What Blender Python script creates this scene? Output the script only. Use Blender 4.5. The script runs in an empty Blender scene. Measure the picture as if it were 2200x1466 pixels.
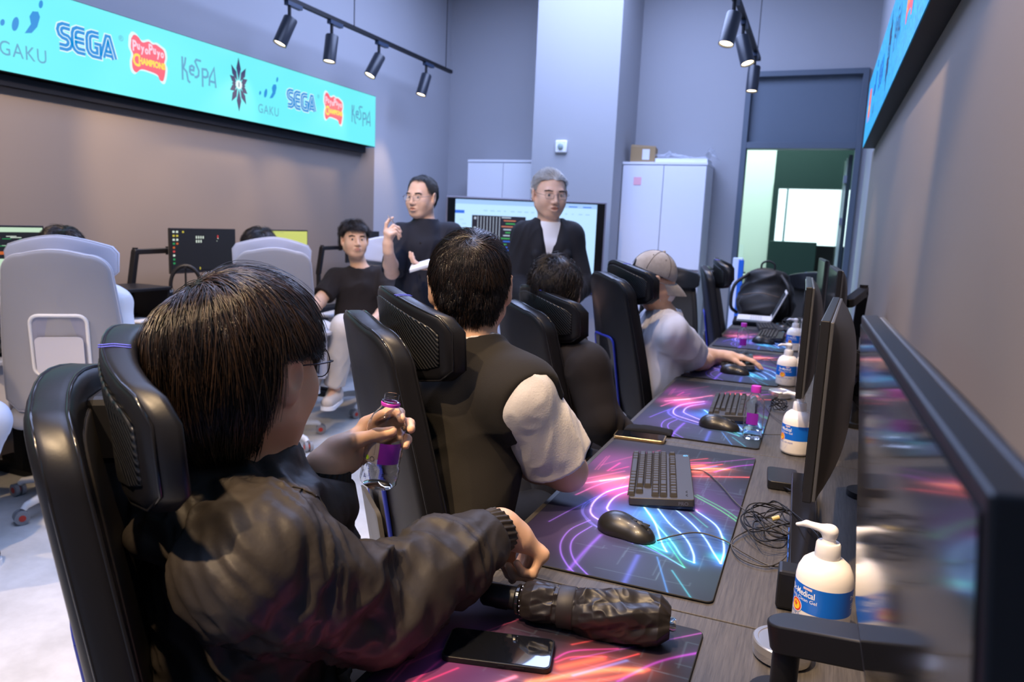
import bpy, math, random
import numpy as np
from mathutils import Vector, Matrix, noise
random.seed(7)
RNG = np.random.default_rng(7)
S = bpy.context.scene
COL = S.collection
R = math.radians
# ------------------------------------------------------------------ camera
F_PX, H_CAM = 1600.0, 1.38
PITCH, YAW, ROLL = R(8.82), R(22.05), R(-2.457)
def cam_axes():
    cy, sy = math.cos(YAW), math.sin(YAW); cp, sp = math.cos(PITCH), math.sin(PITCH); cr, sr = math.cos(ROLL), math.sin(ROLL)
    right = np.array([cy, sy, 0.]); fwd = np.array([-sy*cp, cy*cp, -sp]); down = np.cross(fwd, right)
    return right*cr + down*sr, -right*sr + down*cr, fwd
CR, CD, CF = cam_axes()
CAMP = np.array([0., 0., H_CAM])
def ray(x, y): return CR*((x-1100)/F_PX) + CD*((y-733)/F_PX) + CF
def at(x, y, t): return CAMP + ray(x, y)*t
def onz(x, y, z):
    d = ray(x, y); return CAMP + d*((z-H_CAM)/d[2])
cam = bpy.data.cameras.new('camera'); camo = bpy.data.objects.new('camera', cam); COL.objects.link(camo)
cam.sensor_fit = 'HORIZONTAL'; cam.sensor_width = 36.0; cam.lens = F_PX/2200*36; cam.clip_start = .02
camo.matrix_world = Matrix(((CR[0], -CD[0], -CF[0], 0), (CR[1], -CD[1], -CF[1], 0), (CR[2], -CD[2], -CF[2], H_CAM), (0, 0, 0, 1)))
cam.dof.use_dof = True; cam.dof.focus_distance = 1.32; cam.dof.aperture_fstop = 6.3
S.camera = camo
# ------------------------------------------------------------------ exposure and world
S.view_settings.view_transform = 'Standard'; S.view_settings.look = 'None'
S.view_settings.gamma = 1; S.view_settings.exposure = 1.0
try: S.view_settings.use_curve_mapping = False
except Exception: pass
try:
    S.cycles.use_denoising = True; S.cycles.max_bounces = 8; S.cycles.transparent_max_bounces = 12
    S.cycles.sample_clamp_indirect = 6
except Exception: pass
world = bpy.data.worlds.new('world'); S.world = world; world.use_nodes = True
world.node_tree.nodes['Background'].inputs[0].default_value = (.35, .45, .7, 1)
world.node_tree.nodes['Background'].inputs[1].default_value = .03
def lamp(name, kind, loc, energy, color, size=.1, target=None, spot=60, blend=.6, size_y=None):
    l = bpy.data.lights.new(name, kind); o = bpy.data.objects.new(name, l); COL.objects.link(o)
    l.energy = energy; l.color = color; o.location = loc
    if kind == 'AREA':
        l.size = size
        if size_y: l.shape = 'RECTANGLE'; l.size_y = size_y
    else: l.shadow_soft_size = size
    if kind == 'SPOT': l.spot_size = R(spot); l.spot_blend = blend
    if target is not None:
        o.rotation_euler = (Vector(target)-Vector(loc)).to_track_quat('-Z', 'Y').to_euler()
    return o
CEIL = 4.0
COOL = (.46, .58, 1.0); WARM = (1.0, .70, .40)
# cool ceiling lights of the room
lamp('ceiling_area', 'AREA', (-1.9, 5.6, CEIL-.05), 112, COOL, 2.2, (-1.9, 5.6, 0), size_y=2.4)
lamp('ceiling_area', 'AREA', (-1.9, 2.2, CEIL-.05), 55, COOL, 2.2, (-1.9, 2.2, 0), size_y=2.4)
lamp('ceiling_area', 'AREA', (-1.9, -1.6, CEIL-.05), 26, COOL, 2.2, (-1.9, -1.6, 0), size_y=2.4)
# warm track spots over the nearer half of the room, plus added face fill (the track runs on above and behind the camera)
for p, t, e, s in (((-.75, .2, 3.0), (-.75, 1.0, .8), 85, 62), ((-.7, 1.5, 3.0), (-.55, 2.0, .8), 60, 58), ((-.7, 2.9, 3.0), (-.45, 3.2, .8), 55, 58),
                   ((-.9, -.5, 3.0), (-1.75, 1.1, 0), 190, 62), ((-.35, .5, 3.0), (.29, 1.5, 1.3), 150, 50), ((-.35, 2.3, 3.0), (.29, 3.3, 1.45), 80, 46),
                   ((-2.7, 1.3, 3.0), (-4.04, 2.6, 1.45), 200, 52), ((-2.8, 2.9, 3.0), (-4.04, 4.0, 1.45), 90, 50), ((-2.9, .3, 3.0), (-2.6, 1.4, .4), 90, 60),
                   ((-1.5, 1.3, 3.3), (-1.75, 3.85, 1.45), 80, 46), ((-2.0, 1.8, 3.2), (-2.9, 4.3, 1.0), 70, 46)):  # unseen fill spots, added in front to brighten the far faces
    lamp('track_and_fill_beam', 'SPOT', p, e, WARM, .03, t, s, .55)
# ------------------------------------------------------------------ materials
MATS = {}
EM = .5   # emitters are halved to go with the exposure of +1
def mat(name, col=(.5, .5, .5), rough=.6, metal=0., spec=.5, emit=None, es=0., coat=0., trans=0., ior=1.45, alpha=1., sheen=0., bump=None, vcol=False, noise_col=None, sss=0.):
    if name in MATS: return MATS[name]
    m = bpy.data.materials.new(name); m.use_nodes = True; nt = m.node_tree; b = nt.nodes['Principled BSDF']
    def si(k, v):
        if k in b.inputs: b.inputs[k].default_value = v
    c = (*col, 1.)
    si('Base Color', c); si('Roughness', rough); si('Metallic', metal); si('Specular IOR Level', spec); si('Coat Weight', coat); si('Coat Roughness', .08)
    si('Transmission Weight', trans); si('IOR', ior); si('Alpha', alpha); si('Sheen Weight', sheen)
    if sss: si('Subsurface Weight', sss); si('Subsurface Radius', (.012, .005, .003)); si('Subsurface Scale', 1.0)
    if emit: si('Emission Color', (*emit, 1.)); si('Emission Strength', es*EM)
    tc = None
    if vcol:
        a = nt.nodes.new('ShaderNodeVertexColor'); a.layer_name = 'Col'; nt.links.new(a.outputs[0], b.inputs['Base Color'])
        if vcol == 'emit': nt.links.new(a.outputs[0], b.inputs['Emission Color']); si('Emission Strength', es)
    if noise_col or bump:
        tc = nt.nodes.new('ShaderNodeTexCoord')
    if noise_col:   # (color2, scale, (sx,sy,sz))
        c2, sc, st = noise_col
        mp = nt.nodes.new('ShaderNodeMapping'); mp.inputs['Scale'].default_value = st; nt.links.new(tc.outputs['Object'], mp.inputs[0])
        n = nt.nodes.new('ShaderNodeTexNoise'); n.inputs['Scale'].default_value = sc; n.inputs['Detail'].default_value = 5; n.inputs['Roughness'].default_value = .65
        nt.links.new(mp.outputs[0], n.inputs[0])
        rp = nt.nodes.new('ShaderNodeValToRGB'); rp.color_ramp.elements[0].position = .35; rp.color_ramp.elements[1].position = .68
        rp.color_ramp.elements[0].color = c; rp.color_ramp.elements[1].color = (*c2, 1)
        nt.links.new(n.outputs[0], rp.inputs[0]); nt.links.new(rp.outputs[0], b.inputs['Base Color'])
    if bump:        # (scale, strength, distance[, stretch])
        mp = nt.nodes.new('ShaderNodeMapping'); mp.inputs['Scale'].default_value = bump[3] if len(bump) > 3 else (1, 1, 1)
        nt.links.new(tc.outputs['Object'], mp.inputs[0])
        n = nt.nodes.new('ShaderNodeTexNoise'); n.inputs['Scale'].default_value = bump[0]; n.inputs['Detail'].default_value = 4
        nt.links.new(mp.outputs[0], n.inputs[0])
        bp = nt.nodes.new('ShaderNodeBump'); bp.inputs['Strength'].default_value = bump[1]; bp.inputs['Distance'].default_value = bump[2]
        nt.links.new(n.outputs[0], bp.inputs['Height']); nt.links.new(bp.outputs[0], b.inputs['Normal'])
    MATS[name] = m
    return m
def stripe_mat(name, col, col2, scale, rot, rough=.4, spec=.5):
    """woven carbon ribs: diagonal stripes with a bump"""
    m = mat(name, col, rough, spec=spec); nt = m.node_tree; b = nt.nodes['Principled BSDF']
    if nt.nodes.get('Wave Texture'): return m
    tc = nt.nodes.new('ShaderNodeTexCoord'); mp = nt.nodes.new('ShaderNodeMapping'); mp.inputs['Rotation'].default_value = rot
    w = nt.nodes.new('ShaderNodeTexWave'); w.inputs['Scale'].default_value = scale
    nt.links.new(tc.outputs['Object'], mp.inputs[0]); nt.links.new(mp.outputs[0], w.inputs[0])
    r = nt.nodes.new('ShaderNodeValToRGB'); r.color_ramp.elements[0].color = (*col, 1); r.color_ramp.elements[1].color = (*col2, 1)
    r.color_ramp.elements[0].position = .35; r.color_ramp.elements[1].position = .8
    bp = nt.nodes.new('ShaderNodeBump'); bp.inputs['Strength'].default_value = .6; bp.inputs['Distance'].default_value = .002
    nt.links.new(w.outputs[0], r.inputs[0]); nt.links.new(r.outputs[0], b.inputs['Base Color'])
    nt.links.new(w.outputs[1], bp.inputs['Height']); nt.links.new(bp.outputs[0], b.inputs['Normal'])
    return m
# ------------------------------------------------------------------ objects
def tag(o, label=None, cat=None, group=None, kind=None):
    if label: o['label'] = label
    if cat: o['category'] = cat
    if group: o['group'] = group
    if kind: o['kind'] = kind
    return o
def thing(name, label, cat, loc=(0, 0, 0), rz=0., group=None, rot=None):
    o = bpy.data.objects.new(name, None); COL.objects.link(o); o.empty_display_size = .05
    o.location = tuple(float(v) for v in loc); o.rotation_euler = rot if rot else (0, 0, rz)
    return tag(o, label, cat, group)
def link(name, me, parent=None, loc=None, rot=None):
    o = bpy.data.objects.new(name, me); COL.objects.link(o)
    if parent: o.parent = parent
    if loc is not None: o.location = tuple(float(v) for v in loc)
    if rot is not None: o.rotation_euler = rot
    return o
def kids(o): return [c for c in bpy.data.objects if c.parent == o]
def copy_tree(o, parent=None):
    ks = kids(o); c = o.copy(); COL.objects.link(c); c.parent = parent
    for k in ks: copy_tree(k, c)
    return c
def place(src, loc, rz, label=None, rot=None):
    c = copy_tree(src); c.location = tuple(float(v) for v in loc); c.rotation_euler = rot if rot else (0, 0, rz)
    if label: c['label'] = label
    return c
def rotz(a): c, s = math.cos(a), math.sin(a); return np.array([[c, -s, 0], [s, c, 0], [0, 0, 1.]])
def rotx(a): c, s = math.cos(a), math.sin(a); return np.array([[1., 0, 0], [0, c, -s], [0, s, c]])
def roty(a): c, s = math.cos(a), math.sin(a); return np.array([[c, 0, s], [0, 1., 0], [-s, 0, c]])
def unit(v): v = np.asarray(v, float); return v/(np.linalg.norm(v)+1e-12)
def basis(d, up=(0, 0, 1)):
    """columns x,y,z with z along d"""
    z = unit(d); u = np.asarray(up, float)
    if abs(np.dot(z, unit(u))) > .98: u = np.array([1., 0, 0])
    x = unit(np.cross(u, z)); y = np.cross(z, x); return np.stack([x, y, z], 1)
class MB:
    def __init__(s): s.v = []; s.f = []; s.m = []; s.n = 0
    def add(s, V, Fc, mi=0, M=None, T=None):
        V = np.asarray(V, float).reshape(-1, 3)
        if M is not None: V = V @ np.asarray(M).T
        if T is not None: V = V + np.asarray(T, float)
        s.v.append(V); s.f += [tuple(i+s.n for i in f) for f in Fc]; s.m += [mi]*len(Fc); s.n += len(V); return s
    def box(s, c, d, mi=0, M=None, bev=0.):
        x, y, z = (k/2 for k in d)
        if bev:
            b = min(bev, x*.99, y*.99, z*.99); V = []; 
            import itertools
            bm = bpy_bevel_box(x, y, z, b); return s.add(bm[0], bm[1], mi, M, c)
        V = [(a*x, b*y, e*z) for a in (-1, 1) for b in (-1, 1) for e in (-1, 1)]
        return s.add(V, [(0, 1, 3, 2), (4, 6, 7, 5), (0, 4, 5, 1), (2, 3, 7, 6), (0, 2, 6, 4), (1, 5, 7, 3)], mi, M, c)
    def lathe(s, prof, n=32, mi=0, M=None, T=None, cap=True, sx=1., sy=1.):
        a = np.arange(n)*2*math.pi/n; V = []; Fc = []
        for r, z in prof: V.append(np.stack([np.cos(a)*r*sx, np.sin(a)*r*sy, np.full(n, z)], 1))
        for k in range(len(prof)-1):
            for i in range(n): j = (i+1) % n; Fc.append((k*n+i, k*n+j, (k+1)*n+j, (k+1)*n+i))
        if cap:
            if prof[0][0] > 1e-6: Fc.append(tuple(range(n-1, -1, -1)))
            if prof[-1][0] > 1e-6: Fc.append(tuple((len(prof)-1)*n+i for i in range(n)))
        return s.add(np.concatenate(V), Fc, mi, M, T)
    def cyl(s, a, b, r, r2=None, n=16, mi=0):
        a = np.asarray(a, float); b = np.asarray(b, float); L = np.linalg.norm(b-a)
        return s.lathe([(r, 0), (r if r2 is None else r2, L)], n, mi, basis(b-a), a)
    def tube(s, pts, r, n=8, mi=0, cap=True):
        P = np.asarray(pts, float); k = len(P); rr = np.full(k, r) if np.isscalar(r) else np.asarray(r)
        T = np.gradient(P, axis=0); T /= np.linalg.norm(T, axis=1)[:, None]+1e-12
        u = np.array([0, 0, 1.]) if abs(T[0][2]) < .9 else np.array([1., 0, 0])
        a = np.arange(n)*2*math.pi/n; V = []; Fc = []
        for i in range(k):
            x = np.cross(u, T[i]); x /= np.linalg.norm(x)+1e-12; y = np.cross(T[i], x); u = y
            V.append(P[i] + rr[i]*(np.cos(a)[:, None]*x + np.sin(a)[:, None]*y))
        for i in range(k-1):
            for j in range(n): q = (j+1) % n; Fc.append((i*n+j, i*n+q, (i+1)*n+q, (i+1)*n+j))
        if cap: Fc.append(tuple(range(n-1, -1, -1))); Fc.append(tuple((k-1)*n+i for i in range(n)))
        return s.add(np.concatenate(V), Fc, mi)
    def prism(s, poly, z0, z1, mi=0, M=None, T=None):
        n = len(poly); V = [(x, y, z0) for x, y in poly]+[(x, y, z1) for x, y in poly]
        Fc = [tuple(range(n-1, -1, -1)), tuple(range(n, 2*n))]+[(i, (i+1) % n, n+(i+1) % n, n+i) for i in range(n)]
        return s.add(V, Fc, mi, M, T)
    def sphere(s, c, r, n=16, mi=0, M=None):
        r = (r, r, r) if np.isscalar(r) else r
        prof = [(math.sin(t), -math.cos(t)) for t in np.linspace(0.001, math.pi-.001, n//2+1)]
        B = np.diag(r) if M is None else M @ np.diag(r)
        return s.lathe(prof, n, mi, B, c)
    def build(s, name, mats, parent=None, smooth=35, loc=None, rot=None, bev=0., sub=0, segs=2):
        me = bpy.data.meshes.new(name); V = np.concatenate(s.v) if s.v else np.zeros((0, 3))
        me.from_pydata(V.tolist(), [], s.f); me.update()
        mats = mats if isinstance(mats, (list, tuple)) else [mats]
        for m in mats: me.materials.append(m)
        if len(mats) > 1: me.polygons.foreach_set('material_index', s.m)
        if smooth:
            me.shade_smooth()
            if smooth < 179: me.set_sharp_from_angle(angle=R(smooth))
        o = link(name, me, parent, loc, rot)
        if bev:
            b = o.modifiers.new('bevel', 'BEVEL'); b.width = bev; b.segments = segs; b.limit_method = 'ANGLE'; b.angle_limit = R(40); b.harden_normals = False
        if sub:
            b = o.modifiers.new('sub', 'SUBSURF'); b.levels = sub; b.render_levels = sub
        return o
def bpy_bevel_box(x, y, z, b, n=2):
    import bmesh
    bm = bmesh.new(); bmesh.ops.create_cube(bm, size=2)
    for v in bm.verts: v.co = Vector((v.co.x*x, v.co.y*y, v.co.z*z))
    bmesh.ops.bevel(bm, geom=list(bm.edges), offset=b, segments=n, affect='EDGES', profile=.5)
    bm.verts.ensure_lookup_table(); V = [tuple(v.co) for v in bm.verts]; Fc = [tuple(v.index for v in f.verts) for f in bm.faces]; bm.free(); return V, Fc
def rrect(w, h, r, n=5, cx=0, cy=0):
    P = []
    for sx, sy, a0 in ((1, 1, 0), (-1, 1, 90), (-1, -1, 180), (1, -1, 270)):
        for k in range(n+1):
            a = R(a0+90*k/n); P.append((cx+sx*(w/2-r)+r*math.cos(a), cy+sy*(h/2-r)+r*math.sin(a)))
    return P
def spline(P, n=8):
    """Catmull-Rom through the points"""
    P = np.asarray(P, float); Q = np.vstack([2*P[0]-P[1], P, 2*P[-1]-P[-2]]); out = []
    for i in range(1, len(Q)-2):
        for t in np.linspace(0, 1, n, endpoint=False):
            a, b, c, d = Q[i-1], Q[i], Q[i+1], Q[i+2]
            out.append(.5*((2*b)+(c-a)*t+(2*a-5*b+4*c-d)*t*t+(3*b-a-3*c+d)*t**3))
    out.append(P[-1]); return np.array(out)
def text_geo(txt, size, bold=0., align='CENTER', spacing=1.0, sx=1.0, res=3):
    cu = bpy.data.curves.new('t', 'FONT'); cu.body = txt; cu.size = size; cu.align_x = align; cu.align_y = 'CENTER'; cu.offset = bold
    cu.space_character = spacing; cu.resolution_u = res
    o = bpy.data.objects.new('t', cu); COL.objects.link(o)
    me = bpy.data.meshes.new_from_object(o.evaluated_get(bpy.context.evaluated_depsgraph_get()))
    V = np.array([tuple(v.co) for v in me.vertices]).reshape(-1, 3); Fc = [tuple(p.vertices) for p in me.polygons]
    bpy.data.objects.remove(o); bpy.data.curves.remove(cu); bpy.data.meshes.remove(me)
    if len(V): V[:, 0] *= sx
    return V, Fc
def ribbon(pts, w, z=0., closed=False):
    """flat stroke in the xy plane, mitred"""
    P = np.asarray(pts, float); n = len(P)
    if closed: d1 = P-np.roll(P, 1, 0); d2 = np.roll(P, -1, 0)-P
    else:
        d = np.diff(P, axis=0); d1 = np.vstack([d[:1], d]); d2 = np.vstack([d, d[-1:]])
    d1 = d1/(np.linalg.norm(d1, axis=1)[:, None]+1e-12); d2 = d2/(np.linalg.norm(d2, axis=1)[:, None]+1e-12)
    n1 = np.stack([-d1[:, 1], d1[:, 0]], 1); n2 = np.stack([-d2[:, 1], d2[:, 0]], 1); m = n1+n2; m /= np.linalg.norm(m, axis=1)[:, None]+1e-12
    sc = 1/np.clip((m*n1).sum(1), .45, 1); off = m*sc[:, None]*w/2
    V = np.hstack([np.vstack([P+off, P-off]), np.full((2*n, 1), z)])
    Fc = [(i, i+n, (i+1) % n+n, (i+1) % n) for i in range(n if closed else n-1)]
    return V, Fc
def grid_mesh(fn, nu, nv):
    """fn(u,v arrays)->xyz ; returns V,F"""
    u, v = np.meshgrid(np.linspace(0, 1, nu), np.linspace(0, 1, nv), indexing='ij'); V = fn(u.ravel(), v.ravel())
    Fc = [(i*nv+j, (i+1)*nv+j, (i+1)*nv+j+1, i*nv+j+1) for i in range(nu-1) for j in range(nv-1)]
    return V, Fc
def set_vcol(me, C):
    a = me.color_attributes.new('Col', 'FLOAT_COLOR', 'POINT'); a.data.foreach_set('color', np.hstack([C, np.ones((len(C), 1))]).astype(np.float32).ravel())
# ------------------------------------------------------------------ smooth blended surfaces
class Field:
    def __init__(s, lo, hi, h):
        s.h = h; s.lo = np.asarray(lo, float)-3*h; n = np.ceil((np.asarray(hi, float)+3*h-s.lo)/h).astype(int)+1
        s.n = n; s.g = np.full(n, .12, np.float32); s.ax = [s.lo[i]+h*np.arange(n[i]) for i in range(3)]
    def apply(s, lo, hi, fn, k, mode):
        m = k+3*s.h; i0 = np.maximum(np.floor((lo-m-s.lo)/s.h).astype(int), 0); i1 = np.minimum(np.ceil((hi+m-s.lo)/s.h).astype(int)+1, s.n)
        if (i1 <= i0).any(): return
        X, Y, Z = np.meshgrid(s.ax[0][i0[0]:i1[0]], s.ax[1][i0[1]:i1[1]], s.ax[2][i0[2]:i1[2]], indexing='ij')
        P = np.stack([X, Y, Z], -1).astype(np.float32); d = fn(P); sl = tuple(slice(a, b) for a, b in zip(i0, i1)); g = s.g[sl]
        if mode == 'add': h = np.maximum(k-np.abs(g-d), 0)/k; s.g[sl] = np.minimum(g, d)-h*h*k/4
        elif mode == 'sub': h = np.maximum(k-np.abs(g+d), 0)/k; s.g[sl] = np.maximum(g, -d)+h*h*k/4
        else: s.g[sl] = np.maximum(g, d)
    def mesh(s):
        """naive surface nets"""
        g = s.g; n = g.shape; ins = g < 0
        c = np.zeros(tuple(k-1 for k in n), np.int8)
        for dx in (0, 1):
            for dy in (0, 1):
                for dz in (0, 1): c += ins[dx:n[0]-1+dx, dy:n[1]-1+dy, dz:n[2]-1+dz]
        act = np.argwhere((c > 0) & (c < 8)); idx = np.full(c.shape, -1, np.int32); idx[tuple(act.T)] = np.arange(len(act))
        acc = np.zeros((len(act), 3)); cnt = np.zeros(len(act)); cor = [(a, b, e) for a in (0, 1) for b in (0, 1) for e in (0, 1)]
        for a in cor:
            for ax in range(3):
                if a[ax]: continue
                b = list(a); b[ax] = 1
                ga = g[tuple((act+a).T)].astype(float); gb = g[tuple((act+b).T)].astype(float); m = (ga < 0) != (gb < 0)
                t = np.where(m, ga/np.where(m, ga-gb, 1), 0); p = np.array(a, float)[None]+np.zeros((len(act), 3)); p[:, ax] += t
                acc[m] += p[m]; cnt[m] += 1
        V = s.lo+(act+acc/cnt[:, None])*s.h; F = []
        for ax in range(3):
            sl0 = [slice(None)]*3; sl1 = [slice(None)]*3; sl0[ax] = slice(0, n[ax]-1); sl1[ax] = slice(1, n[ax])
            e = np.argwhere(ins[tuple(sl0)] != ins[tuple(sl1)]); u, w = (ax+1) % 3, (ax+2) % 3
            ok = (e[:, u] > 0) & (e[:, w] > 0) & (e[:, u] < n[u]-1) & (e[:, w] < n[w]-1); e = e[ok]
            q = []
            for du, dw in ((0, 0), (1, 0), (1, 1), (0, 1)):
                k = e.copy(); k[:, u] -= du; k[:, w] -= dw; q.append(idx[tuple(k.T)])
            q = np.stack(q, 1); flip = ~ins[tuple(e.T)]; q[flip] = q[flip][:, ::-1]; F.append(q)
        return V, np.concatenate(F)
class Shape:
    """a list of primitives; each (lo, hi, fn, k, mode)"""
    def __init__(s): s.p = []
    def _a(s, lo, hi, fn, k, mode): s.p.append((np.asarray(lo, float), np.asarray(hi, float), fn, k, mode)); return s
    def cone(s, a, b, ra, rb=None, k=.02, side=None, w=1., mode='add', flat=False):
        a = np.asarray(a, np.float32); b = np.asarray(b, np.float32); rb = ra if rb is None else rb; ab = b-a; L2 = float(ab@ab)+1e-9; r = max(ra, rb)*max(w, 1)
        sd = None if side is None else unit(side).astype(np.float32)
        def fn(P):
            q = P-a
            if sd is not None: q = q-(1-1/w)*(q@sd)[..., None]*sd
            t0 = (q@ab)/L2; t = np.clip(t0, 0, 1); d = np.sqrt(((q-t[..., None]*ab)**2).sum(-1))-(ra+t*(rb-ra))
            if flat: d = np.maximum(d, (t0-1)*math.sqrt(L2))
            return d
        return s._a(np.minimum(a, b)-r, np.maximum(a, b)+r, fn, k, mode)
    def ell(s, c, r, M=None, k=.02, mode='add'):
        c = np.asarray(c, np.float32); r = np.asarray(r, np.float32)*np.ones(3, np.float32); Mi = np.eye(3, dtype=np.float32) if M is None else np.asarray(M, np.float32)
        def fn(P):
            q = (P-c)@Mi; k0 = np.sqrt(((q/r)**2).sum(-1)); k1 = np.sqrt(((q/(r*r))**2).sum(-1)); return k0*(k0-1)/(k1+1e-6)
        m = float(r.max()); return s._a(c-m, c+m, fn, k, mode)
    def plane(s, p, nrm, lo, hi):
        """cut away the side the normal points to, inside box lo..hi"""
        p = np.asarray(p, np.float32); nn = unit(nrm).astype(np.float32)
        return s._a(lo, hi, lambda P: (P-p)@nn, 0.0, 'cut')
    def mesh(s, h):
        ad = [q for q in s.p if q[4] == 'add']; lo = np.min([q[0] for q in ad], 0); hi = np.max([q[1] for q in ad], 0)
        f = Field(lo, hi, h)
        for q in s.p: f.apply(*q)
        return f.mesh()
def mesh_obj(name, V, Fc, mats, parent=None, mi=None, disp=None):
    me = bpy.data.meshes.new(name); me.from_pydata(V.tolist(), [], Fc.tolist() if hasattr(Fc, 'tolist') else Fc); me.update()
    mats = mats if isinstance(mats, (list, tuple)) else [mats]
    for m in mats: me.materials.append(m)
    if mi is not None: me.polygons.foreach_set('material_index', np.asarray(mi, np.int32))
    me.shade_smooth()
    if disp is not None:
        N = np.zeros(len(V)*3); me.vertices.foreach_get('normal', N); N = N.reshape(-1, 3)
        V2 = V+N*disp(V, N)[:, None]; me.vertices.foreach_set('co', V2.ravel()); me.update()
    return link(name, me, parent)
def vnoise(P, seed=0):
    """smooth value noise, vectorised"""
    P = np.asarray(P, float)+seed*17.3; i = np.floor(P).astype(np.int64); f = P-i; f = f*f*(3-2*f); out = 0
    for dx in (0, 1):
        for dy in (0, 1):
            for dz in (0, 1):
                h = ((i[:, 0]+dx)*374761393+(i[:, 1]+dy)*668265263+(i[:, 2]+dz)*2147483647) & 0xffffffff
                h = ((h ^ (h >> 13))*1274126177) & 0xffffffff; h = ((h ^ (h >> 16)) & 0xffff)/65535.
                out = out+h*(f[:, 0] if dx else 1-f[:, 0])*(f[:, 1] if dy else 1-f[:, 1])*(f[:, 2] if dz else 1-f[:, 2])
    return out
def folds(amp, scale, direction=(0, 0, 1), stretch=3., seed=1, ridge=True, warp=.35):
    """creases running along `direction`: noise squashed along it"""
    B = basis(direction)
    def f(V, N):
        q = V@B; q = q*np.array([scale, scale, scale/stretch]); w = vnoise(q*.6+5, seed+3)-.5
        q = q+w[:, None]*warp*4; a = vnoise(q, seed)*.65+vnoise(q*2.1, seed+1)*.35
        if ridge: a = 1-np.abs(2*a-1)*1.6
        else: a = a*2-1
        return amp*(a-.3)
    return f
# ------------------------------------------------------------------ people
def frame(fwd, up=(0, 0, 1), roll=0.):
    """columns right, forward, up"""
    f = unit(fwd); r = unit(np.cross(f, up)); u = np.cross(r, f)
    if roll: r, u = r*math.cos(roll)+u*math.sin(roll), u*math.cos(roll)-r*math.sin(roll)
    return np.stack([r, f, u], 1)
def head_shape(S_, C, M, sc=1., wide=1., mouth=0.):
    def p(x, y, z): return C+M@(np.array([x*wide, y, z])*sc)
    def r(*a): return np.array(a)*sc
    S_.ell(p(0, -.015, .032), r(.077*wide, .096, .086), M, .02)
    S_.ell(p(0, .022, -.022), r(.066*wide, .067, .082), M, .03)
    S_.ell(p(0, .028, -.060), r(.056*wide, .053, .050), M, .03)
    S_.ell(p(0, .062, -.096), r(.022, .019, .017), M, .025)
    for e in (-1, 1):
        S_.cone(p(e*.052, .004, -.052), p(e*.024, .055, -.090), .024*sc, .018*sc, .03)
        S_.ell(p(e*.040, .058, -.030), r(.026, .024, .030), M, .03)
        S_.ell(p(e*.031, .103, .006), r(.017, .015, .0095), M, .012, 'sub')
    S_.cone(p(-.036, .076, .024), p(.036, .076, .024), .010*sc, .010*sc, .018)
    for e in (-1, 1):   # eyelids
        S_.ell(p(e*.031, .0765, .0045), r(.0155, .0125, .0115), M, .006)
        S_.ell(p(e*.031, .0885, .0030), r(.0110, .0045, .0026), M, .0025, 'sub')
    S_.cone(p(0, .086, .018), p(0, .108, -.028), .0075*sc, .0105*sc, .014)
    for e in (-1, 1): S_.ell(p(e*.0125, .098, -.033), r(.0085, .011, .0075), M, .006)
    S_.ell(p(0, .084, -.062), r(.026, .016, .018), M, .014)
    S_.ell(p(0, .0985, -.0555), r(.021, .0055, .0040), M, .005)
    S_.ell(p(0, .0975, -.0665-.003*mouth), r(.018, .0065, .0052), M, .005)
    S_.ell(p(0, .1035, -.0608-.0015*mouth), r(.019, .008, .0012+.003*mouth), M, .0025, 'sub')
    for e in (-1, 1):
        E = M@rotz(-e*.35)@roty(e*.12)
        S_.ell(p(e*.0830, -.008, -.004), r(.0095, .020, .033), E, .006)
        S_.ell(p(e*.079, -.002, -.029), r(.009, .010, .012), E, .008)
        S_.ell(p(e*.0925, -.003, .001), r(.0065, .0105, .019), E, .004, 'sub')
def lips_idx(V, Fc, C, M, sc, wide, base=0, lip=1):
    c = V[Fc].mean(1); q = ((c-C)@M)/sc; q[:, 0] /= wide
    m = ((q[:, 0]/.020)**2+((q[:, 2]+.061)/.0085)**2 < 1) & (q[:, 1] > .090)
    return np.where(m, lip, base)
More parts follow.
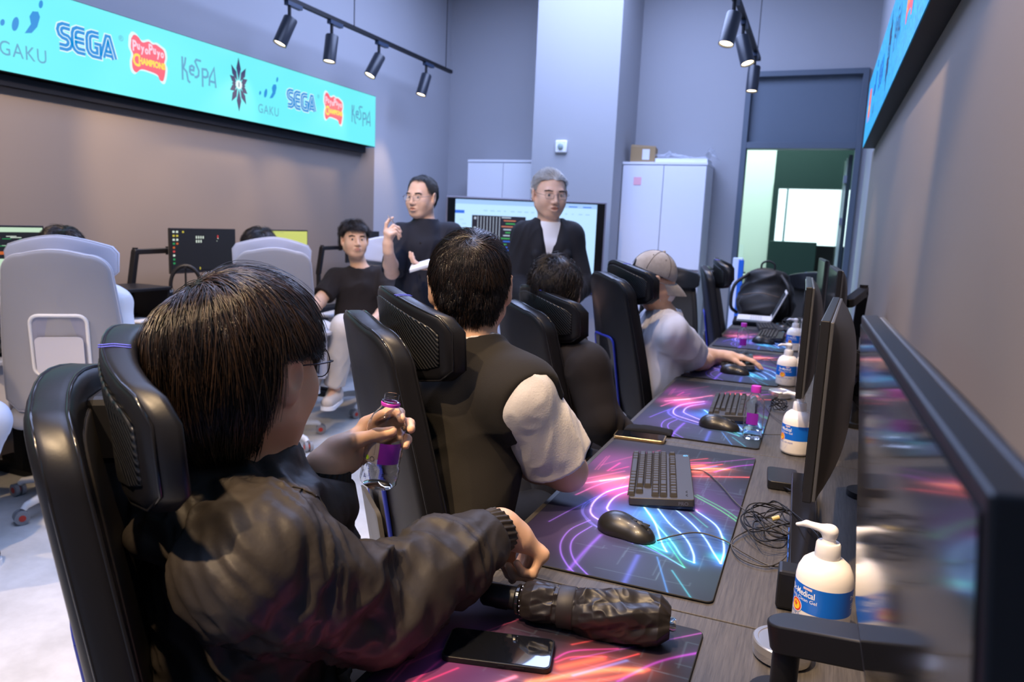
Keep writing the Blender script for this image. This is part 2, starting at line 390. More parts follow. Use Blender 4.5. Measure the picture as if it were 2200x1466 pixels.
def hand_shape(S_, W, d, n, side, curl, spread=.09, thumb=(.6, .5, .4), size=1., k=.006, fist=0.):
    """W wrist, d direction of the fingers, n back-of-hand normal, side +1 = thumb on the +x of (d x n);
    curl = bends of the three joints for the four fingers (list of 4 tuples) ; returns finger tips"""
    d = unit(d); n = unit(n-np.dot(n, d)*d); x = np.cross(d, n)*side; g = size
    S_.cone(W-d*.01, W+d*.03*g, .024*g, .026*g, .014, x, 1.25)
    S_.cone(W+d*.025*g-x*.012*g, W+d*.082*g-x*.026*g, .0135*g, .0115*g, .018)
    S_.cone(W+d*.025*g, W+d*.086*g-x*.004*g, .0145*g, .012*g, .018)
    S_.cone(W+d*.025*g+x*.012*g, W+d*.088*g+x*.020*g, .015*g, .012*g, .018)
    tips = []
    L = ((.046, .026, .022), (.050, .030, .023), (.046, .028, .023), (.036, .021, .021))
    for i in range(4):
        off = (.028, .0095, -.009, -.027)[i]; base = W+d*((.088, .091, .087, .080)[i])*g+x*off*g
        a = spread*(1.3, .35, -.5, -1.4)[i]; dd = unit(d*math.cos(a)+x*math.sin(a)); nn = n.copy(); p = base; rr = (.0098, .010, .0096, .0085)[i]*g
        for j in range(3):
            c = curl[i][j]; dd, nn = dd*math.cos(c)-nn*math.sin(c), nn*math.cos(c)+dd*math.sin(c)
            q = p+dd*L[i][j]*g; S_.cone(p, q, rr, rr*.90, k if j else .010); p = q; rr *= .90
        tips.append(p)
    b0 = W+d*.022*g+x*.020*g-n*.004*g; t1, t2, t3 = thumb   # abduction, opposition, bend
    dd = unit(d*math.cos(t1)+x*math.sin(t1)-n*t2); p = b0; rr = .0145*g
    for j, l in enumerate((.040, .032, .026)):
        if j: dd = unit(dd-n*t3*.5+d*t3*.35-x*t3*.25)
        q = p+dd*l*g; S_.cone(p, q, rr, rr*.82, .014 if j == 0 else .007); p = q; rr *= .84
    tips.append(p); return tips
def hair_mesh(name, C, M, sc, mats, parent, n=6000, wide=1., length=lambda q: .07, hairline=None, whorl=(.02, -.06, .10), rad=.0005, steps=7, lift=.010,
              puff=.014, down=1.0, jitter=.25, clump=.5, seed=1, curl=0., fringe=None, segs=3, comb=None, grey=0., clear=True, fore=None):
    """strands combed over the scalp from the whorl, one mesh"""
    rg = np.random.default_rng(seed); E = np.array([.077*wide, .096, .086])*1.02*sc; c0 = np.array([0, -.015, .032])*sc
    def EE(z): A = np.tile(E, (len(z), 1)); A[z < 0, 2] = .125*sc; return A
    q = rg.normal(size=(n*4, 3)); q /= np.linalg.norm(q, axis=1)[:, None]; P = q*EE(q[:, 2]); L = (P+c0)/sc
    if hairline is None: hairline = default_hairline
    keep = hairline(L); P = P[keep][:n]; L = L[keep][:n]; n = len(P)
    w = (np.array(whorl)-c0/sc)*sc; w = w/np.linalg.norm(w/E)
    ln = np.array(length(L))*sc*(1+.12*rg.normal(size=n)) if True else 0
    ids = np.floor(vnoise(P/.012/sc, seed)*9).astype(int); cj = rg.normal(size=(16, 3))[ids % 16]*clump*.25
    jit = rg.normal(size=(n, 3))*jitter; pos = P.copy(); hh = np.zeros(n); path = [pos+c0]; hl = np.clip(.15+1.0*vnoise(P/(.017*sc), seed+2)+.25*rg.uniform(-1, 1, n), .1, 1.2)
    for s_ in range(steps):
        t = (s_+1)/steps; Ez = EE(pos[:, 2]); nr = pos/Ez**2; nr /= np.linalg.norm(nr, axis=1)[:, None]
        away = pos-w; away -= (away*nr).sum(1)[:, None]*nr; dist = np.linalg.norm(away, axis=1)[:, None]; away /= dist+1e-6
        g = np.array([0, 0, -1.])-(-nr[:, 2:3])*nr; k = np.clip(dist/(.10*sc), .0, 1.)
        swirl = np.cross(nr, away)*np.clip(1-dist/(.05*sc), 0, 1)*.8
        d = away+swirl+g*down*k+jit*.6+cj
        if comb is not None: d = d+comb(pos/sc, L)
        if fringe is not None: d = d+fringe(pos/sc)
        if curl: ph = t*9+ids*1.7; d = d+curl*np.stack([np.cos(ph), np.sin(ph*1.1), np.cos(ph*1.3+1)], 1)
        d -= (d*nr).sum(1)[:, None]*nr*.75; d /= np.linalg.norm(d, axis=1)[:, None]+1e-9
        pos = pos+d*(ln/steps)[:, None]
        Ez = EE(pos[:, 2]); rho = np.linalg.norm(pos/Ez, axis=1); hh = (lift*hl*min(1, t*2.2)+puff*t*hl*.5)*sc
        tgt = 1+hh/np.linalg.norm(E)*1.6; low = np.clip((-.045*sc-pos[:, 2])/(.04*sc), 0, 1)  # below the skull's width hang freely
        s2 = np.where(rho < tgt, tgt/rho, 1+(tgt/rho-1)*.7*(1-low)); pos = pos*s2[:, None]; path.append(pos+c0)
    A = np.stack(path, 1)
    if clear:
        q = A/sc; hit = ((np.abs(q[..., 0])/wide > .060) & (q[..., 1] > -.030) & (q[..., 1] < .040) & (q[..., 2] < .016)).any(1); A = A[~hit]; n = len(A)
    if fore is not None: q = A/sc; A = A[~((q[..., 1] > .045) & (q[..., 2] < fore)).any(1)]; n = len(A)
    T = np.gradient(A, axis=1); T /= np.linalg.norm(T, axis=2)[..., None]+1e-9
    nr = (A-c0)/(EE((A-c0)[..., 2].ravel()).reshape(A.shape))**2; nr /= np.linalg.norm(nr, axis=2)[..., None]; X = np.cross(T, nr); X /= np.linalg.norm(X, axis=2)[..., None]+1e-9; Y = np.cross(X, T)
    k = A.shape[1]; taper = np.linspace(1, .25, k)**.6; rr = (rad*sc*rg.uniform(.7, 1.3, n))[:, None]*taper[None]
    ring = [A+X*(rr*math.cos(a))[..., None]+Y*(rr*math.sin(a))[..., None] for a in np.arange(segs)*2*math.pi/segs]
    V = np.stack(ring, 2).reshape(-1, 3)@M.T+C; idx = np.arange(n*k*segs).reshape(n, k, segs); F = []
    for j in range(segs):
        j2 = (j+1) % segs; F.append(np.stack([idx[:, :-1, j], idx[:, :-1, j2], idx[:, 1:, j2], idx[:, 1:, j]], -1).reshape(-1, 4))
    F = np.concatenate(F)
    # scalp shell under the strands
    Vs, Fs = grid_mesh(lambda u, v: np.stack([np.sin(v*math.pi)*np.cos(u*2*math.pi), np.sin(v*math.pi)*np.sin(u*2*math.pi), np.cos(v*math.pi)], 1)*(EE(np.cos(v*math.pi))*1.004)+c0, 73, 49)
    Fs = np.array(Fs); cc = Vs[Fs].mean(1)/sc; Fs = Fs[hairline(cc)]
    Vs = Vs@M.T+C; F = np.concatenate([F, Fs+len(V)]); V = np.concatenate([V, Vs])
    mi = None
    if isinstance(mats, (list, tuple)) and len(mats) > 1:
        pick = (rg.uniform(size=n) < grey).astype(int); mi = np.concatenate([np.repeat(pick[None], segs, 0).repeat(k-1, 1).ravel() if False else np.tile(np.repeat(pick, k-1), segs), np.zeros(len(Fs), int)])
    return mesh_obj(name, V, F, mats, parent, mi)
def default_hairline(L):
    x, y, z = L[:, 0], L[:, 1], L[:, 2]; a = np.arctan2(np.abs(x), -y)     # 0 back .. pi front
    zmin = np.interp(a, [0, .7, 1.35, 1.75, 2.1, 2.5, 3.15], [-.045, -.042, -.012, .012, .045, .068, .078]); return z > zmin
def eyes(C, M, sc, wide, parent, body_mats, look=(0, 0)):
    for e in (-1, 1):
        b = MB(); c = C+M@(np.array([e*.031*wide, .0795, .0036])*sc); B = np.stack([M[:, 0], M[:, 2], M[:, 1]], 1)
        b.sphere(c, .0105*sc, 16, 0); b.lathe([(.0001, .0102*sc), (.0036*sc, .01015*sc), (.0062*sc, .0092*sc), (.0062*sc, .0080*sc)], 16, 1, B, c+M[:, 0]*look[0]*sc, cap=False)
        b.build('eye', [mat('eye white', (.50, .46, .43), .35), mat('dark iris', (.012, .008, .006), .2)], parent)
def brows(C, M, sc, wide, parent, m, thick=1., body=None):
    rg = np.random.default_rng(3)
    for e in (-1, 1):
        b = MB()
        for i in range(70):
            t = rg.uniform(); x = e*(.014+.036*t)*wide; z = .0245+.0030*math.sin(t*3.1)-.0025*t+rg.normal()*.0013*thick; y = .0905-.018*t*t
            if body is not None:
                ok, l_, n_, _ = body.closest_point_on_mesh(Vector([float(v) for v in C+M@(np.array([x, .10-.018*t*t, z])*sc)])); y = float((M.T@(np.array(l_)-C))[1]/sc)+.0004
            p = np.array([x, y, z]); q = p+np.array([e*.008, -.002-.002*t, .0004-.0012*t])
            b.tube([C+M@(p*sc), C+M@((p+q)/2*sc+np.array([0, .0012, 0])*sc), C+M@(q*sc)], .0006*thick*sc, 3)
        b.build('eyebrow', m, parent)
def glasses(C, M, sc, wide, parent, m, rim=.0008, w=.046, h=.034, half=False, round_=False):
    b = MB(); P = lambda x, y, z: C+M@(np.array([x*wide, y, z])*sc)
    g = MB()
    for e in (-1, 1):
        pts = [P(e*.033+x, .106-abs(x+e*.01)*abs(x)*4, z+.000) for x, z in rrect(w, h, h*.48 if round_ else h*.36, 5)]
        if half: pts = [p for p in pts]
        b.tube(pts+[pts[0]], rim*sc, 6, cap=False)
        c = np.mean(pts, 0); g.add([*pts], [tuple(range(len(pts)))], 0)
        b.tube(spline([P(e*.056, .103, .004), P(e*.072, .090, .006), P(e*.083, .05, .008), P(e*.086, .0, .010), P(e*.084, -.015, .0)], 4), rim*1.4*sc, 6)
    b.tube(spline([P(-.0105, .107, .006), P(0, .112, .009), P(.0105, .107, .006)], 4), rim*sc, 6)
    o = b.build('glasses', m, parent, 180)
    g.build('lens', mat('spectacle lens', (.9, .92, 1.), .05, spec=.8, alpha=.12), o, 180)
    return o
def person(label, head, hf, sc=1., wide=1., hup=(0, 0, 1), roll=0., skin='skin', neck=None, torso=None, arms=(), legs=(), h=.0045, mouth=0.):
    """torso = dict(up=chest centre, lo=pelvis centre, side=vector to the right, w=shoulder half width)
    arms = list of (shoulder, elbow, wrist, hand dict or None); legs = list of (hip, knee, ankle, toe dir)"""
    root = thing('person', label, 'person', (0, 0, 0)); C = np.asarray(head, float); M = frame(hf, hup, roll); S_ = Shape(); head_shape(S_, C, M, sc, wide, mouth)
    sk = mat(skin)
    nb = C+M@(np.array([0, -.028, -.05])*sc); nk = np.asarray(neck, float); S_.cone(nb, nk, .050*sc, .056*sc, .03)
    if torso:
        up, lo, sd = np.asarray(torso['up'], float), np.asarray(torso['lo'], float), unit(torso['side'])
        S_.cone(up, (up+lo)/2, .095*sc, .085*sc, .05, sd, 1.35); S_.cone((up+lo)/2, lo, .085*sc, .10*sc, .05, sd, 1.3)
        for a in arms: S_.cone(nk-np.array([0, 0, .03]), a[0], .045*sc, .045*sc, .05)
    for a in arms:
        sh, el, wr = (np.asarray(v, float) for v in a[:3]); g = a[4] if len(a) > 4 else 1.
        S_.cone(sh, el, .046*g*sc, .038*g*sc, .03); S_.cone(el, el+(wr-el)*.35, .039*g*sc, .040*g*sc, .02); S_.cone(el+(wr-el)*.35, wr, .040*g*sc, .026*sc, .02)
        if a[3]: hd = dict(a[3]); a[3]['tips'] = hand_shape(S_, wr, hd['d'], hd['n'], hd['side'], hd['curl'], hd.get('spread', .09), hd.get('thumb', (.6, .5, .4)), hd.get('size', 1.))
    for hp, kn, an, td in legs:
        hp, kn, an = (np.asarray(v, float) for v in (hp, kn, an)); td = unit(td)
        S_.cone(hp, kn, .078*sc, .055*sc, .04); S_.cone(kn, kn+(an-kn)*.35, .053*sc, .056*sc, .02); S_.cone(kn+(an-kn)*.35, an, .056*sc, .036*sc, .02)
        S_.cone(an-np.array([0, 0, .035]), an+td*.14-np.array([0, 0, .045]), .036, .026, .03)
    V, Fc = S_.mesh(h); body = mesh_obj('body', V, Fc, [sk, mat('lips', (.44, .20, .15), .5)], root, lips_idx(V, Fc, C, M, sc, wide))
    return root, C, M, body
# ------------------------------------------------------------------ the room shell
XL, XR, YB, YF = -4.04, .30, 7.8, -3.2
def struct(o): o['kind'] = 'structure'; return o
def sbox(name, lo, hi, m, bev=0.):
    b = MB(); lo = np.array(lo, float); hi = np.array(hi, float); b.box((lo+hi)/2, hi-lo); return struct(b.build(name, m, None, 0, bev=bev))
M_wall = mat('painted wall', (.36, .36, .385), .85, bump=(180, .08, .001))
M_board = mat('taupe wall board', (.190, .158, .135), .7, bump=(150, .08, .001))
M_ceil = mat('ceiling paint', (.45, .46, .5), .9)
M_frame = mat('slate door frame', (.10, .125, .165), .5)
M_floor = mat('marbled linoleum', (.50, .50, .49), .42, noise_col=((.66, .66, .655), 5., (1, 1, 1)), bump=(60, .06, .001))
M_blk = mat('black metal', (.007, .007, .009), .5, spec=.3)
M_blkp = mat('black plastic', (.009, .009, .011), .42, spec=.35)
M_blkg = mat('glossy black plastic', (.010, .010, .012), .12)
M_dark = mat('dark fabric', (.010, .010, .012), .9, spec=.2)
M_white = mat('white plastic', (.80, .80, .80), .35)
M_chrome = mat('chrome', (.75, .75, .76), .15, 1.)
sbox('floor', (XL-.1, YF, -.08), (XR+.1, 14., 0), M_floor)
sbox('wall_left', (XL-.1, YF, 0), (XL, YB, CEIL), M_wall)
sbox('wall_right', (XR, YF, 0), (XR+.1, YB, CEIL), M_wall)
sbox('wall_front', (XL-.1, YF-.1, 0), (XR+.1, YF, CEIL), M_wall)
sbox('ceiling', (XL-.1, YF-.1, CEIL), (XR+.1, 14.1, CEIL+.1), M_ceil)
dx0, dx1, dz0, dz1 = -.77, .205, 2.22, 2.89
b = MB()
for lo, hi in (((XL-.1, YB, 0), (dx0-.05, YB+.12, CEIL)), ((dx1+.05, YB, 0), (XR+.1, YB+.12, CEIL)), ((dx0-.05, YB, dz1+.05), (dx1+.05, YB+.12, CEIL))):
    lo, hi = np.array(lo), np.array(hi); b.box((lo+hi)/2, hi-lo)
struct(b.build('wall_back', M_wall, None, 0))
sbox('wall_pillar', (-2.71, 7.0, 0), (-1.88, YB, CEIL), M_wall)
sbox('trim_1', (XL, YF, 0), (XL+.006, 6.25, 2.12), M_board)
sbox('trim_2', (XR-.012, YF, 0), (XR, 6.35, 2.04), M_board)
sbox('baseboard_back', (-1.88, YB-.012, 0), (dx0-.05, YB, .08), M_frame)
sbox('baseboard_left', (XL, 6.25, 0), (XL+.012, YB, .08), M_frame)
# door frame with a closed transom panel, the doorway open to the next room
b = MB()
for lo, hi in (((dx0-.05, YB-.03, 0), (dx0, YB+.13, dz1+.05)), ((dx1, YB-.03, 0), (dx1+.05, YB+.13, dz1+.05)), ((dx0, YB-.03, dz1), (dx1, YB+.13, dz1+.05)), ((dx0, YB-.03, dz0), (dx1, YB+.13, dz0+.06))):
    lo, hi = np.array(lo), np.array(hi); b.box((lo+hi)/2, hi-lo)
door = struct(b.build('door_1', M_frame, None, 0, bev=.003))
b = MB(); b.box(((dx0+dx1)/2, YB+.06, (dz0+.06+dz1)/2), (dx1-dx0, .03, dz1-dz0-.06)); b.build('transom_panel', mat('slate transom panel', (.115, .145, .19), .6), door, 0)
# the next room: greenish white light
M_w2 = mat('next room wall', (.72, .78, .74), .8); M_g2 = mat('dark green partition', (.012, .035, .034), .5)
sbox('wall_next_left', (-1.9, YB+.12, 0), (-1.8, 14, CEIL), M_w2)
sbox('wall_next_right', (.62, YB+.12, 0), (.72, 14, CEIL), M_g2)
YN = 10.0
sbox('wall_next_back', (-1.8, YN, 0), (-.62, YN+.1, CEIL), M_w2)
sbox('wall_next_header', (-.62, YN, 2.02), (.62, YN+.1, CEIL), M_g2)
b = MB()
for lo, hi in (((-.62, YN-.03, 0), (-.56, YN+.13, 2.02)), ((.36, YN-.03, 0), (.62, YN+.13, 2.02)), ((-.56, YN-.03, 1.98), (.36, YN+.13, 2.05))):
    lo, hi = np.array(lo), np.array(hi); b.box((lo+hi)/2, hi-lo)
struct(b.build('door_2', M_g2, None, 0))
sbox('wall_far', (-1.8, 13.9, 0), (.62, 14.0, CEIL), M_w2)
b = MB(); b.box((-.4, 13.86, 1.75), (2.2, .02, 2.3)); struct(b.build('window_1', mat('bright window blind', (.9, .95, .93), .6, emit=(.72, .95, 1.), es=1.3), None, 0))
b = MB(); b.box((-.62, 13.84, 1.75), (.035, .02, 2.3)); struct(b.build('trim_3', mat('window mullion', (.45, .52, .55), .6), None, 0))
lamp('next_room_area', 'AREA', (-.6, 9.0, CEIL-.1), 60, (.74, 1.0, .93), 1.4, (-.6, 9.0, 0), size_y=1.2)
lamp('next_room_area', 'AREA', (-.4, 12.2, CEIL-.1), 30, (.70, .97, 1.0), 1.6, (-.4, 12.2, 0), size_y=2.)
# open glass door leaf standing at the right of the doorway
t = thing('door_leaf', 'open dark glass door leaf seen edge on at the right of the doorway', 'door', (.20, YB+.14, 0), R(2))
b = MB(); b.box((-.02, .45, 1.10), (.035, .9, 2.16)); b.build('panel', mat('dark glass door', (.03, .045, .05), .1), t, 0)
b = MB(); b.box((-.045, .05, 1.1), (.012, .012, 2.1)); b.box((-.045, .30, 1.1), (.012, .012, 2.1)); b.build('edge_strip', mat('pale edge strip', (.5, .6, .5), .4), t, 0)
for z in (1.55, 1.95): b = MB(); b.box((-.05, .02, z), (.03, .05, .07)); b.build('hinge', mat('grey hinge', (.3, .33, .4), .4, .6), t, 0)
t = thing('swing_door', 'dark green door standing half open in front of the bright far room', 'door', (.36, YN-.04, 0), R(0))
b = MB(); b.box((-.05, -.42, 1.0), (.045, .82, 1.96)); b.build('panel', M_g2, t, 0, bev=.004)
for z, l in ((1.72, .16), (1.35, .34), (1.05, .12)): b = MB(); b.box((-.076, -.62, z), (.006, .03, l)); b.build('glass_slot', mat('bright slot', (.8, .9, .9), .2, emit=(.7, .95, 1), es=.9), t, 0)
t = thing('room_divider', 'dark green fabric divider standing in the far doorway', 'divider', (-.30, 9.72, 0))
b = MB(); b.box((-.02, 0, .68), (.54, .04, 1.30)); b.build('panel', M_g2, t, 0, bev=.006)
b = MB(); b.box((-.24, 0, .02), (.04, .3, .03)); b.box((.2, 0, .02), (.04, .3, .03)); b.build('foot', M_blk, t, 0)
t = thing('sideboard', 'cream sideboard against the pale wall of the next room', 'cabinet', (-1.05, 9.6, 0))
b = MB(); b.box((0, 0, .44), (.62, .4, .88)); b.build('body', mat('cream laminate', (.62, .62, .50), .5), t, 0, bev=.006)
b = MB(); b.box((-.155, -.205, .44), (.29, .012, .80)); b.box((.155, -.205, .44), (.29, .012, .80)); b.build('door', mat('cream laminate door', (.58, .59, .47), .5), t, 0)
b = MB(); b.box((0, 0, .89), (.66, .42, .025)); b.build('top', mat('cream top', (.68, .68, .58), .4), t, 0)
t = thing('clip_frame', 'small white display board leaning on the cream sideboard', 'display board', (-1.0, 9.55, .905), rot=(R(-12), 0, R(5)))
b = MB(); b.box((0, 0, .19), (.25, .012, .36)); b.build('board', mat('pale board', (.62, .70, .68), .5), t, 0)
b = MB(); b.box((0, -.01, .36), (.08, .015, .022)); b.build('clip', M_blk, t, 0)
b = MB(); b.tube([(-.17, -.05, .012), (-.10, -.02, .03), (0, .0, .012), (.1, -.02, .03), (.17, -.05, .012)], .012, 6); b.build('stand', M_blk, t, 60)
t = thing('office_chair', 'black office chair by a desk in the far bright room', 'chair', (.1, 10.9, 0))
b = MB(); b.box((0, 0, .48), (.5, .48, .08)); b.build('seat', M_dark, t, 40, bev=.02)
b = MB(); b.box((0, .22, .82), (.46, .06, .6)); b.build('backrest', M_dark, t, 40, bev=.02)
b = MB(); b.cyl((0, 0, .05), (0, 0, .45), .03)
for k in range(5): a = k*1.2566; b.cyl((0, 0, .09), (.3*math.cos(a), .3*math.sin(a), .05), .02)
b.build('base', M_blk, t, 40)
t = thing('computer_screen', 'dark computer screen beside the half open green door', 'monitor', (.14, 10.4, 0))
b = MB(); b.box((0, 0, 1.12), (.5, .03, .34)); b.build('screen', M_blkp, t, 0)
b = MB(); b.box((0, 0, .86), (.05, .05, .26)); b.box((0, 0, .74), (.24, .2, .02)); b.build('stand', M_blkp, t, 0)
t = thing('office_desk', 'dark desk in the far room under the black screen', 'desk', (.1, 10.45, 0))
b = MB(); b.box((0, 0, .715), (.8, .6, .03)); b.build('tabletop', M_blkp, t, 0)
for sx in (-1, 1): b = MB(); b.box((sx*.37, 0, .35), (.04, .5, .70)); b.build('leg', M_blk, t, 0)
# rollup banner by the doorway
t = thing('display_sign', 'small blue and white standing sign by the left door jamb', 'sign', (-.71, 7.35, 0), R(-22))
b = MB(); b.box((0, 0, .62), (.10, .03, 1.1)); b.build('panel', mat('white sign', (.66, .72, .9), .4), t, 40, bev=.01)
b = MB(); b.box((.045, -.02, .62), (.05, .012, 1.06)); b.build('blue_band', mat('blue sign band', (.02, .13, .55), .4), t, 0)
b = MB(); b.box((0, 0, .035), (.26, .22, .07)); b.build('base', M_blkp, t, 0, bev=.01)

# ------------------------------------------------------------------ LED walls and their writing
Z0, Z1 = 2.045, 2.503; LH = Z1-Z0
M_led = mat('LED cyan picture', (.02, .05, .06), .4, emit=(.15, .85, .87), es=1.0)
M_ink = mat('LED grey writing', (.02, .02, .03), .5, emit=(.10, .36, .55), es=1.)
M_blue = mat('LED bright blue', (.02, .02, .03), .5, emit=(.0, .26, .66), es=1.)
M_halo = mat('LED white halo', (.02, .02, .02), .5, emit=(.72, .95, .98), es=1.)
M_red = mat('LED red', (.02, .02, .02), .5, emit=(.95, .10, .14), es=1.)
M_pink = mat('LED pink', (.02, .02, .02), .5, emit=(1., .62, .74), es=1.)
M_yel = mat('LED yellow', (.02, .02, .02), .5, emit=(1., .72, .04), es=1.)
M_navy = mat('LED navy', (.01, .01, .02), .5, emit=(.02, .02, .09), es=1.)
def arc(cx, cy, r, a0, a1, n=8): return [(cx+r*math.cos(R(a0+(a1-a0)*k/n)), cy+r*math.sin(R(a0+(a1-a0)*k/n))) for k in range(n+1)]
def logo_gaku(b, s):
    V, F_ = text_geo('GAKU', .34*s, 0, spacing=1.12, sx=.86); b.add(V+[0, -.40*s, 0], F_, 1)
    def drop(cx, cy, w, h, tilt): return [(cx+w*math.cos(a)+tilt*math.sin(a)*h, cy+h*math.sin(a)) for a in np.linspace(0, 2*math.pi, 18, endpoint=False)]
    for cx, cy, w, h in ((-.34, .02, .035, .055), (-.12, .05, .055, .12)): b.prism(drop(cx*s, cy*s, w*s, h*s, .25), 0, .002, 2)
    b.prism([(.04*s, -.06*s), (.16*s, -.03*s), (.27*s, .10*s), (.33*s, .28*s), (.30*s, .36*s), (.20*s, .34*s), (.14*s, .24*s), (.16*s, .12*s)], 0, .002, 2)
    b.prism(drop(.36*s, .50*s, .035*s, .07*s, .2), 0, .002, 2)
def strokes(b, paths, w, mi, z, sc, ox=0, oy=0):
    for p in paths: V, F_ = ribbon([(x*sc+ox, y*sc+oy) for x, y in p], w*sc, z); b.add(V, F_, mi)
SEGA = [[(.62, 1.), (.25, 1.), (.10, .92), (.05, .76), (.10, .60), (.22, .52), (.46, .48), (.56, .38), (.60, .24), (.52, .08), (.38, 0), (.02, 0)],
        [(1.42, 1.), (1.02, 1.), (.88, .92), (.82, .76), (.82, .24), (.90, .08), (1.02, 0), (1.42, 0)], [(.82, .5), (1.38, .5)],
        [(2.22, 1.), (1.84, 1.), (1.68, .92), (1.62, .76), (1.62, .24), (1.70, .08), (1.84, 0), (2.20, 0), (2.20, .46), (1.95, .46)],
        [(2.40, 0), (2.72, 1.), (2.80, 1.), (3.12, 0)], [(2.62, .22), (2.95, .22)]]
def logo_sega(b, s):
    q = [[(x-1.57, y-.5) for x, y in p] for p in SEGA]
    strokes(b, q, .46, 3, .0005, s*.30); strokes(b, q, .34, 2, .0012, s*.30)
    for k, o in ((3, .06),): strokes(b, q, .045, k, .0019, s*.30)
    V, F_ = text_geo('®', .12*s); b.add(V+[.60*s, .20*s, 0], F_, 1)
def logo_puyo(b, s):
    blob = [(-.50, .36), (-.42, .46), (-.30, .44), (-.18, .34), (0, .40), (.12, .36), (.22, .38), (.34, .34), (.46, .28), (.50, .12), (.46, -.02), (.50, -.12), (.46, -.34), (.40, -.46), (.30, -.44), (.24, -.34), (0, -.30), (-.24, -.30), (-.38, -.40), (-.48, -.34), (-.50, -.16), (-.46, 0), (-.52, .14)]
    P = spline([(x*s, y*s) for x, y in blob+[blob[0]]], 4)[:-1]
    b.prism([(x*1.13, y*1.13) for x, y in P], 0, .0006, 3); b.prism([(x, y) for x, y in P], .0006, .0012, 4)
    for i, ch in enumerate('PuyoPuyo'):
        V, F_ = text_geo(ch, (.34 if ch == 'P' else .25)*s, .012*s, sx=.72); b.add(V+[(-.42+i*.118)*s, (.20 + .03*math.sin(i*1.7))*s, .0016], F_, 5)
    V, F_ = text_geo('C', .40*s, .012*s, sx=.8); b.add(V+[-.37*s, -.12*s, .0016], F_, 6)
    V, F_ = text_geo('HAMPIONS', .20*s, .012*s, sx=.80); b.add(V+[.09*s, -.11*s, .0016], F_, 6)
def logo_kespa(b, s):
    K = [[(-.82, .42), (-.82, -.42)], [(-.66, .42), (-.70, .20), (-.78, .02), (-.62, -.10), (-.56, -.40), (-.46, -.46)],
         [(-.46, .02), (-.28, .02), (-.26, .14), (-.36, .18), (-.46, .12), (-.47, -.06), (-.40, -.14), (-.26, -.14)],
         [(.10, .44), (-.14, .44), (-.20, .36), (-.02, .06), (-.04, -.12), (-.14, -.20), (-.24, -.20)],
         [(.16, -.50), (.16, .16), (.36, .18), (.44, .08), (.42, -.06), (.32, -.12), (.20, -.12)], [(.50, -.40), (.52, -.10), (.76, .30), (.84, -.42)], [(.56, -.22), (.80, -.22)]]
    strokes(b, K, .085, 1, .001, s*.62)
def logo_flower(b, s):
    for k in range(12):
        a = k*math.pi/6; L = .42 if k % 3 == 0 else .34
        if k % 6 == 0: L = .17
        L = (.17, .25, .36, .46, .36, .25)[k % 6]; w = .055
        c, n_ = math.cos(a), math.sin(a); P = [(.07, 0), (L*.6, w), (L, 0), (L*.6, -w)]
        b.prism([(x*c*s-y*n_*s, (x*n_+y*c)*s) for x, y in P], 0, .001, 7)
    b.prism([(.075*s*math.cos(a), .075*s*math.sin(a)) for a in np.linspace(0, 2*math.pi, 20, endpoint=False)], .001, .002, 3)
    b.prism([(.012*s*math.cos(a), .05*s*math.sin(a)) for a in np.linspace(0, 2*math.pi, 12, endpoint=False)], .002, .003, 7)
LEDM = [M_led, M_ink, M_blue, M_halo, M_red, M_pink, M_yel, M_navy]
t = thing('led_display', 'long cyan LED screen with sponsor logos high on the left wall', 'display', (0, 0, 0))
b = MB(); b.box((-3.983, (6.1+YF)/2, (Z0+Z1)/2), (.098, 6.1-YF-.02, LH)); b.build('housing', M_blk, t, 0)
b = MB(); b.add([(-3.93, YF, Z0+.004), (-3.93, 6.097, Z0+.004), (-3.93, 6.097, Z1-.004), (-3.93, YF, Z1-.004)], [(0, 1, 2, 3)]); b.build('screen', M_led, t, 0)
b = MB(); b.box((-4.008, (6.05+YF)/2, 2.012), (.050, 6.0-YF, .055)); b.build('lower_rail', M_blk, t, 0)
fr = MB(); fr.box((-3.983, 6.100, (Z0+Z1)/2), (.098, .010, LH+.006)); fr.build('end_cap', mat('blue edge glow', (.02, .1, .2), .4, emit=(.02, .25, .6), es=.6), t, 0)
def led_px(x, y): d = ray(x, y); return CAMP+d*(-3.929/d[0])
for fn, px, py, s, nm in ((logo_gaku, 48, 62, .30, 'logo'), (logo_sega, 188, 92, .37, 'logo'), (logo_puyo, 320, 126, .25, 'emblem'), (logo_kespa, 428, 156, .28, 'logo'), (logo_flower, 513, 182, .40, 'emblem'),
                          (logo_gaku, 577, 206, .27, 'logo'), (logo_sega, 648, 218, .36, 'logo'), (logo_puyo, 717, 234, .25, 'emblem'), (logo_kespa, 776, 249, .28, 'logo'),
                          ):
    p = led_px(px, py); b = MB(); fn(b, s)
    V = np.concatenate(b.v); b.v = [np.stack([p[0]+V[:, 2]*.8, p[1]+V[:, 0], p[2]+V[:, 1]], 1)]
    b.build(nm, LEDM, t, 0)
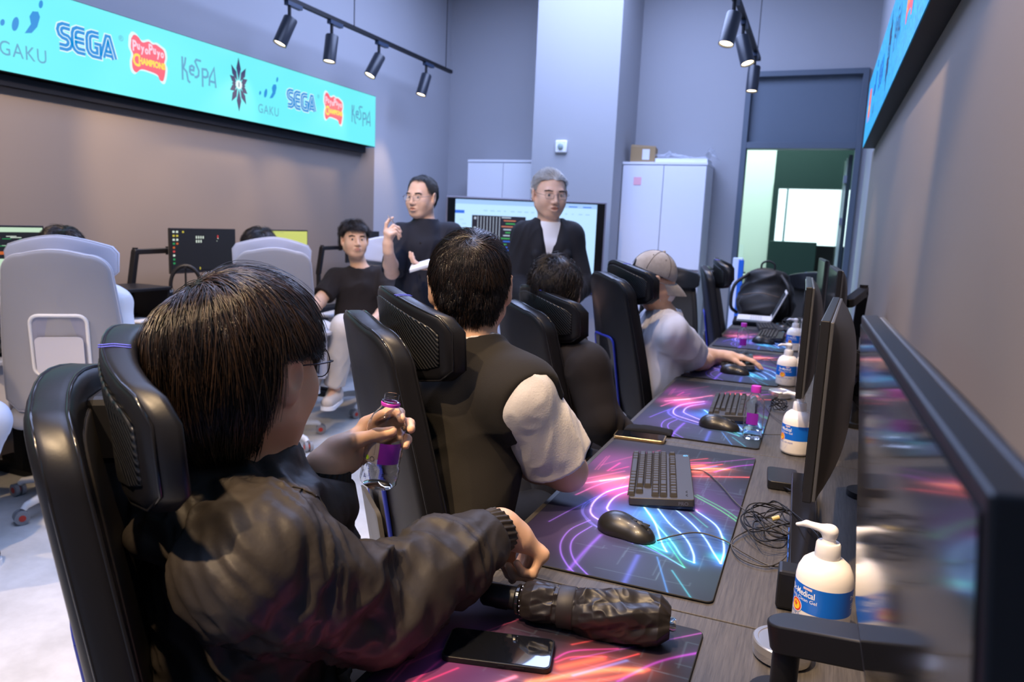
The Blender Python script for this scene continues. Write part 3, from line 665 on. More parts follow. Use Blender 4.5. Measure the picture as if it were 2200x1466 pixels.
# right LED wall: pixelated blue picture, logos seen at a glancing angle
M_led2 = mat('LED blue picture', (.02, .05, .08), .4, emit=(.01, .42, .95), es=1.)
nt = M_led2.node_tree; bs = nt.nodes['Principled BSDF']
tc = nt.nodes.new('ShaderNodeTexCoord'); n1 = nt.nodes.new('ShaderNodeTexNoise'); n1.inputs['Scale'].default_value = 60; rp = nt.nodes.new('ShaderNodeValToRGB')
rp.color_ramp.elements[0].color = (.0, .26, .80, 1); rp.color_ramp.elements[1].color = (.03, .55, 1., 1); rp.color_ramp.elements[0].position = .35; rp.color_ramp.elements[1].position = .65
nt.links.new(tc.outputs['Object'], n1.inputs[0]); nt.links.new(n1.outputs[0], rp.inputs[0]); nt.links.new(rp.outputs[0], bs.inputs['Emission Color'])
XD = .209
t = thing('led_display', 'blue LED screen with a deep black housing high on the right wall', 'display', (0, 0, 0))
b = MB(); b.box(((XD+XR)/2+.001, (6.1+YF)/2, (Z0+Z1)/2-.006), (XR-XD-.004, 6.1-YF, LH)); b.build('housing', M_blk, t, 0)
b = MB(); b.add([(XD, YF, Z0-.004), (XD, YF, Z1-.01), (XD, 6.097, Z1-.01), (XD, 6.097, Z0-.004)], [(0, 1, 2, 3)]); b.build('screen', M_led2, t, 0)
LED2 = [M_led2, M_navy, mat('LED deep blue', (0, 0, 0), .5, emit=(.01, .10, .55), es=1.), M_led2, M_red, mat('LED orange', (0, 0, 0), .5, emit=(.9, .35, .05), es=1.), mat('LED gold', (0, 0, 0), .5, emit=(.95, .55, .05), es=1.), M_navy]
for i, (fn, s, y) in enumerate(((logo_puyo, .26, 5.65), (logo_gaku, .28, 5.15), (logo_sega, .36, 4.6), (logo_flower, .4, 4.1), (logo_kespa, .28, 3.65), (logo_puyo, .26, 3.1), (logo_sega, .36, 2.5), (logo_gaku, .28, 1.9), (logo_puyo, .26, 1.3))):
    b = MB(); fn(b, s); V = np.concatenate(b.v); b.v = [np.stack([XD-.001-V[:, 2], y-V[:, 0], (Z0+Z1)/2+V[:, 1]], 1)]
    b.build('emblem' if fn in (logo_puyo, logo_flower) else 'logo', LED2, t, 0)

# ------------------------------------------------------------------ track lights
def track(name_lbl, X, y0, y1, rods):
    t = thing('light_track', name_lbl, 'track', (X, y1, 2.9))
    b = MB(); b.box((0, (y0-y1)/2, 0), (.035, y1-y0, .03)); b.build('rail', M_blk, t, 0)
    for y in rods:
        b = MB(); b.cyl((0, y-y1, .015), (0, y-y1, CEIL-2.9), .004, n=6); b.build('suspension_rod', M_blk, t, 60)
    return t
TL = track('black light track hanging along the left side of the room', -3.66, -2.6, 7.07, (6.95, 5.35, 3.2, .8))
TR = track('black light track hanging near the right side by the door', -.66, 3.2, 7.07, (6.9, 4.6))
M_spotin = mat('lit lamp face', (.9, .8, .6), .5, emit=(1., .80, .52), es=9.)
def spot_head():
    t = thing('track_spotlight', '', 'spotlight', (0, 0, 0), 0, 'cylindrical spotlights on the tracks')
    b = MB(); b.box((0, .045, -.03), (.038, .16, .028)); b.build('adapter', mat('blue black adapter', (.02, .035, .07), .4), t, 0)
    b = MB(); b.cyl((0, 0, -.015), (0, 0, -.13), .013, n=10); b.build('swivel_arm', M_blk, t, 60)
    return t
SPM = mat('satin black barrel', (.018, .022, .032), .35)
def add_spot(proto, loc, aim, label, energy):
    o = place(proto, loc, 0, label) if proto else spot_head()
    if not proto: o.location = loc; o['label'] = label
    d = unit(np.array(aim)); B = basis(d); p = np.array([0, 0, -.13]); L = .21
    top = p-d*.03+np.array([0, 0, -.02]); b = MB()
    b.lathe([(.012, 0), (.046, .004), (.050, .012), (.050, L), (.045, L), (.043, L-.02)], 24, 0, B, top, cap=True); bar = b.build('barrel', SPM, o, 40)
    b = MB(); b.lathe([(.0001, L-.012), (.042, L-.012)], 24, 0, B, top, cap=False); b.build('lamp_face', M_spotin, bar, 0)
    w = np.array(loc)+top+d*(L+.01); lamp('track_and_fill_beam', 'SPOT', w, energy, WARM, .03, w+d, 62, .7)
    return o
p0 = spot_head(); bpy.data.objects
where = [((-3.66, 4.55), (-.25, -.35, -1), 'first black spotlight from the left end of the left track, cut by the frame top', 30), ((-3.66, 5.05), (-.02, -.15, -1), 'second spotlight on the left track, hanging straight down', 26),
         ((-3.66, 5.72), (-.28, -.45, -1), 'third spotlight on the left track, tilted towards the wall', 26), ((-3.66, 6.55), (-.16, -.25, -1), 'last spotlight at the far end of the left track', 18),
         ((-.66, 5.15), (-.15, -.25, -1), 'nearest spotlight of the right track, cut by the frame top', 22), ((-.66, 5.75), (.32, -.2, -1), 'middle spotlight of the right track, tilted to the right', 22),
         ((-.66, 6.75), (-.02, -.1, -1), 'farthest spotlight of the right track, hanging straight down', 18)]
for i, ((x, y), aim, lb, e) in enumerate(where): add_spot(p0 if i else None, (x, y, 2.9), aim, lb, e) if i else None
p0.location = (where[0][0][0], where[0][0][1], 2.9); p0['label'] = where[0][2]
def _first(o, loc, aim, energy):
    d = unit(np.array(aim)); B = basis(d); L = .21; top = np.array([0, 0, -.15])-d*.03; b = MB()
    b.lathe([(.012, 0), (.046, .004), (.050, .012), (.050, L), (.045, L), (.043, L-.02)], 24, 0, B, top); bar = b.build('barrel', SPM, o, 40)
    b = MB(); b.lathe([(.0001, L-.012), (.042, L-.012)], 24, 0, B, top, cap=False); b.build('lamp_face', M_spotin, bar, 0)
    w = np.array(loc)+top+d*(L+.01); lamp('track_and_fill_beam', 'SPOT', w, energy, WARM, .03, w+d, 62, .7)
_first(p0, (*where[0][0], 2.9), where[0][1], where[0][3])

# ------------------------------------------------------------------ cabinets, box, wrap, wall switch
M_cab = mat('white cabinet laminate', (.74, .74, .80), .35)
def cabinet(label, x0, x1, yf, zt):
    w = x1-x0; t = thing('storage_cabinet', label, 'cabinet', ((x0+x1)/2, yf, 0))
    b = MB(); b.box((0, .225, zt/2), (w, .43, zt)); b.build('body', M_cab, t, 0, bev=.003)
    b = MB(); b.box((0, .21, zt+.012), (w+.01, .45, .025)); b.build('top_panel', M_cab, t, 0, bev=.003)
    for sx in (-1, 1):
        b = MB(); b.box((sx*w/4, -.010, (zt+1.02)/2), (w/2-.006, .02, zt-1.04)); d = b.build('door', M_cab, t, 0, bev=.002)
        b = MB(); b.box((-w/4+.1 if sx < 0 else .06, -.024, 1.12), (.05, .012, .018)); b.build('handle', M_blk, d, 0)
        b = MB(); b.box((sx*w/4, -.010, .50), (w/2-.006, .02, .94)); b.build('lower_door', M_cab, t, 0, bev=.002)
    b = MB(); b.box((0, -.004, .995), (w, .02, .03)); b.build('rail', mat('grey rail', (.42, .43, .48), .4), t, 0)
    return t
c1 = cabinet('tall white storage cabinet between the pillar and the doorway', -1.875, -1.065, 7.35, 2.02)
b = MB(); b.box((-.25, -.022, 1.86), (.075, .002, .075)); b.build('pink_sticker', mat('pink sticker', (.85, .42, .50), .6), c1, 0)
b = MB(); b.box((-.30, -.022, 1.00), (.075, .002, .075)); b.build('paper_sticker', mat('pale sticker', (.60, .60, .66), .6), c1, 0)
cabinet('white storage cabinet left of the pillar, behind the presentation screen', -3.565, -2.74, 7.35, 2.03)
t = thing('cardboard_box', 'brown cardboard box on the left of the tall white cabinet', 'box', (-1.71, 7.50, 2.045), R(6))
M_card = mat('brown cardboard', (.33, .22, .11), .8)
b = MB(); b.box((0, 0, .075), (.24, .22, .15)); b.build('carton', M_card, t, 0, bev=.003)
b = MB(); b.box((.03, -.112, .075), (.07, .002, .10)); b.build('label_sheet', mat('white paper', (.7, .7, .72), .7), t, 0)
b = MB(); b.add([(-.12, -.11, .151), (.12, -.11, .151), (.12, -.02, .165), (-.12, -.04, .175)], [(0, 1, 2, 3)]); b.build('flap', M_card, t, 0)
t = thing('foam_board', 'flat white package lying on top of the tall cabinet', 'package', (-1.32, 7.52, 2.045))
b = MB(); b.box((0, 0, .02), (.50, .3, .035)); b.build('slab', mat('white foam', (.78, .80, .88), .7), t, 0, bev=.004)
def crumple(u, v):
    P = np.stack([-.22+.58*u, -.17+.34*v, .045+0*u], 1); n_ = vnoise(P*22, 3)+.5*vnoise(P*50, 5); P[:, 2] += .05*n_*np.clip(1-np.abs(u-.25)*2.2, .12, 1)+.10*np.exp(-((u-.90)/.05)**2)*n_
    P[:, 0] += .02*(vnoise(P*30, 8)-.5); return P
V, F_ = grid_mesh(crumple, 46, 24)
o = mesh_obj('plastic_wrap', V, F_, mat('clear plastic wrap', (.9, .93, 1.), .12, trans=.8, ior=1.2, alpha=.55), None); o.location = (-1.36, 7.52, 2.045)
tag(o, 'crumpled clear plastic wrap spread over the tall white cabinet', 'plastic wrap')
t = thing('wall_switch', 'white square control switch on the pillar', 'switch', (-2.405, 6.985, 2.15))
b = MB(); b.box((0, 0, 0), (.12, .03, .12)); b.build('plate', M_white, t, 40, bev=.012)
b = MB(); b.lathe([(.0001, 0), (.026, 0), (.028, .012), (.012, .02), (.0001, .02)], 24, 0, basis((0, -1, 0)), (0, -.016, 0)); b.build('dial', mat('grey green dial', (.30, .38, .36), .3), t, 40)

# ------------------------------------------------------------------ presentation screen
TVL, TVR = np.array([-3.11, 5.98]), np.array([-1.79, 6.52]); dv = TVR-TVL; tw = np.linalg.norm(dv); ta = math.atan2(dv[1], dv[0]); tz0, tz1 = .775, 1.617; th = tz1-tz0
t = thing('presentation_screen', 'large presentation screen on a stand behind the two standing men', 'screen', (*((TVL+TVR)/2), 0), ta)
b = MB(); b.box((0, .03, (tz0+tz1)/2), (tw, .06, th)); b.build('housing', mat('grey metal bezel', (.20, .19, .23), .4), t, 0, bev=.006)
b = MB(); b.box((0, -.002, (tz0+tz1)/2), (tw-.03, .006, th-.03)); b.build('glass', mat('tv black glass', (.004, .004, .005), .15), t, 0)
TS = [mat('tv white page', (.1, .1, .1), .5, emit=(.42, .68, .98), es=1.1), mat('tv pale bar', (.1, .1, .1), .5, emit=(.30, .52, .88), es=1.), mat('tv dark code', (0, 0, 0), .5, emit=(.006, .006, .02), es=1.),
      mat('tv blue', (0, 0, 0), .5, emit=(.03, .16, .80), es=1.), mat('tv code white', (0, 0, 0), .5, emit=(.5, .6, .75), es=1.), mat('tv code orange', (0, 0, 0), .5, emit=(.6, .2, .12), es=1.), mat('tv taskbar', (0, 0, 0), .5, emit=(.02, .07, .42), es=1.), mat('tv code green', (0, 0, 0), .5, emit=(.05, .45, .12), es=1.)]
b = MB(); sw = tw-.17; sh = th-.05
def rect(u0, v0, u1, v1, mi, z): b.add([((u-.5)*sw, -.0055-z*.0008, tz0+.025+(1-v)*sh) for u, v in ((u0, v0), (u0, v1), (u1, v1), (u1, v0))], [(0, 1, 2, 3)], mi)
rect(0, 0, 1, 1, 0, 0); rect(0, 0, 1, .05, 1, 1); rect(0, .12, .065, .155, 3, 1); rect(0, .955, 1, 1, 6, 1); rect(.12, .17, .50, .93, 2, 1)
rr = random.Random(3)
for k in range(8): rect(.16+k*.022, .18, .164+k*.022, .92, 4, 2)
for k in range(22):
    v = .18+k*.033; u = .33+rr.choice((0, .015, .03)); rect(u, v, u+rr.uniform(.03, .09), v+.012, rr.choice((3, 4, 4, 5, 7, 3)), 2)
for k in range(5): rect(.135, .19+k*.11, .15, .215+k*.11, 4, 2)
for k in range(16): u = .2+k*.048; rect(u, .11, u+rr.uniform(.01, .03), .122, 1, 1)
for k in range(14): rect(.03+.02*(k % 3), .22+k*.045, .06+.02*(k % 3), .228+k*.045, 1, 1)
for k in range(9): u = rr.uniform(.55, .9); v = .2+k*.08; rect(u, v, u+rr.uniform(.04, .09), v+.01, 1, 1)
for k in range(4): rect(.60+k*.10, .03, .66+k*.10, .04, 3, 2)
b.build('picture', TS, t, 0)
b = MB(); b.box((0, .06, .45), (.10, .06, .72)); b.box((0, .06, .09), (.9, .5, .04)); b.box((0, .06, .56), (.5, .3, .02)); b.build('stand', mat('lilac grey stand', (.20, .19, .24), .4), t, 0, bev=.004)
for sx in (-1, 1):
    for sy in (-1, 1): b = MB(); b.cyl((sx*.4, .06+sy*.2, .035), (sx*.4+.03, .06+sy*.2, .035), .035); b.build('caster', M_blk, t, 40)
tt = thing('desktop_computer', 'desktop computer glowing blue on the floor under the presentation screen', 'computer', (-2.10, 5.60, 0), R(20))
b = MB(); b.box((0, 0, .38), (.22, .44, .70)); b.build('case', mat('glowing blue case', (.02, .03, .2), .3, emit=(.01, .02, .62), es=1.), tt, 0, bev=.01)
b = MB(); b.box((0, -.225, .52), (.16, .01, .10)); b.build('light_strip', mat('cyan strip', (0, 0, 0), .4, emit=(.03, .7, .9), es=1.2), tt, 0)
# ------------------------------------------------------------------ desks on the right
ZT = .74
M_wood = mat('grey brown wood laminate', (.045, .041, .039), .5, spec=.4, noise_col=((.082, .075, .070), 30., (9, .35, 9)), bump=(90, .25, .0006, (8, .4, 8)))
M_edge = mat('dark desk edging', (.03, .03, .032), .5)
D0, DS = 1.22, 1.04
def desk(label, y0, x0, x1, length, zt=ZT, group=None):
    t = thing('gaming_desk', label, 'desk', (0, y0, 0), 0, group); w = x1-x0
    b = MB(); b.box(((x0+x1)/2, length/2, zt-.0135), (w, length-.003, .025)); b.build('tabletop', M_wood, t, 0, bev=.002)
    b = MB(); b.box(((x0+x1)/2, length/2, zt-.05), (w-.12, length-.16, .04)); b.build('underframe', M_blk, t, 0)
    for yy in (.06, length-.06):
        b = MB(); b.box(((x0+x1)/2, yy, .345), (.06, .05, .66)); b.box(((x0+x1)/2, yy, .02), (w-.06, .06, .03)); b.build('leg', M_blk, t, 0, bev=.003)
    b = MB(); b.box((x1-.03 if x0 > -2 else x0+.03, length/2, .45), (.015, length-.14, .34)); b.build('modesty_panel', M_edge, t, 0)
    return t
nth = ('nearest', 'second', 'third', 'fourth', 'fifth', 'farthest')
what = ('with the folded umbrella and a phone', 'with the wired mouse and near keyboard', 'with the capped water bottle and silver tin', 'where the person in the cap sits', 'with the empty chair and far water bottle', 'carrying the laptop and backpack')
for i in range(6): desk('%s grey wood desk, %s' % (nth[i], what[i]), D0+DS*(i-1), -.545, .235, DS)
# ------------------------------------------------------------------ printed desk mats
MX0, MW, ML = -.528, .412, .935
def m1(*p):   # pixels on the second mat -> mat coordinates
    o = []
    for x, y in p: q = onz(1100+x/3.143, 860+y/3.143, .744); o.append((q[0]-MX0, q[1]-1.268))
    return o
def m0(*p):
    o = []
    for x, y in p: q = onz(850+x/3.143, 1000+y/3.143, .744); o.append((q[0]-MX0, q[1]-.228))
    return o
def mat_colors(U, W):
    C = np.zeros((len(U), 3))+np.array([.010, .011, .016]); P = np.stack([U, W], 1)
    nz = vnoise(np.stack([U*9, W*9, U*0], 1), 4); C += (nz[:, None]-.3)*np.array([.012, .018, .034])
    def glow(pts, core, halo, wc, wh, s=1., sp=True, fade=None):
        Q = spline(pts, 6)[:, :2] if sp and len(pts) > 2 else np.asarray(pts, float); d = np.full(len(P), 9.); tt = np.zeros(len(P)); n = len(Q)-1
        for k in range(n):
            a, b_ = Q[k], Q[k+1]; ab = b_-a; t = np.clip(((P-a)@ab)/(ab@ab+1e-9), 0, 1); e = np.hypot(*(P-a-t[:, None]*ab).T); m = e < d; d[m] = e[m]; tt[m] = (k+t[m])/n
        f = 1. if fade is None else np.interp(tt, *fade)
        wc = max(wc, .0014); c1 = np.exp(-(d/wc)**2)*s*f; c2 = np.exp(-(d/wh))*s*.55*f
        nonlocal C; C = C+c1[:, None]*np.array(core)+c2[:, None]*np.array(halo)
    B1, B2 = (.45, .75, 1.), (.03, .20, .85); CY = (.1, .75, .80); PK = (.95, .25, .35)
    # soft fields of colour
    for (x, y), r, c in ((m1((690, 600))[0], .055, (.45, .05, .16)), (m1((700, 540))[0], .05, (.55, .10, .12)), (m1((560, 560))[0], .05, (.25, .03, .14)), (m1((900, 780))[0], .05, (.02, .16, .5)), (m1((980, 960))[0], .03, (.02, .35, .45)),
                         (m1((1405, 1060))[0], .018, (.02, .4, .35)), (m1((700, 400))[0], .11, (.10, .02, .07)), (m1((1050, 600))[0], .12, (.06, .03, .14)), (m1((420, 900))[0], .12, (.035, .02, .09)), (m1((1150, 900))[0], .13, (.015, .035, .07)), (m1((800, 1150))[0], .10, (.012, .02, .05)), (m1((1300, 1200))[0], .10, (.008, .022, .03)), (m1((1400, 750))[0], .09, (.03, .01, .07)), (m1((650, 760))[0], .07, (.05, .05, .30)), (m0((1300, 1420))[0], .05, (.35, .06, .02)), (m0((300, 1300))[0], .08, (.07, .01, .09))):
        C = C+np.exp(-((U-x)**2+(W-y)**2)/r**2)[:, None]*np.array(c)
    W1, W2 = .0016, .008
    glow(m1((870, 690), (960, 820), (1010, 960), (1045, 1025)), B1, B2, W1, W2); glow(m1((1045, 1025), (950, 985), (850, 930)), CY, (.0, .4, .5), W1, W2)
    glow(m1((960, 700), (1060, 830), (1140, 900), (1190, 960), (1225, 1040), (1230, 1100)), B1, B2, W1, W2); glow(m1((1230, 1100), (1150, 1060), (1080, 960), (960, 820), (870, 690)), (.2, .7, .8), (.0, .3, .6), W1, W2)
    glow(m1((1060, 705), (1200, 820), (1300, 930), (1360, 1030), (1410, 1105)), B1, B2, W1, W2*1.2)
    glow(m1((1410, 1105), (1432, 1020), (1420, 930), (1380, 850), (1290, 780), (1150, 690)), B1, B2, W1, W2, 1.1)
    glow(m1((1250, 745), (1150, 690), (1000, 600)), (.9, .4, .9), (.4, .05, .5), W1, W2)
    glow(m1((900, 560), (760, 585), (640, 620), (560, 680), (530, 740), (545, 780), (600, 815), (760, 900)), (.6, .55, 1.), (.2, .08, .7), W1*1.2, W2*1.1, 1.1)
    glow(m1((900, 590), (760, 625), (690, 660), (650, 710), (655, 750), (800, 860)), (.6, .55, 1.), (.2, .08, .7), W1*1.2, W2)
    glow(m1((640, 620), (760, 585), (900, 560)), PK, (.6, .05, .15), W1*1.6, W2*1.4)
    for s_ in (m1((620, 630), (500, 690), (470, 740), (490, 790), (560, 850), (800, 950), (1000, 1040), (1160, 1130)), m1((640, 640), (520, 690), (480, 745), (510, 800), (600, 870), (820, 970))):
        glow(s_, (.10, .10, .55), (.03, .03, .2), .0009, .003)
    for s_ in (m1((530, 810), (400, 870), (335, 950), (330, 1030), (370, 1110), (415, 1160)), m1((540, 850), (430, 920), (395, 990), (420, 1080), (510, 1180)), m1((250, 820), (380, 750), (500, 690))):
        glow(s_, (.20, .10, .70), (.05, .03, .2), .0010, .004)
    glow(m1((600, 910), (500, 1010), (380, 1150)), (.12, .05, .45), (.05, .02, .2), .004, .008, .9)
    glow(m1((850, 1050), (760, 1230)), (.04, .06, .35), (.02, .03, .15), .005, .01, .8)
    for s_, c in ((m1((1220, 640), (1400, 740), (1530, 830), (1590, 890)), (.05, .45, .10)), (m1((1250, 640), (1430, 735), (1545, 820), (1600, 880)), (.03, .35, .10)), (m1((1420, 920), (1500, 1010), (1590, 1080)), (.03, .40, .10)),
                  (m1((850, 940), (1165, 1132)), (.02, .40, .22)), (m1((1165, 1132), (1040, 950)), (.02, .35, .15)), (m1((980, 1060), (1050, 1300)), (.03, .14, .42)), (m1((1080, 1150), (1210, 1340)), (.03, .25, .35)), (m1((1200, 760), (1320, 860)), (.03, .25, .2))):
        glow(s_, c, tuple(v*.25 for v in c), .0012, .004)
    # red beams
    glow(m1((1150, 513), (1620, 522)), (.9, .12, .08), (.4, .03, .05), .0016, .006); glow(m1((1150, 455), (1290, 440)), (.8, .12, .03), (.5, .04, .02), .006, .010)
    for s_, c, w_ in ((m1((500, 560), (760, 520), (1000, 470)), PK, .0035), (m1((430, 640), (620, 560), (900, 500)), (.7, .12, .3), .0022), (m1((600, 545), (760, 525)), (.9, .8, .7), .003), (m1((500, 530), (760, 480)), (.35, .06, .2), .002),
                      (m1((600, 440), (780, 390), (1000, 340)), (.25, .03, .08), .0014), (m1((560, 470), (640, 380)), (.22, .03, .08), .001), (m1((580, 470), (660, 375)), (.22, .03, .08), .001), (m1((1170, 410), (1320, 395)), (.5, .05, .06), .002), (m1((1180, 440), (1640, 395)), (.2, .04, .25), .0016)):
        glow(s_, c, tuple(v*.3 for v in c), w_, w_*3)
    for s_, c, w_ in ((m0((1070, 1310), (1200, 1255), (1500, 1240)), (.45, .03, .25), .002), (m0((1080, 1330), (1200, 1295), (1420, 1295)), (.6, .04, .10), .0018), (m0((1000, 1460), (1300, 1370), (1640, 1275)), (.7, .06, .08), .0018),
                      (m0((900, 1466), (1400, 1385), (1650, 1385)), (1., .30, .08), .006), (m0((1000, 1480), (1400, 1450), (1700, 1380)), (.9, .12, .05), .004), (m0((1500, 1460), (1800, 1320), (2200, 1240)), (.25, .03, .40), .0025), (m0((1200, 1420), (1560, 1320)), (.05, .15, .5), .003),
                      (m0((100, 1480), (340, 1290)), (.55, .03, .18), .0022), (m0((150, 1480), (420, 1370)), (.45, .02, .12), .0018)):
        glow(s_, c, tuple(v*.35 for v in c), w_, w_*3)
    # faint circuit traces towards the wall side
    rr = random.Random(5)
    for k in range(90):
        x, y = rr.uniform(.12, .40), rr.uniform(.02, .85); l = rr.uniform(.03, .12); a = rr.choice((0, 1)); q = (x+(l if a else 0), y+(0 if a else l)); e = (q[0]+(0 if a else l*.3), q[1]+(l*.3 if a else 0))
        glow([(x, y), q, e], (.022, .04, .055), (0, 0, 0), .0007, .001, 1., False)
    return np.clip(C*.88, 0, 1)
M_matprint = mat('printed desk mat', (.02, .02, .03), .62, spec=.35, vcol=True); M_hem = mat('stitched black hem', (.012, .012, .013), .8)
def mat_mesh():
    nu, nv = 230, 520; V, F_ = grid_mesh(lambda u, v: np.stack([u*MW, v*ML, 0*u+.0035], 1), nu, nv); r = .012
    for sx, sy in ((0, 0), (0, 1), (1, 0), (1, 1)):     # rounded corners
        cx, cy = (r if not sx else MW-r), (r if not sy else ML-r); dx = V[:, 0]-cx; dy = V[:, 1]-cy; m = ((dx > 0) == bool(sx)) & ((dy > 0) == bool(sy)) & (np.hypot(dx, dy) > r)
        l = np.hypot(dx, dy)[m]; V[m, 0] = cx+dx[m]*r/l; V[m, 1] = cy+dy[m]*r/l
    b = MB(); b.add(V, F_); o = b.build('print', M_matprint, None, 0); set_vcol(o.data, mat_colors(V[:, 0], V[:, 1])); return o
mlab = ('under the phone and umbrella', 'beneath the near keyboard and wired mouse', 'under the capped water bottle', 'in front of the person in the cap', 'by the far water bottle')
for i in range(5):
    t = thing('desk_mat', 'dark mat printed with neon light trails, %s' % mlab[i], 'desk mat', (MX0, D0+DS*(i-1)+.048, ZT+.0005), 0, 'printed desk mats')
    if i == 0: pr = mat_mesh(); pr.parent = t; prm = pr.data
    else: link('print', prm, t)
    P = rrect(MW, ML, .012, 5, MW/2, ML/2); b = MB(); b.tube([(x, y, .0018) for x, y in P+[P[0], P[1]]], .0019, 6); b.build('stitched_hem', M_hem, t, 180)

# ------------------------------------------------------------------ keyboards
M_kb = mat('graphite keyboard case', (.036, .033, .032), .45, spec=.4); M_key = mat('grey black keycap', (.036, .034, .033), .5, spec=.35); M_logo = mat('lit pale blue logo', (.1, .4, .8), .4, emit=(.12, .55, .9), es=.9)
M_kside = mat('blue black keyboard side', (.004, .008, .03), .25)
def key_layout():
    U = .01905; K = []; X0 = -.176
    rows = [([(0, 1)]+[(2+i, 1) for i in range(4)]+[(6.5+i, 1) for i in range(4)]+[(11+i, 1) for i in range(4)]+[(15.25+i, 1) for i in range(3)], 5.25),
            ([(i, 1) for i in range(13)]+[(13, 2)]+[(15.25+i, 1) for i in range(3)], 4), ([(0, 1.5)]+[(1.5+i, 1) for i in range(12)]+[(13.5, 1.5)]+[(15.25+i, 1) for i in range(3)], 3),
            ([(0, 1.75)]+[(1.75+i, 1) for i in range(11)]+[(12.75, 2.25)], 2), ([(0, 2.25)]+[(2.25+i, 1) for i in range(10)]+[(12.25, 2.75), (16.25, 1)], 1),
            ([(0, 1.25), (1.25, 1.25), (2.5, 1.25), (3.75, 6.25), (10, 1.25), (11.25, 1.25), (12.5, 1.25), (13.75, 1.25)]+[(15.25+i, 1) for i in range(3)], 0)]
    for r, y in rows:
        for x, w in r: K.append((X0+(x+w/2)*U*.985, -.060+y*U*.98, w*U*.985-.0012))
    return K
def keycap(w, d=.0178, h=.0085):
    a, c = w/2, d/2; i = .0026; V = [(sx*a, sy*c, 0) for sx, sy in ((-1, -1), (1, -1), (1, 1), (-1, 1))]+[(sx*(a-i), sy*(c-i)+.0006, h) for sx, sy in ((-1, -1), (1, -1), (1, 1), (-1, 1))]+[(sx*(a-i-.0012), sy*(c-i-.0012)+.0006, h+.0006) for sx, sy in ((-1, -1), (1, -1), (1, 1), (-1, 1))]
    Fc = [(0, 1, 5, 4), (1, 2, 6, 5), (2, 3, 7, 6), (3, 0, 4, 7), (4, 5, 9, 8), (5, 6, 10, 9), (6, 7, 11, 10), (7, 4, 8, 11), (8, 9, 10, 11)]
    return V, Fc
keymesh = {}
def keyboard(label, loc, rz, parts):
    t = thing('keyboard', label, 'keyboard', loc, 0, 'black keyboards on the right desks', rot=None); t.rotation_euler = (Matrix.Rotation(rz, 3, 'Z') @ Matrix.Rotation(R(4.5), 3, 'X')).to_euler()
    b = MB(); P = rrect(.360, .150, .006, 3, 0, .010); b.prism(P, .006, .024); V = b.v[0]; V[:, 2] += 0; b.build('case', M_kb, t, 30, bev=.0015)
    b = MB(); b.prism(rrect(.357, .147, .006, 3, 0, .010), .000, .0058); b.build('underside', M_kside, t, 30)
    K = key_layout(); M_ = M_key
    if parts:
        for x, y, w in K:
            k = round(w, 4)
            if k not in keymesh: b = MB(); b.add(*keycap(w)); o = b.build('keycap', M_, t, 25); keymesh[k] = o.data; o.location = (x, y, .0245)
            else: link('keycap', keymesh[k], t, (x, y, .0245))
    else:
        b = MB()
        for x, y, w in K: V, F_ = keycap(w); b.add(V, F_, 0, None, (x, y, .0245))
        b.build('keycaps', M_, t, 25)['kind'] = 'stuff'
    b = MB()
    for i, (r, a0, a1) in enumerate(((.0052, 40, 330),)):
        V, F_ = ribbon(arc(-.165, .074, r, a0, a1, 12), .0018, .0245); b.add(V, F_); b.box((-.162, .0735, .0244), (.0052, .0016, .0006))
    b.build('logo', M_logo, t, 0)
    for x in (.128, .152):
        b = MB(); b.tube(arc_pts(x, .073, .0062, 200, 340, .0245), .0005, 4); b.build('button', M_blk, t, 60)
    V, F_ = text_geo('PRO', .012); b = MB(); b.add(V, F_, 0, np.array([[0, 0, 1], [1, 0, 0], [0, 1, 0.]]), (.1803, .06, .013)); b.build('side_lettering', mat('dim grey lettering', (.10, .10, .13), .4), t, 0)
    return t
def arc_pts(cx, cy, r, a0, a1, z, n=8): return [(cx+r*math.cos(R(a0+(a1-a0)*k/n)), cy+r*math.sin(R(a0+(a1-a0)*k/n)), z) for k in range(n+1)]
def on(px, py, z=ZT+.004): q = onz(px, py, z); return (q[0], q[1], ZT+.0045)
keyboard('black keyboard on the second mat, beyond the wired mouse', on(1414, 1022, .765), R(-90+11), True)
keyboard('black keyboard on the third mat, left of the capped water bottle', on(1572, 872, .765), R(-90+3), True)
keyboard('black keyboard touched by the person in the cap', (-.335, 3.80, ZT+.0045), R(-90+6), False)
keyboard('black keyboard behind the far capped bottle', (-.245, 4.93, ZT+.0045), R(-90), False)
keyboard('farthest black keyboard, lying across the mats by the laptop', (-.28, 5.36, ZT+.0045), R(-90+8), False)
# ------------------------------------------------------------------ mice
M_mouse = mat('satin black mouse shell', (.012, .0115, .0115), .36, coat=.1); M_grip = mat('mouse rubber', (.012, .012, .013), .7)
def mouse_mesh():
    s_ = Shape(); s_.ell((0, -.008, .004), (.032, .062, .034), k=.01); s_.ell((0, .03, .0), (.028, .034, .024), k=.02); s_.ell((.006, -.028, .006), (.033, .036, .033), k=.02); s_.ell((-.040, -.012, .017), (.013, .045, .009), k=.014, mode='sub')
    s_.cone((0, .012, .0375), (0, .07, .018), .0022, .0022, .002, mode='sub'); s_.plane((0, 0, .0006), (0, 0, -1), (-.1, -.1, -.1), (.1, .1, .004)); V, F_ = s_.mesh(.0017); return V, F_
t0 = thing('computer_mouse', '', 'mouse', (0, 0, 0), 0, 'black computer mice on the right desks')
V, F_ = mouse_mesh(); mesh_obj('shell', V, F_, M_mouse, t0)
b = MB(); b.cyl((-.0035, .038, .0235), (.0035, .038, .0235), .010, n=20); b.build('scroll_wheel', M_grip, t0, 40)
for i in range(2): b = MB(); b.box((-.0285, .008+i*.019, .0235-.002*i), (.004, .016, .004), M=roty(-.5)); b.build('side_button', M_grip, t0, 0, bev=.001)
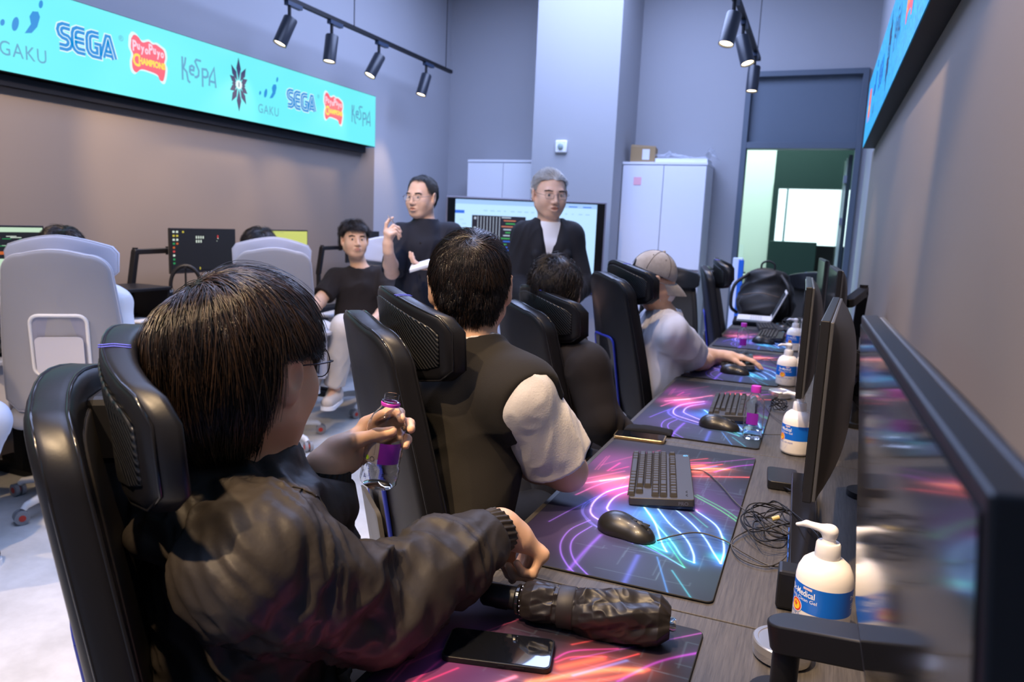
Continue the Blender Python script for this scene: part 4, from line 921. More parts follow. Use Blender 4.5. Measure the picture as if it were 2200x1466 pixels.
b = MB(); b.box((0, .016, .0345), (.006, .010, .003)); b.build('mode_button', M_grip, t0, 0, bev=.0008)
t0.location = on(1348, 1148); t0.rotation_euler = (0, 0, R(-90-22)); t0['label'] = 'wired black mouse lying on the neon trails of the second mat'
place(t0, on(1547, 920), R(-90-12), 'black mouse on the third mat beside the capped water bottle')
place(t0, on(1580, 803), R(-90-12), 'black mouse just in front of the hand of the person in the cap')
place(t0, on(1641, 738), R(-90-14), 'small black mouse right of the far capped bottle')
place(t0, on(1690, 712), R(-90-20), 'grey black mouse at the far end with a cable, behind the keyboards')
# ------------------------------------------------------------------ gel bottles
M_gel = mat('white bottle plastic', (.86, .82, .78), .32, sss=.0); M_pump = mat('white pump plastic', (.74, .74, .76), .3); M_lab = mat('blue label', (.005, .13, .62), .3); M_red2 = mat('red seal', (.75, .05, .04), .4); M_yel2 = mat('yellow seal', (.9, .55, .03), .4)
M_ltext = mat('white label lettering', (.85, .87, .92), .4); M_btext = mat('blue label lettering', (.02, .08, .45), .5)
GR = .044
def wrap(b, V, F_, mi, a0, z0, r):
    a = a0-V[:, 0]/r*-1; b.add(np.stack([np.sin(a)*r, -np.cos(a)*r, z0+V[:, 1]], 1), F_, mi)
def gel():
    t = thing('hand_gel_bottle', '', 'hand gel bottle', (0, 0, 0), 0, 'white pump bottles of hand gel')
    b = MB(); b.lathe([(.0001, .002), (GR-.010, 0), (GR-.003, .003), (GR, .010), (GR, .103), (GR-.002, .116), (GR-.008, .130), (GR-.018, .139), (.018, .142), (.018, .146)], 48); b.build('bottle', M_gel, t, 60)
    b = MB(); b.lathe([(.0190, .141), (.0198, .143), (.0188, .165), (.0172, .168), (.0001, .168)], 40); b.lathe([(.0115, .168), (.0098, .173), (.0098, .182)], 24, cap=False); b.build('pump_collar', M_pump, t, 40)
    s_ = Shape(); s_.cone((0, 0, .180), (0, 0, .187), .0115, .012, .004); s_.cone((.002, 0, .189), (-.036, 0, .192), .0080, .0052, .008, (0, 1, 0), 1.25); s_.cone((-.036, 0, .192), (-.050, 0, .187), .0052, .0033, .004)
    V, F_ = s_.mesh(.0014); mesh_obj('pump_head', V, F_, M_pump, t)
    b = MB(); b.lathe([(GR+.0003, .050), (GR+.0003, .097)], 48, cap=False); lb = b.build('label_band', M_lab, t, 60)
    b = MB(); r = GR+.0006; A = R(-40)
    V, F_ = text_geo('Dr-Medical', .0155, .00025, sx=.74); wrap(b, V, F_, 0, A, .0825, r); V, F_ = text_geo('Hands Clean Gel', .0088); wrap(b, V, F_, 0, A, .0715, r); V, F_ = text_geo('Dr-Medical', .010, .0002, sx=.72); wrap(b, V, F_, 0, A+2.3, .084, r)
    def strip(a, z, w_, h_, mi=0, rr_=r):
        n = 9; xs = np.linspace(-w_/2, w_/2, n); V = np.array([(x, y, 0) for x in xs for y in (-h_/2, h_/2)]); wrap(b, V, [(2*k, 2*k+2, 2*k+3, 2*k+1) for k in range(n-1)], mi, a, z, rr_)
    strip(A+.28, .0925, .016, .0042, 1)
    for k in range(3): strip(A+2.3, .072-.004*k, .024, .0016)
    b.build('lettering', [M_ltext, mat('pink grey label', (.72, .55, .58), .5)], t, 0)
    b = MB()
    V, F_ = text_geo('하이메디칼 손 소독 세정제', .006); wrap(b, V, F_, 0, A, .040, r)
    for k in range(4): W_ = .017-.002*k; wrap(b, np.array([(-W_, -.0004, 0), (W_, -.0004, 0), (W_, .0004, 0), (-W_, .0004, 0)]), [(0, 1, 2, 3)], 0, A, .033-.004*k, r)
    b.build('small_print', M_btext, t, 0)
    def disc(rad, n=28): return np.array([(rad*math.cos(a), rad*math.sin(a), 0) for a in np.linspace(0, 2*math.pi, n, endpoint=False)]), [tuple(range(n))]
    b = MB()
    for rad, mi, e in ((.0125, 0, 0), (.0112, 1, .0002), (.0085, 2, .0004)): V, F_ = disc(rad); wrap(b, V, F_, mi, A-.16, .0560, r+.0002+e)
    cr = np.array([(-.0015, -.006), (.0015, -.006), (.0015, -.0015), (.006, -.0015), (.006, .0015), (.0015, .0015), (.0015, .006), (-.0015, .006), (-.0015, .0015), (-.006, .0015), (-.006, -.0015), (-.0015, -.0015)])*.7
    wrap(b, np.hstack([cr+[-.001, .002], np.zeros((12, 1))]), [tuple(range(12))], 1, A-.16, .0560, r+.0008)
    b.build('round_seal', [M_ltext, M_red2, M_yel2], t, 0)
    return t
g0 = gel(); zg = ZT+.0005
def gxy(px, py): q = onz(px, py, ZT); return (q[0], q[1], zg)
g0.location = (.058, 1.255, zg); g0.rotation_euler = (0, 0, R(-10)); g0.scale.z = .93; g0['label'] = 'nearest white pump bottle of hand gel with a blue label, beside the big near monitor'
place(g0, (-.012, 2.335, zg), R(-14), 'white pump bottle of hand gel half hidden by the second monitor')
place(g0, (-.085, 3.42, zg), R(28), 'white pump bottle of hand gel in front of the third monitor')
place(g0, (-.09, 4.52, zg), R(20), 'farthest hand gel bottle on the right row, mostly hidden behind the third monitor')
place(g0, (-3.56, 4.95, .7405), R(120), 'white pump bottle of hand gel on the left desk beside the seated young man')
# ------------------------------------------------------------------ water bottles
M_pet = mat('clear plastic bottle', (1, 1, 1), .03, trans=1., ior=1.28); M_cap = mat('magenta cap', (.50, .04, .50), .35); M_plab = mat('purple label', (.20, .015, .36), .4); M_clab = mat('pale label', (.45, .42, .46), .4, alpha=.6); M_water = mat('water', (1, 1, 1), 0., trans=1., ior=1.2)
def pet(name_lbl, capped, r=.031, h=.165, water=.0):
    t = thing('water_bottle', name_lbl, 'water bottle', (0, 0, 0)); q = h/.165
    prof = [(.0001, .006), (r*.55, .003), (r*.80, 0), (r*.97, .006), (r, .014), (r*.96, .024), (r, .032), (r*.95, .042), (r*.985, .048), (r*.985, .088), (r*.93, .093), (r, .100), (r*.98, .112), (r*.82, .127), (r*.52, .140), (.0125, .147), (.0125, .151), (.0142, .152), (.0142, .154), (.0118, .155), (.0118, .165)]
    prof = [(a, z*q) for a, z in prof]
    def facet(V):
        a = np.arctan2(V[:, 1], V[:, 0]); z = V[:, 2]/q; m = ((z < .046) | ((z > .095) & (z < .14))) & (z > .008); k = 1+.035*np.sin(a*6+z*160)*m; V[:, 0] *= k; V[:, 1] *= k; return V
    pr = []
    for (a, z), (c, d) in zip(prof[:-1], prof[1:]):
        for s_ in range(3): pr.append((a+(c-a)*s_/3, z+(d-z)*s_/3))
    pr.append(prof[-1]); b = MB(); b.lathe(pr+[(a-.0006, z) for a, z in pr[::-1] if a > .002], 48, cap=False); b.v[0] = facet(b.v[0]); b.build('bottle', M_pet, t, 60)
    b = MB(); a = np.linspace(R(-35), R(35), 12); rl = r*.985+.0004
    V = np.array([(math.sin(x)*rl, -math.cos(x)*rl, z) for x in a for z in (.049*q, .086*q)]); b.add(V, [(2*i, 2*i+2, 2*i+3, 2*i+1) for i in range(11)]); b.build('purple_label', M_plab, t, 60)
    if not capped:
        b = MB(); a = np.linspace(R(-110), R(-36), 12); V = np.array([(math.sin(x)*rl, -math.cos(x)*rl, z) for x in a for z in (.049*q, .086*q)]); b.add(V, [(2*i, 2*i+2, 2*i+3, 2*i+1) for i in range(11)]); lb = b.build('clear_label', M_clab, t, 60)
        b = MB(); rl += .0004
        for k in range(7): wrap(b, np.array([(-.013, -.0006, 0), (.013, -.0006, 0), (.013, .0006, 0), (-.013, .0006, 0)]), [(0, 1, 2, 3)], 0, R(-72), (.082-.0028*k)*q, rl)
        V, F_ = ribbon([(-.013, -.003), (-.010, .003), (-.007, -.003)], .0008, 0, True); wrap(b, V, F_, 0, R(-72), .056*q, rl)
        for cx, mi in ((0, 1), (.010, 0)):
            n = 16; D = np.array([(cx+.0038*math.cos(x), .0038*math.sin(x), 0) for x in np.linspace(0, 2*math.pi, n, endpoint=False)])
            if mi: wrap(b, D, [tuple(range(n))], 1, R(-72), .056*q, rl)
            else: V, F_ = ribbon(D[:, :2], .0007, 0, True); wrap(b, V, F_, 0, R(-72), .056*q, rl)
        b.build('label_print', [mat('dark print', (.05, .05, .06), .6), mat('lime print', (.35, .6, .05), .5)], t, 0)
        b = MB(); b.lathe([(.0146, .1455*q), (.0150, .147*q), (.0150, .1505*q), (.0138, .152*q)], 32, cap=False); b.build('cap_ring', M_cap, t, 40)
    else:
        b = MB(); n = 48; b.lathe([(.0150, .1485*q), (.0155, .150*q), (.0155, .166*q), (.0145, .169*q), (.0001, .169*q)], n); V = b.v[0]; k = np.where((np.arange(len(V)) % 2 == 0) & (V[:, 2] < .167*q) & (V[:, 2] > .149*q), .97, 1.); V[:, 0] *= k; V[:, 1] *= k; b.build('cap', M_cap, t, 40)
        if water: b = MB(); b.lathe([(.0001, .008), (r*.86, .005), (r*.93, .012), (r*.93, .030), (r*.93, water), (.0001, water)], 32); b.build('water', M_water, t, 40)
    return t
w = pet('capped water bottle with magenta cap on the third mat', True, water=.03); w.location = (-.145, 2.425, ZT+.0045); w.rotation_euler = (0, 0, R(-5))
w = pet('far capped water bottle with magenta cap, behind the keyboard of the person in the cap', True, .031, .165); w.location = (-.345, 4.20, ZT+.0005); w.rotation_euler = (0, 0, R(10))
# ------------------------------------------------------------------ tins, phones, pouch, adapter, umbrella
def tin(label, loc):
    t = thing('round_tin', label, 'tin', loc); b = MB(); b.lathe([(.0001, 0), (.040, 0), (.043, .003), (.043, .017)], 40); b.build('base', M_chrome, t, 40)
    b = MB(); b.lathe([(.0435, .014), (.0448, .015), (.0448, .026), (.043, .028), (.037, .028), (.036, .0268), (.0001, .0268)], 40, cap=False); b.build('lid', mat('brushed silver lid', (.70, .69, .68), .3, .9), t, 40); return t
tin('silver round tin on the third desk behind the water bottle', (-.095, 3.14, ZT+.0005)); tin('silver round tin at the bottom edge, beside the near monitor arm', (.005, 1.150, ZT+.0005))
def phone(label, loc, rz, l, w_, rim, mg):
    t = thing('smartphone', label, 'smartphone', loc, rz); b = MB(); b.prism(rrect(l, w_, .010, 5), 0, .0085); b.build('frame', rim, t, 30, bev=.001)
    b = MB(); b.prism(rrect(l-.006, w_-.006, .008, 5), .0086, .0092); b.build('screen', mg, t, 30)
    for k, x in enumerate((.01, .035)): b = MB(); b.box((x, -w_/2-.0006, .005), (.018 if k else .010, .0016, .0022)); b.build('side_button', rim, t, 0)
    return t
M_scr = mat('phone glass', (.006, .007, .010), .03, spec=.8, coat=.6)
phone('black smartphone lying on the nearest mat beside the umbrella', (-.388, .960, ZT+.0045), R(13.5), .162, .082, M_blkp, M_scr)
phone('gold rimmed smartphone beyond the near keyboard', (-.462, 2.232, ZT+.0045), R(4), .155, .075, mat('gold rim', (.75, .52, .25), .25, .9), M_scr)
t = thing('fabric_pouch', 'flat black fabric pouch at the front corner of the third mat', 'pouch', (-.455, 2.325, ZT+.0045), R(4))
def pouch(u, v):
    x = -.075+.15*u; y = -.032+.064*v; z = .003+.013*np.clip(np.sin(u*math.pi)*np.sin(v*math.pi), 0, 1)**.35+.002*vnoise(np.stack([x*60, y*60, x*0], 1)); return np.stack([x, y, z], 1)
V, F_ = grid_mesh(pouch, 40, 20); mesh_obj('cloth', V, F_, M_dark, t); b = MB(); b.prism(rrect(.149, .063, .006), .0002, .004); b.build('base', M_dark, t, 30)
t = thing('black_adapter_box', 'small flat black adapter box at the foot of the second monitor', 'adapter', (-.035, 2.02, ZT+.0005), R(4))
b = MB(); b.prism(rrect(.075, .13, .012), 0, .022); b.build('case', M_blkp, t, 30, bev=.002)
b = MB(); b.tube([(.0, -.06, .01), (.02, -.09, .01), (.05, -.12, .01)], .0025, 6); b.build('lead', M_blk, t, 180)
# umbrella
A_, B_ = np.array([-.462, 1.055, ZT+.038]), np.array([-.150, 1.095, ZT+.041]); ud = unit(B_-A_); UL = np.linalg.norm(B_-A_)
t = thing('folded_umbrella', 'folded black umbrella lying across the near desk', 'umbrella', A_); t.rotation_euler = Matrix(basis(ud).tolist()).to_euler()
rg = np.random.default_rng(2)
def umb(u, v):
    z = .066+u*(UL-.075); a = v*2*math.pi; base = np.interp(u, [0, .03, .10, .26, .34, .45, .75, .93, 1.], [.018, .027, .032, .0305, .0305, .037, .039, .037, .023])
    tw = np.where(u < .24, 1.6, .9); ph = a*5+u*tw*9; f = np.abs(((ph/(2*math.pi)) % 1)-.5)*2; am = np.where((u > .27) & (u < .38), .06, 1.)
    q = np.stack([np.cos(a)*2.2, np.sin(a)*2.2, z*38], 1); n_ = vnoise(q, 2)-.5; n2 = 1-np.abs(2*vnoise(np.stack([np.cos(a)*3+z*40, np.sin(a)*3-z*30, z*25], 1), 6)-1)
    r = base*(1+am*(.16*(f-.5)+.20*n_+.10*(n2-.6))); return np.stack([np.cos(a)*r, np.sin(a)*r, z], 1)
V, F_ = grid_mesh(umb, 220, 161); mesh_obj('canopy', V, F_, mat('umbrella cloth', (.018, .015, .014), .38, spec=.4), t)
b = MB(); b.lathe([(.0328, .066+.27*(UL-.075)), (.0333, .066+.275*(UL-.075)), (.0333, .066+.37*(UL-.075)), (.0328, .066+.375*(UL-.075))], 40, cap=False); b.build('strap', mat('umbrella strap', (.022, .018, .017), .5), t, 60)
b = MB(); b.lathe([(.0001, 0), (.014, .001), (.018, .006), (.019, .03), (.0175, .058), (.012, .062)], 28); b.build('handle', M_blkp, t, 40)
b = MB(); b.box((.0, -.0185, .035), (.010, .003, .022)); b.build('push_button', M_blkp, t, 0, bev=.001)
b = MB(); b.lathe([(.022, .060), (.024, .062), (.024, .066), (.018, .068)], 28); b.build('collar', M_blkg, t, 40)
for k in range(16): a = k*math.pi/8; b = MB(); b.sphere((.0225*math.cos(a), .0225*math.sin(a), .0695), .0022, 8); b.build('rib_tip', M_chrome, t, 180)
b = MB(); b.lathe([(.010, UL-.018), (.011, UL-.004), (.009, UL), (.0001, UL)], 20); b.build('end_cap', M_chrome, t, 40)

# ------------------------------------------------------------------ monitors
M_bez = mat('matt black bezel', (.012, .012, .014), .42, spec=.4); M_btop = mat('ceiling lit monitor edge', (.06, .062, .07), .4); M_off = mat('dark reflective screen', (.010, .010, .009), .09, spec=.5)  # rear edge paler than the bezel: ceiling reflection put into its colour
def monitor(label, loc, rz, W=.60, H=.335, tilt=0., screen=None, bulge=.035, group=None):
    """origin at the screen's lower centre; screen faces -y"""
    t = thing('monitor', label, 'monitor', loc, rz, group); t.rotation_euler = (Matrix.Rotation(rz, 3, 'Z') @ Matrix.Rotation(tilt, 3, 'X')).to_euler()
    b = MB(); b.box((0, .008, H/2), (W, .016, H)); b.build('bezel', M_bez, t, 0, bev=.002)
    b = MB(); b.box((0, .0195, H/2), (W-.004, .0065, H-.004)); b.build('rear_bezel', M_btop, t, 0, bev=.002)
    b = MB(); b.box((0, -.0008, H/2+.004), (W-.016, .001, H-.026)); b.build('screen', screen or M_off, t, 0)
    def bk(u, v): x = (u-.5)*2; z = (v-.5)*2; y = .0225+bulge*(np.clip(1-np.abs(x)**3, 0, 1)*np.clip(1-np.abs(z)**3, 0, 1))**.6; return np.stack([x*(W/2-.004), y, H/2+z*(H/2-.004)], 1)
    V, F_ = grid_mesh(bk, 40, 26); b = MB(); b.add(V, [f[::-1] for f in F_]); b.build('rear_shell', M_blkp, t, 60)
    return t
def arm(mon, P, r=.020, w_=.045, base=None):
    """flat monitor arm through the points P (world), a part of its monitor; base = clamp point on the desk"""
    Mi = np.array((Matrix.Translation(mon.location) @ mon.rotation_euler.to_matrix().to_4x4()).inverted()); L3, T3 = Mi[:3, :3], Mi[:3, 3]; cv = lambda b: setattr(b, 'v', [v@L3.T+T3 for v in b.v])
    b = MB()
    for k, (a, c) in enumerate(zip(P[:-1], P[1:])):
        a = np.array(a); c = np.array(c); d = c-a; L = np.linalg.norm(d); h = unit(np.cross(d, (0, 0, 1))) if abs(unit(d)[2]) < .95 else np.array([1., 0, 0]); x = unit(d); z = np.cross(x, h); Bm = np.stack([x, h, z], 1)
        n = 10; poly = [(w_/2*math.cos(q), w_/2*math.sin(q)) for q in np.linspace(math.pi/2, 3*math.pi/2, n)]+[(L+w_/2*math.cos(q), w_/2*math.sin(q)) for q in np.linspace(-math.pi/2, math.pi/2, n)]
        b.prism(poly, -r, r, 0, Bm, a)
    base = np.array(base); b.cyl(base, P[0], .018, n=20); cv(b); ar = b.build('arm', M_blkp, mon, 30, bev=.003)
    for a in P[1:-1]: a = np.array(a); b = MB(); b.cyl(a-[0, 0, r*1.6], a+[0, 0, r*1.6], w_*.42, n=20); cv(b); b.build('joint', M_blkg, ar, 40)
    b = MB(); b.cyl(base+[0, 0, .0005], base+[0, 0, .014], .045, n=28); cv(b); b.build('clamp', M_blkp, ar, 40)
    return ar
zs = [1.302, 1.238, 1.248, 1.262, 1.262]
mo_ = monitor('large near monitor with dark reflective screen at the right edge of the picture', (.081, .570, 1.302-.334), R(-89), W=.60, H=.335, tilt=R(5))
arm(mo_, [(.010, 1.025, .845), (.140, .98, .875), (.128, .62, 1.10), (.098, .57, 1.13)], .020, .052, (.010, 1.025, ZT+.0005))
mo_ = monitor('second monitor seen from its edge, with a bulging black back', (.026, 1.715, 1.238-.335), R(-90-2.6), W=.61, bulge=.045)
arm(mo_, [(.165, 2.02, .93), (.165, 1.80, .99), (.112, 1.72, 1.06)], .018, .042, (.165, 2.02, ZT+.0005))
mo_ = monitor('third monitor seen from its edge, beyond the second', (-.032, 2.505, 1.247-.315), R(-90+1.1), W=.61, H=.315)
arm(mo_, [(.17, 2.80, .93), (.14, 2.62, 1.0), (.035, 2.51, 1.06)], .018, .042, (.17, 2.80, ZT+.0005))
def pt(px, py, z): q = onz(px, py, z); return q
a4, b4 = onz(1803, 593, 1.255), onz(1783, 571, 1.255)
mo_ = monitor('fourth monitor with a greenish reflecting screen turned to the room', (.057, 3.42, 1.262-.335), R(-90+2.2), W=.60)
arm(mo_, [(.19, 3.80, .95), (.19, 3.60, 1.16), (.132, 3.43, 1.12)], .018, .042, (.19, 3.80, ZT+.0005))
mo_ = monitor('farthest monitor of the right row, half hidden by the fourth', (.012, 4.75, 1.262-.335), R(-90+3.2), W=.60)
arm(mo_, [(.16, 5.15, .95), (.15, 4.95, 1.05), (.085, 4.755, 1.08)], .018, .042, (.16, 5.15, ZT+.0005))
# glossy cable dock with blue stickers
t = thing('cable_dock', 'long glossy black dock with blue stickers under the second monitor', 'dock', (.022, 1.66, ZT+.0005), R(1.5))
b = MB(); b.prism(rrect(.055, .62, .008), 0, .05); b.build('body', M_blkg, t, 30, bev=.003)
for k in range(4): b = MB(); b.box((-.0285, -.20+k*.045, .027), (.001, .022, .022)); b.build('sticker', mat('blue sticker', (.03, .12, .50), .4), t, 0)
b = MB(); b.box((0, -.33, .035), (.09, .05, .07)); b.build('end_block', M_blkp, t, 0, bev=.006)
# cables
def cable(label, pts, r=.0016, m=None, n=8, name='cable'):
    b = MB(); b.tube(spline(pts, n), r, 6); o = b.build(name, m or M_cab2, None, 180); return tag(o, label, 'cable')
M_cab2 = mat('grey black cable', (.045, .042, .040), .5)
g = lambda x, y, z=0.: (lambda q: (q[0], q[1], ZT+.004+z))(onz(x, y, ZT+.003+z))
cable('thin cable from the wired mouse across the second mat to the tangle', [g(1412, 1163, .006), g(1450, 1152, .012), g(1500, 1146, .012), g(1555, 1162, .006), g(1600, 1190, .002), g(1660, 1218, .0), g(1700, 1205, .0), g(1735, 1150, .01)])
cable('cable from the near keyboard curving over the mat to the tangle', [g(1478, 1010, .012), g(1512, 1014, .004), g(1545, 1040, .006), g(1585, 1085, .006), g(1625, 1110, .004), g(1680, 1120, .006), g(1730, 1160, .02), (.04, 1.42, ZT+.03)])
cable('cable of the mouse on the third mat', [g(1590, 928, .004), g(1640, 934, .002), g(1690, 935, .004)], .0014)
cable('grey cable leading from the keyboard on the third mat', [g(1640, 865, .006), g(1652, 885, .004), g(1668, 900, .004), g(1690, 912, .01)], .0014)
cable('pale cable leading from the keyboard of the person in the cap', [g(1630, 775, .01), g(1650, 772, .01), g(1672, 786, .004), g(1700, 800, .004)], .0016)
rg = np.random.default_rng(11); c0 = np.array(onz(1665, 1155, ZT)); pts = []
for k in range(90):
    a = k*.63+rg.normal()*.12; rr_ = .030+.030*abs(math.sin(k*.37))+rg.normal()*.006; pts.append((c0[0]+rr_*math.cos(a)*1.1-.004, c0[1]+rr_*math.sin(a)*1.5+.02*math.sin(k*.11), ZT+.006+.030*abs(math.sin(k*.53))+.012*rg.uniform()))
cable('tangled bundle of black cables at the foot of the second monitor', pts, .0015, M_blk, 5)
cable('large loop of grey cable hanging out of the tangle', [g(1690, 1090, .02), g(1660, 1128, .01), g(1610, 1140, .004), g(1572, 1165, .003), g(1590, 1200, .002), g(1650, 1218, .002), g(1692, 1190, .01), g(1680, 1140, .02), g(1650, 1120, .03), g(1700, 1150, .03), g(1745, 1185, .03)], .0017)
cable('grey cable running from the tangle behind the hand gel bottle', [g(1665, 1130, .02), g(1700, 1150, .02), g(1740, 1200, .01), (.05, 1.33, ZT+.006), (.10, 1.25, ZT+.006)], .0016)
cable('black cable rising from the tangle behind the second monitor', [g(1650, 1085, .03), g(1665, 1078, .05), g(1700, 1100, .05), (.05, 1.50, ZT+.07), (.10, 1.45, ZT+.02)], .0015, M_blk)
b = MB(); b.tube([tuple(c0+[-.01, .012, .035]), tuple(c0+[.004, .018, .040])], .005, 10); tag(b.build('twist_tie', mat('gold twist tie', (.45, .36, .15), .4), None, 60), 'gold twist tie around the tangled cables', 'cable tie')
c1_ = np.array(onz(1672, 882, ZT)); pts = []
for k in range(46): a = k*.7; pts.append((c1_[0]+.035*math.cos(a)*(.6+.4*rg.uniform()), c1_[1]+.05*math.sin(a)*(.6+.4*rg.uniform()), ZT+.006+.03*abs(math.sin(k*.5))))
cable('small black cable tangle beside the silver tin', pts, .0018, M_blk, 4)
c1_ = np.array(onz(1705, 706, ZT)); pts = []
for k in range(40): a = k*.7; pts.append((c1_[0]+.09*math.cos(a)*(.6+.4*rg.uniform()), c1_[1]+.10*math.sin(a)*(.6+.4*rg.uniform()), ZT+.01+.06*abs(math.sin(k*.5))))
cable('grey cables bunched at the far end near the laptop', pts, .003, mat('grey cable', (.12, .115, .11), .5), 4)
# ------------------------------------------------------------------ laptop on its case, backpack
t = thing('laptop_case', 'flat black case under the white laptop', 'case', (-.40, 5.72, ZT+.0005), R(4)); b = MB(); b.prism(rrect(.30, .36, .02), 0, .028); b.build('cover', M_dark, t, 30, bev=.004); b = MB(); b.tube([(-.15, -.17, .014), (-.15, .17, .014)], .002, 6); b.build('zip', M_blkp, t, 60)
t = thing('laptop', 'open white laptop standing on a black case at the far desk', 'laptop', (-.405, 5.72, ZT+.0295), R(4))
b = MB(); b.prism(rrect(.235, .33, .012), 0, .018); b.build('base', mat('white laptop shell', (.74, .72, .70), .4), t, 30, bev=.003)
b = MB()
for i in range(5):
    for j in range(12): b.box((-.02+i*.017, -.14+j*.025, .0186), (.014, .021, .002))
b.build('keys', mat('pale keys', (.6, .58, .56), .5), t, 0)['kind'] = 'stuff'
b = MB(); b.box((0, 0, .112), (.008, .33, .225)); ld = b.build('lid', mat('white laptop shell'), t, 0, bev=.002, loc=(.118, 0, .018), rot=(0, R(24), 0)); b = MB(); b.box((-.0048, 0, .115), (.001, .30, .19)); b.build('screen', mat('laptop screen', (.05, .06, .07), .2), ld, 0)
s_ = Shape(); s_.ell((0, 0, .17), (.20, .15, .20), k=.05); s_.ell((0, 0, .10), (.21, .17, .13), k=.05); s_.ell((0, -.13, .11), (.16, .07, .10), k=.03); s_.ell((0, -.02, .33), (.15, .11, .06), k=.04); s_.plane((0, 0, .002), (0, 0, -1), (-.4, -.4, -.2), (.4, .4, .02))
V, F_ = s_.mesh(.009); M_bag = mat('black nylon bag', (.014, .013, .013), .6)
t = thing('backpack', 'large black backpack standing at the far end of the right desks', 'backpack', (-.36, 6.12, ZT+.0005), R(-8)); mesh_obj('bag', V, F_, M_bag, t, disp=folds(.02, 9, (1, 0, .4), 3, 4))
b = MB(); b.tube(spline([(-.05, -.02, .38), (-.045, -.02, .43), (0, -.02, .45), (.045, -.02, .43), (.05, -.02, .38)], 6), .008, 8); b.build('carry_handle', M_bag, t, 180)
for sx in (-1, 1): b = MB(); b.tube(spline([(sx*.12, -.10, .35), (sx*.20, -.20, .26), (sx*.22, -.18, .10), (sx*.19, -.10, .04)], 6), .013, 8); b.build('shoulder_strap', M_bag, t, 180)
b = MB(); b.tube(spline([(-.14, -.185, .19), (0, -.205, .215), (.14, -.185, .19)], 6), .004, 6); b.build('zip', mat('brown zip', (.10, .07, .05), .4), t, 180)
b = MB(); b.box((-.17, -.17, .30), (.03, .02, .02)); b.build('buckle', M_blkp, t, 0, bev=.003)
# ------------------------------------------------------------------ the left row: desks, monitors and their things
LX0, LX1 = -4.025, -3.36
for i, (y0, lb) in enumerate(((.30, 'black desk at the left frame edge, nearest of the left row'), (1.42, 'black desk under the monitor showing lit code'), (2.54, 'black desk carrying the headphones and dark monitor'), (3.66, 'black desk before the yellow lit monitor'), (4.78, 'farthest black desk of the left row with a gel bottle'))):
    t = thing('gaming_desk', lb, 'desk', (0, y0, 0), 0, 'black desks of the left row')
    b = MB(); b.box(((LX0+LX1)/2, .555, ZT-.013), (LX1-LX0, 1.11, .025)); b.build('tabletop', mat('black desk laminate', (.028, .027, .028), .4), t, 0, bev=.002)
    b = MB(); b.box((LX1-.004, .555, ZT-.012), (.006, 1.10, .012)); b.build('edge_strip', mat('worn metal edge', (.25, .25, .25), .35, .8), t, 0)
    for yy in (.05, 1.06): b = MB(); b.box(((LX0+LX1)/2, yy, .355), (.06, .05, .69)); b.box(((LX0+LX1)/2, yy, .02), (.58, .06, .03)); b.build('leg', M_blk, t, 0)
    b = MB(); b.box((-3.98, .555, .45), (.015, 1.0, .4)); b.build('modesty_panel', M_edge, t, 0)
def lit(name, base, items, es=1.):
    return base
def screen_panel(t, W, H, rects):
    ms = []; b = MB()
    for k, (u0, v0, u1, v1, m) in enumerate(rects):
        if m not in ms: ms.append(m)
        x0, x1, z0, z1 = (u0-.5)*(W-.018), (u1-.5)*(W-.018), H-.010-v1*(H-.028), H-.010-v0*(H-.028); y = -.0016-.00005*k
        b.add([(x0, y, z0), (x1, y, z0), (x1, y, z1), (x0, y, z1)], [(0, 1, 2, 3)], ms.index(m))
    b.build('picture', ms, t, 0)
E_ = lambda n, c, s_=1.: mat(n, (0, 0, 0), .5, emit=c, es=s_)
blkE = E_('screen black', (.008, .008, .010)); palE = E_('screen pale', (.55, .75, .55)); grnE = E_('screen green', (.02, .28, .08)); orgE = E_('screen orange', (.55, .12, .02)); yelE = E_('screen yellow', (.62, .66, .16)); yel2 = E_('screen yellow line', (.45, .52, .15)); whtE = E_('screen white', (.7, .8, .7)); redE = E_('screen red', (.6, .05, .05)); icy = E_('icon yellow', (.6, .5, .05))
MLX = -3.725; lmons = []
def lmon(label, yc, H=.285, W=.56, rects=()):
    t = monitor(label, (MLX, yc, 1.275-H), R(90), W, H, bulge=.03, group=None); screen_panel(t, W, H, rects); return t
rr = random.Random(8)
code = [(0, 0, 1, 1, blkE), (0, 0, 1, .09, palE), (0, .46, 1, .52, orgE), (0, .60, .62, .985, palE)]
for k in range(22): v = .12+rr.random()*.46; u = rr.random()*.8; code.append((u, v, u+.04+rr.random()*.14, v+.014, rr.choice((grnE, grnE, orgE, whtE))))
for k in range(16): code.append((.06+.13*(k % 4), .64+.08*(k//4), .13+.13*(k % 4), .66+.08*(k//4), grnE))
lmons.append(lmon('left monitor showing lit code with a pale bar on top', 2.40, .285, .56, code))
ic = [(0, 0, 1, 1, blkE)]
for k in range(9): ic.append((.015, .03+.095*k, .045, .075+.095*k, (whtE, icy, whtE, grnE, orgE, redE, whtE, grnE, grnE)[k]))
for k in range(4): ic.append((.065, .03+.095*k, .095, .075+.095*k, (whtE, icy, whtE, orgE)[k]))
ic.append((.155, .03, .18, .075, icy))
for k in range(7): ic.append((.36+.035*(k % 4), .15+.10*(k//4), .378+.035*(k % 4), .215+.10*(k//4), whtE))
ic += [(.70, .13, .72, .20, redE), (.705, .20, .72, .22, whtE), (.69, .27, .70, .285, whtE), (.41, .93, .425, .99, icy)]
lmons.append(lmon('dark left monitor with desktop icons beside the hanging headphones', 3.775, .285, .56, ic))
ye = [(0, 0, 1, 1, yelE)]+[(.03, .10+.05*k, .97, .105+.05*k, yel2) for k in range(17)]+[(.03, .03, .5, .05, yel2)]
lmons.append(lmon('yellow lit monitor half hidden by the middle grey chair', 4.56, .285, .56, ye))
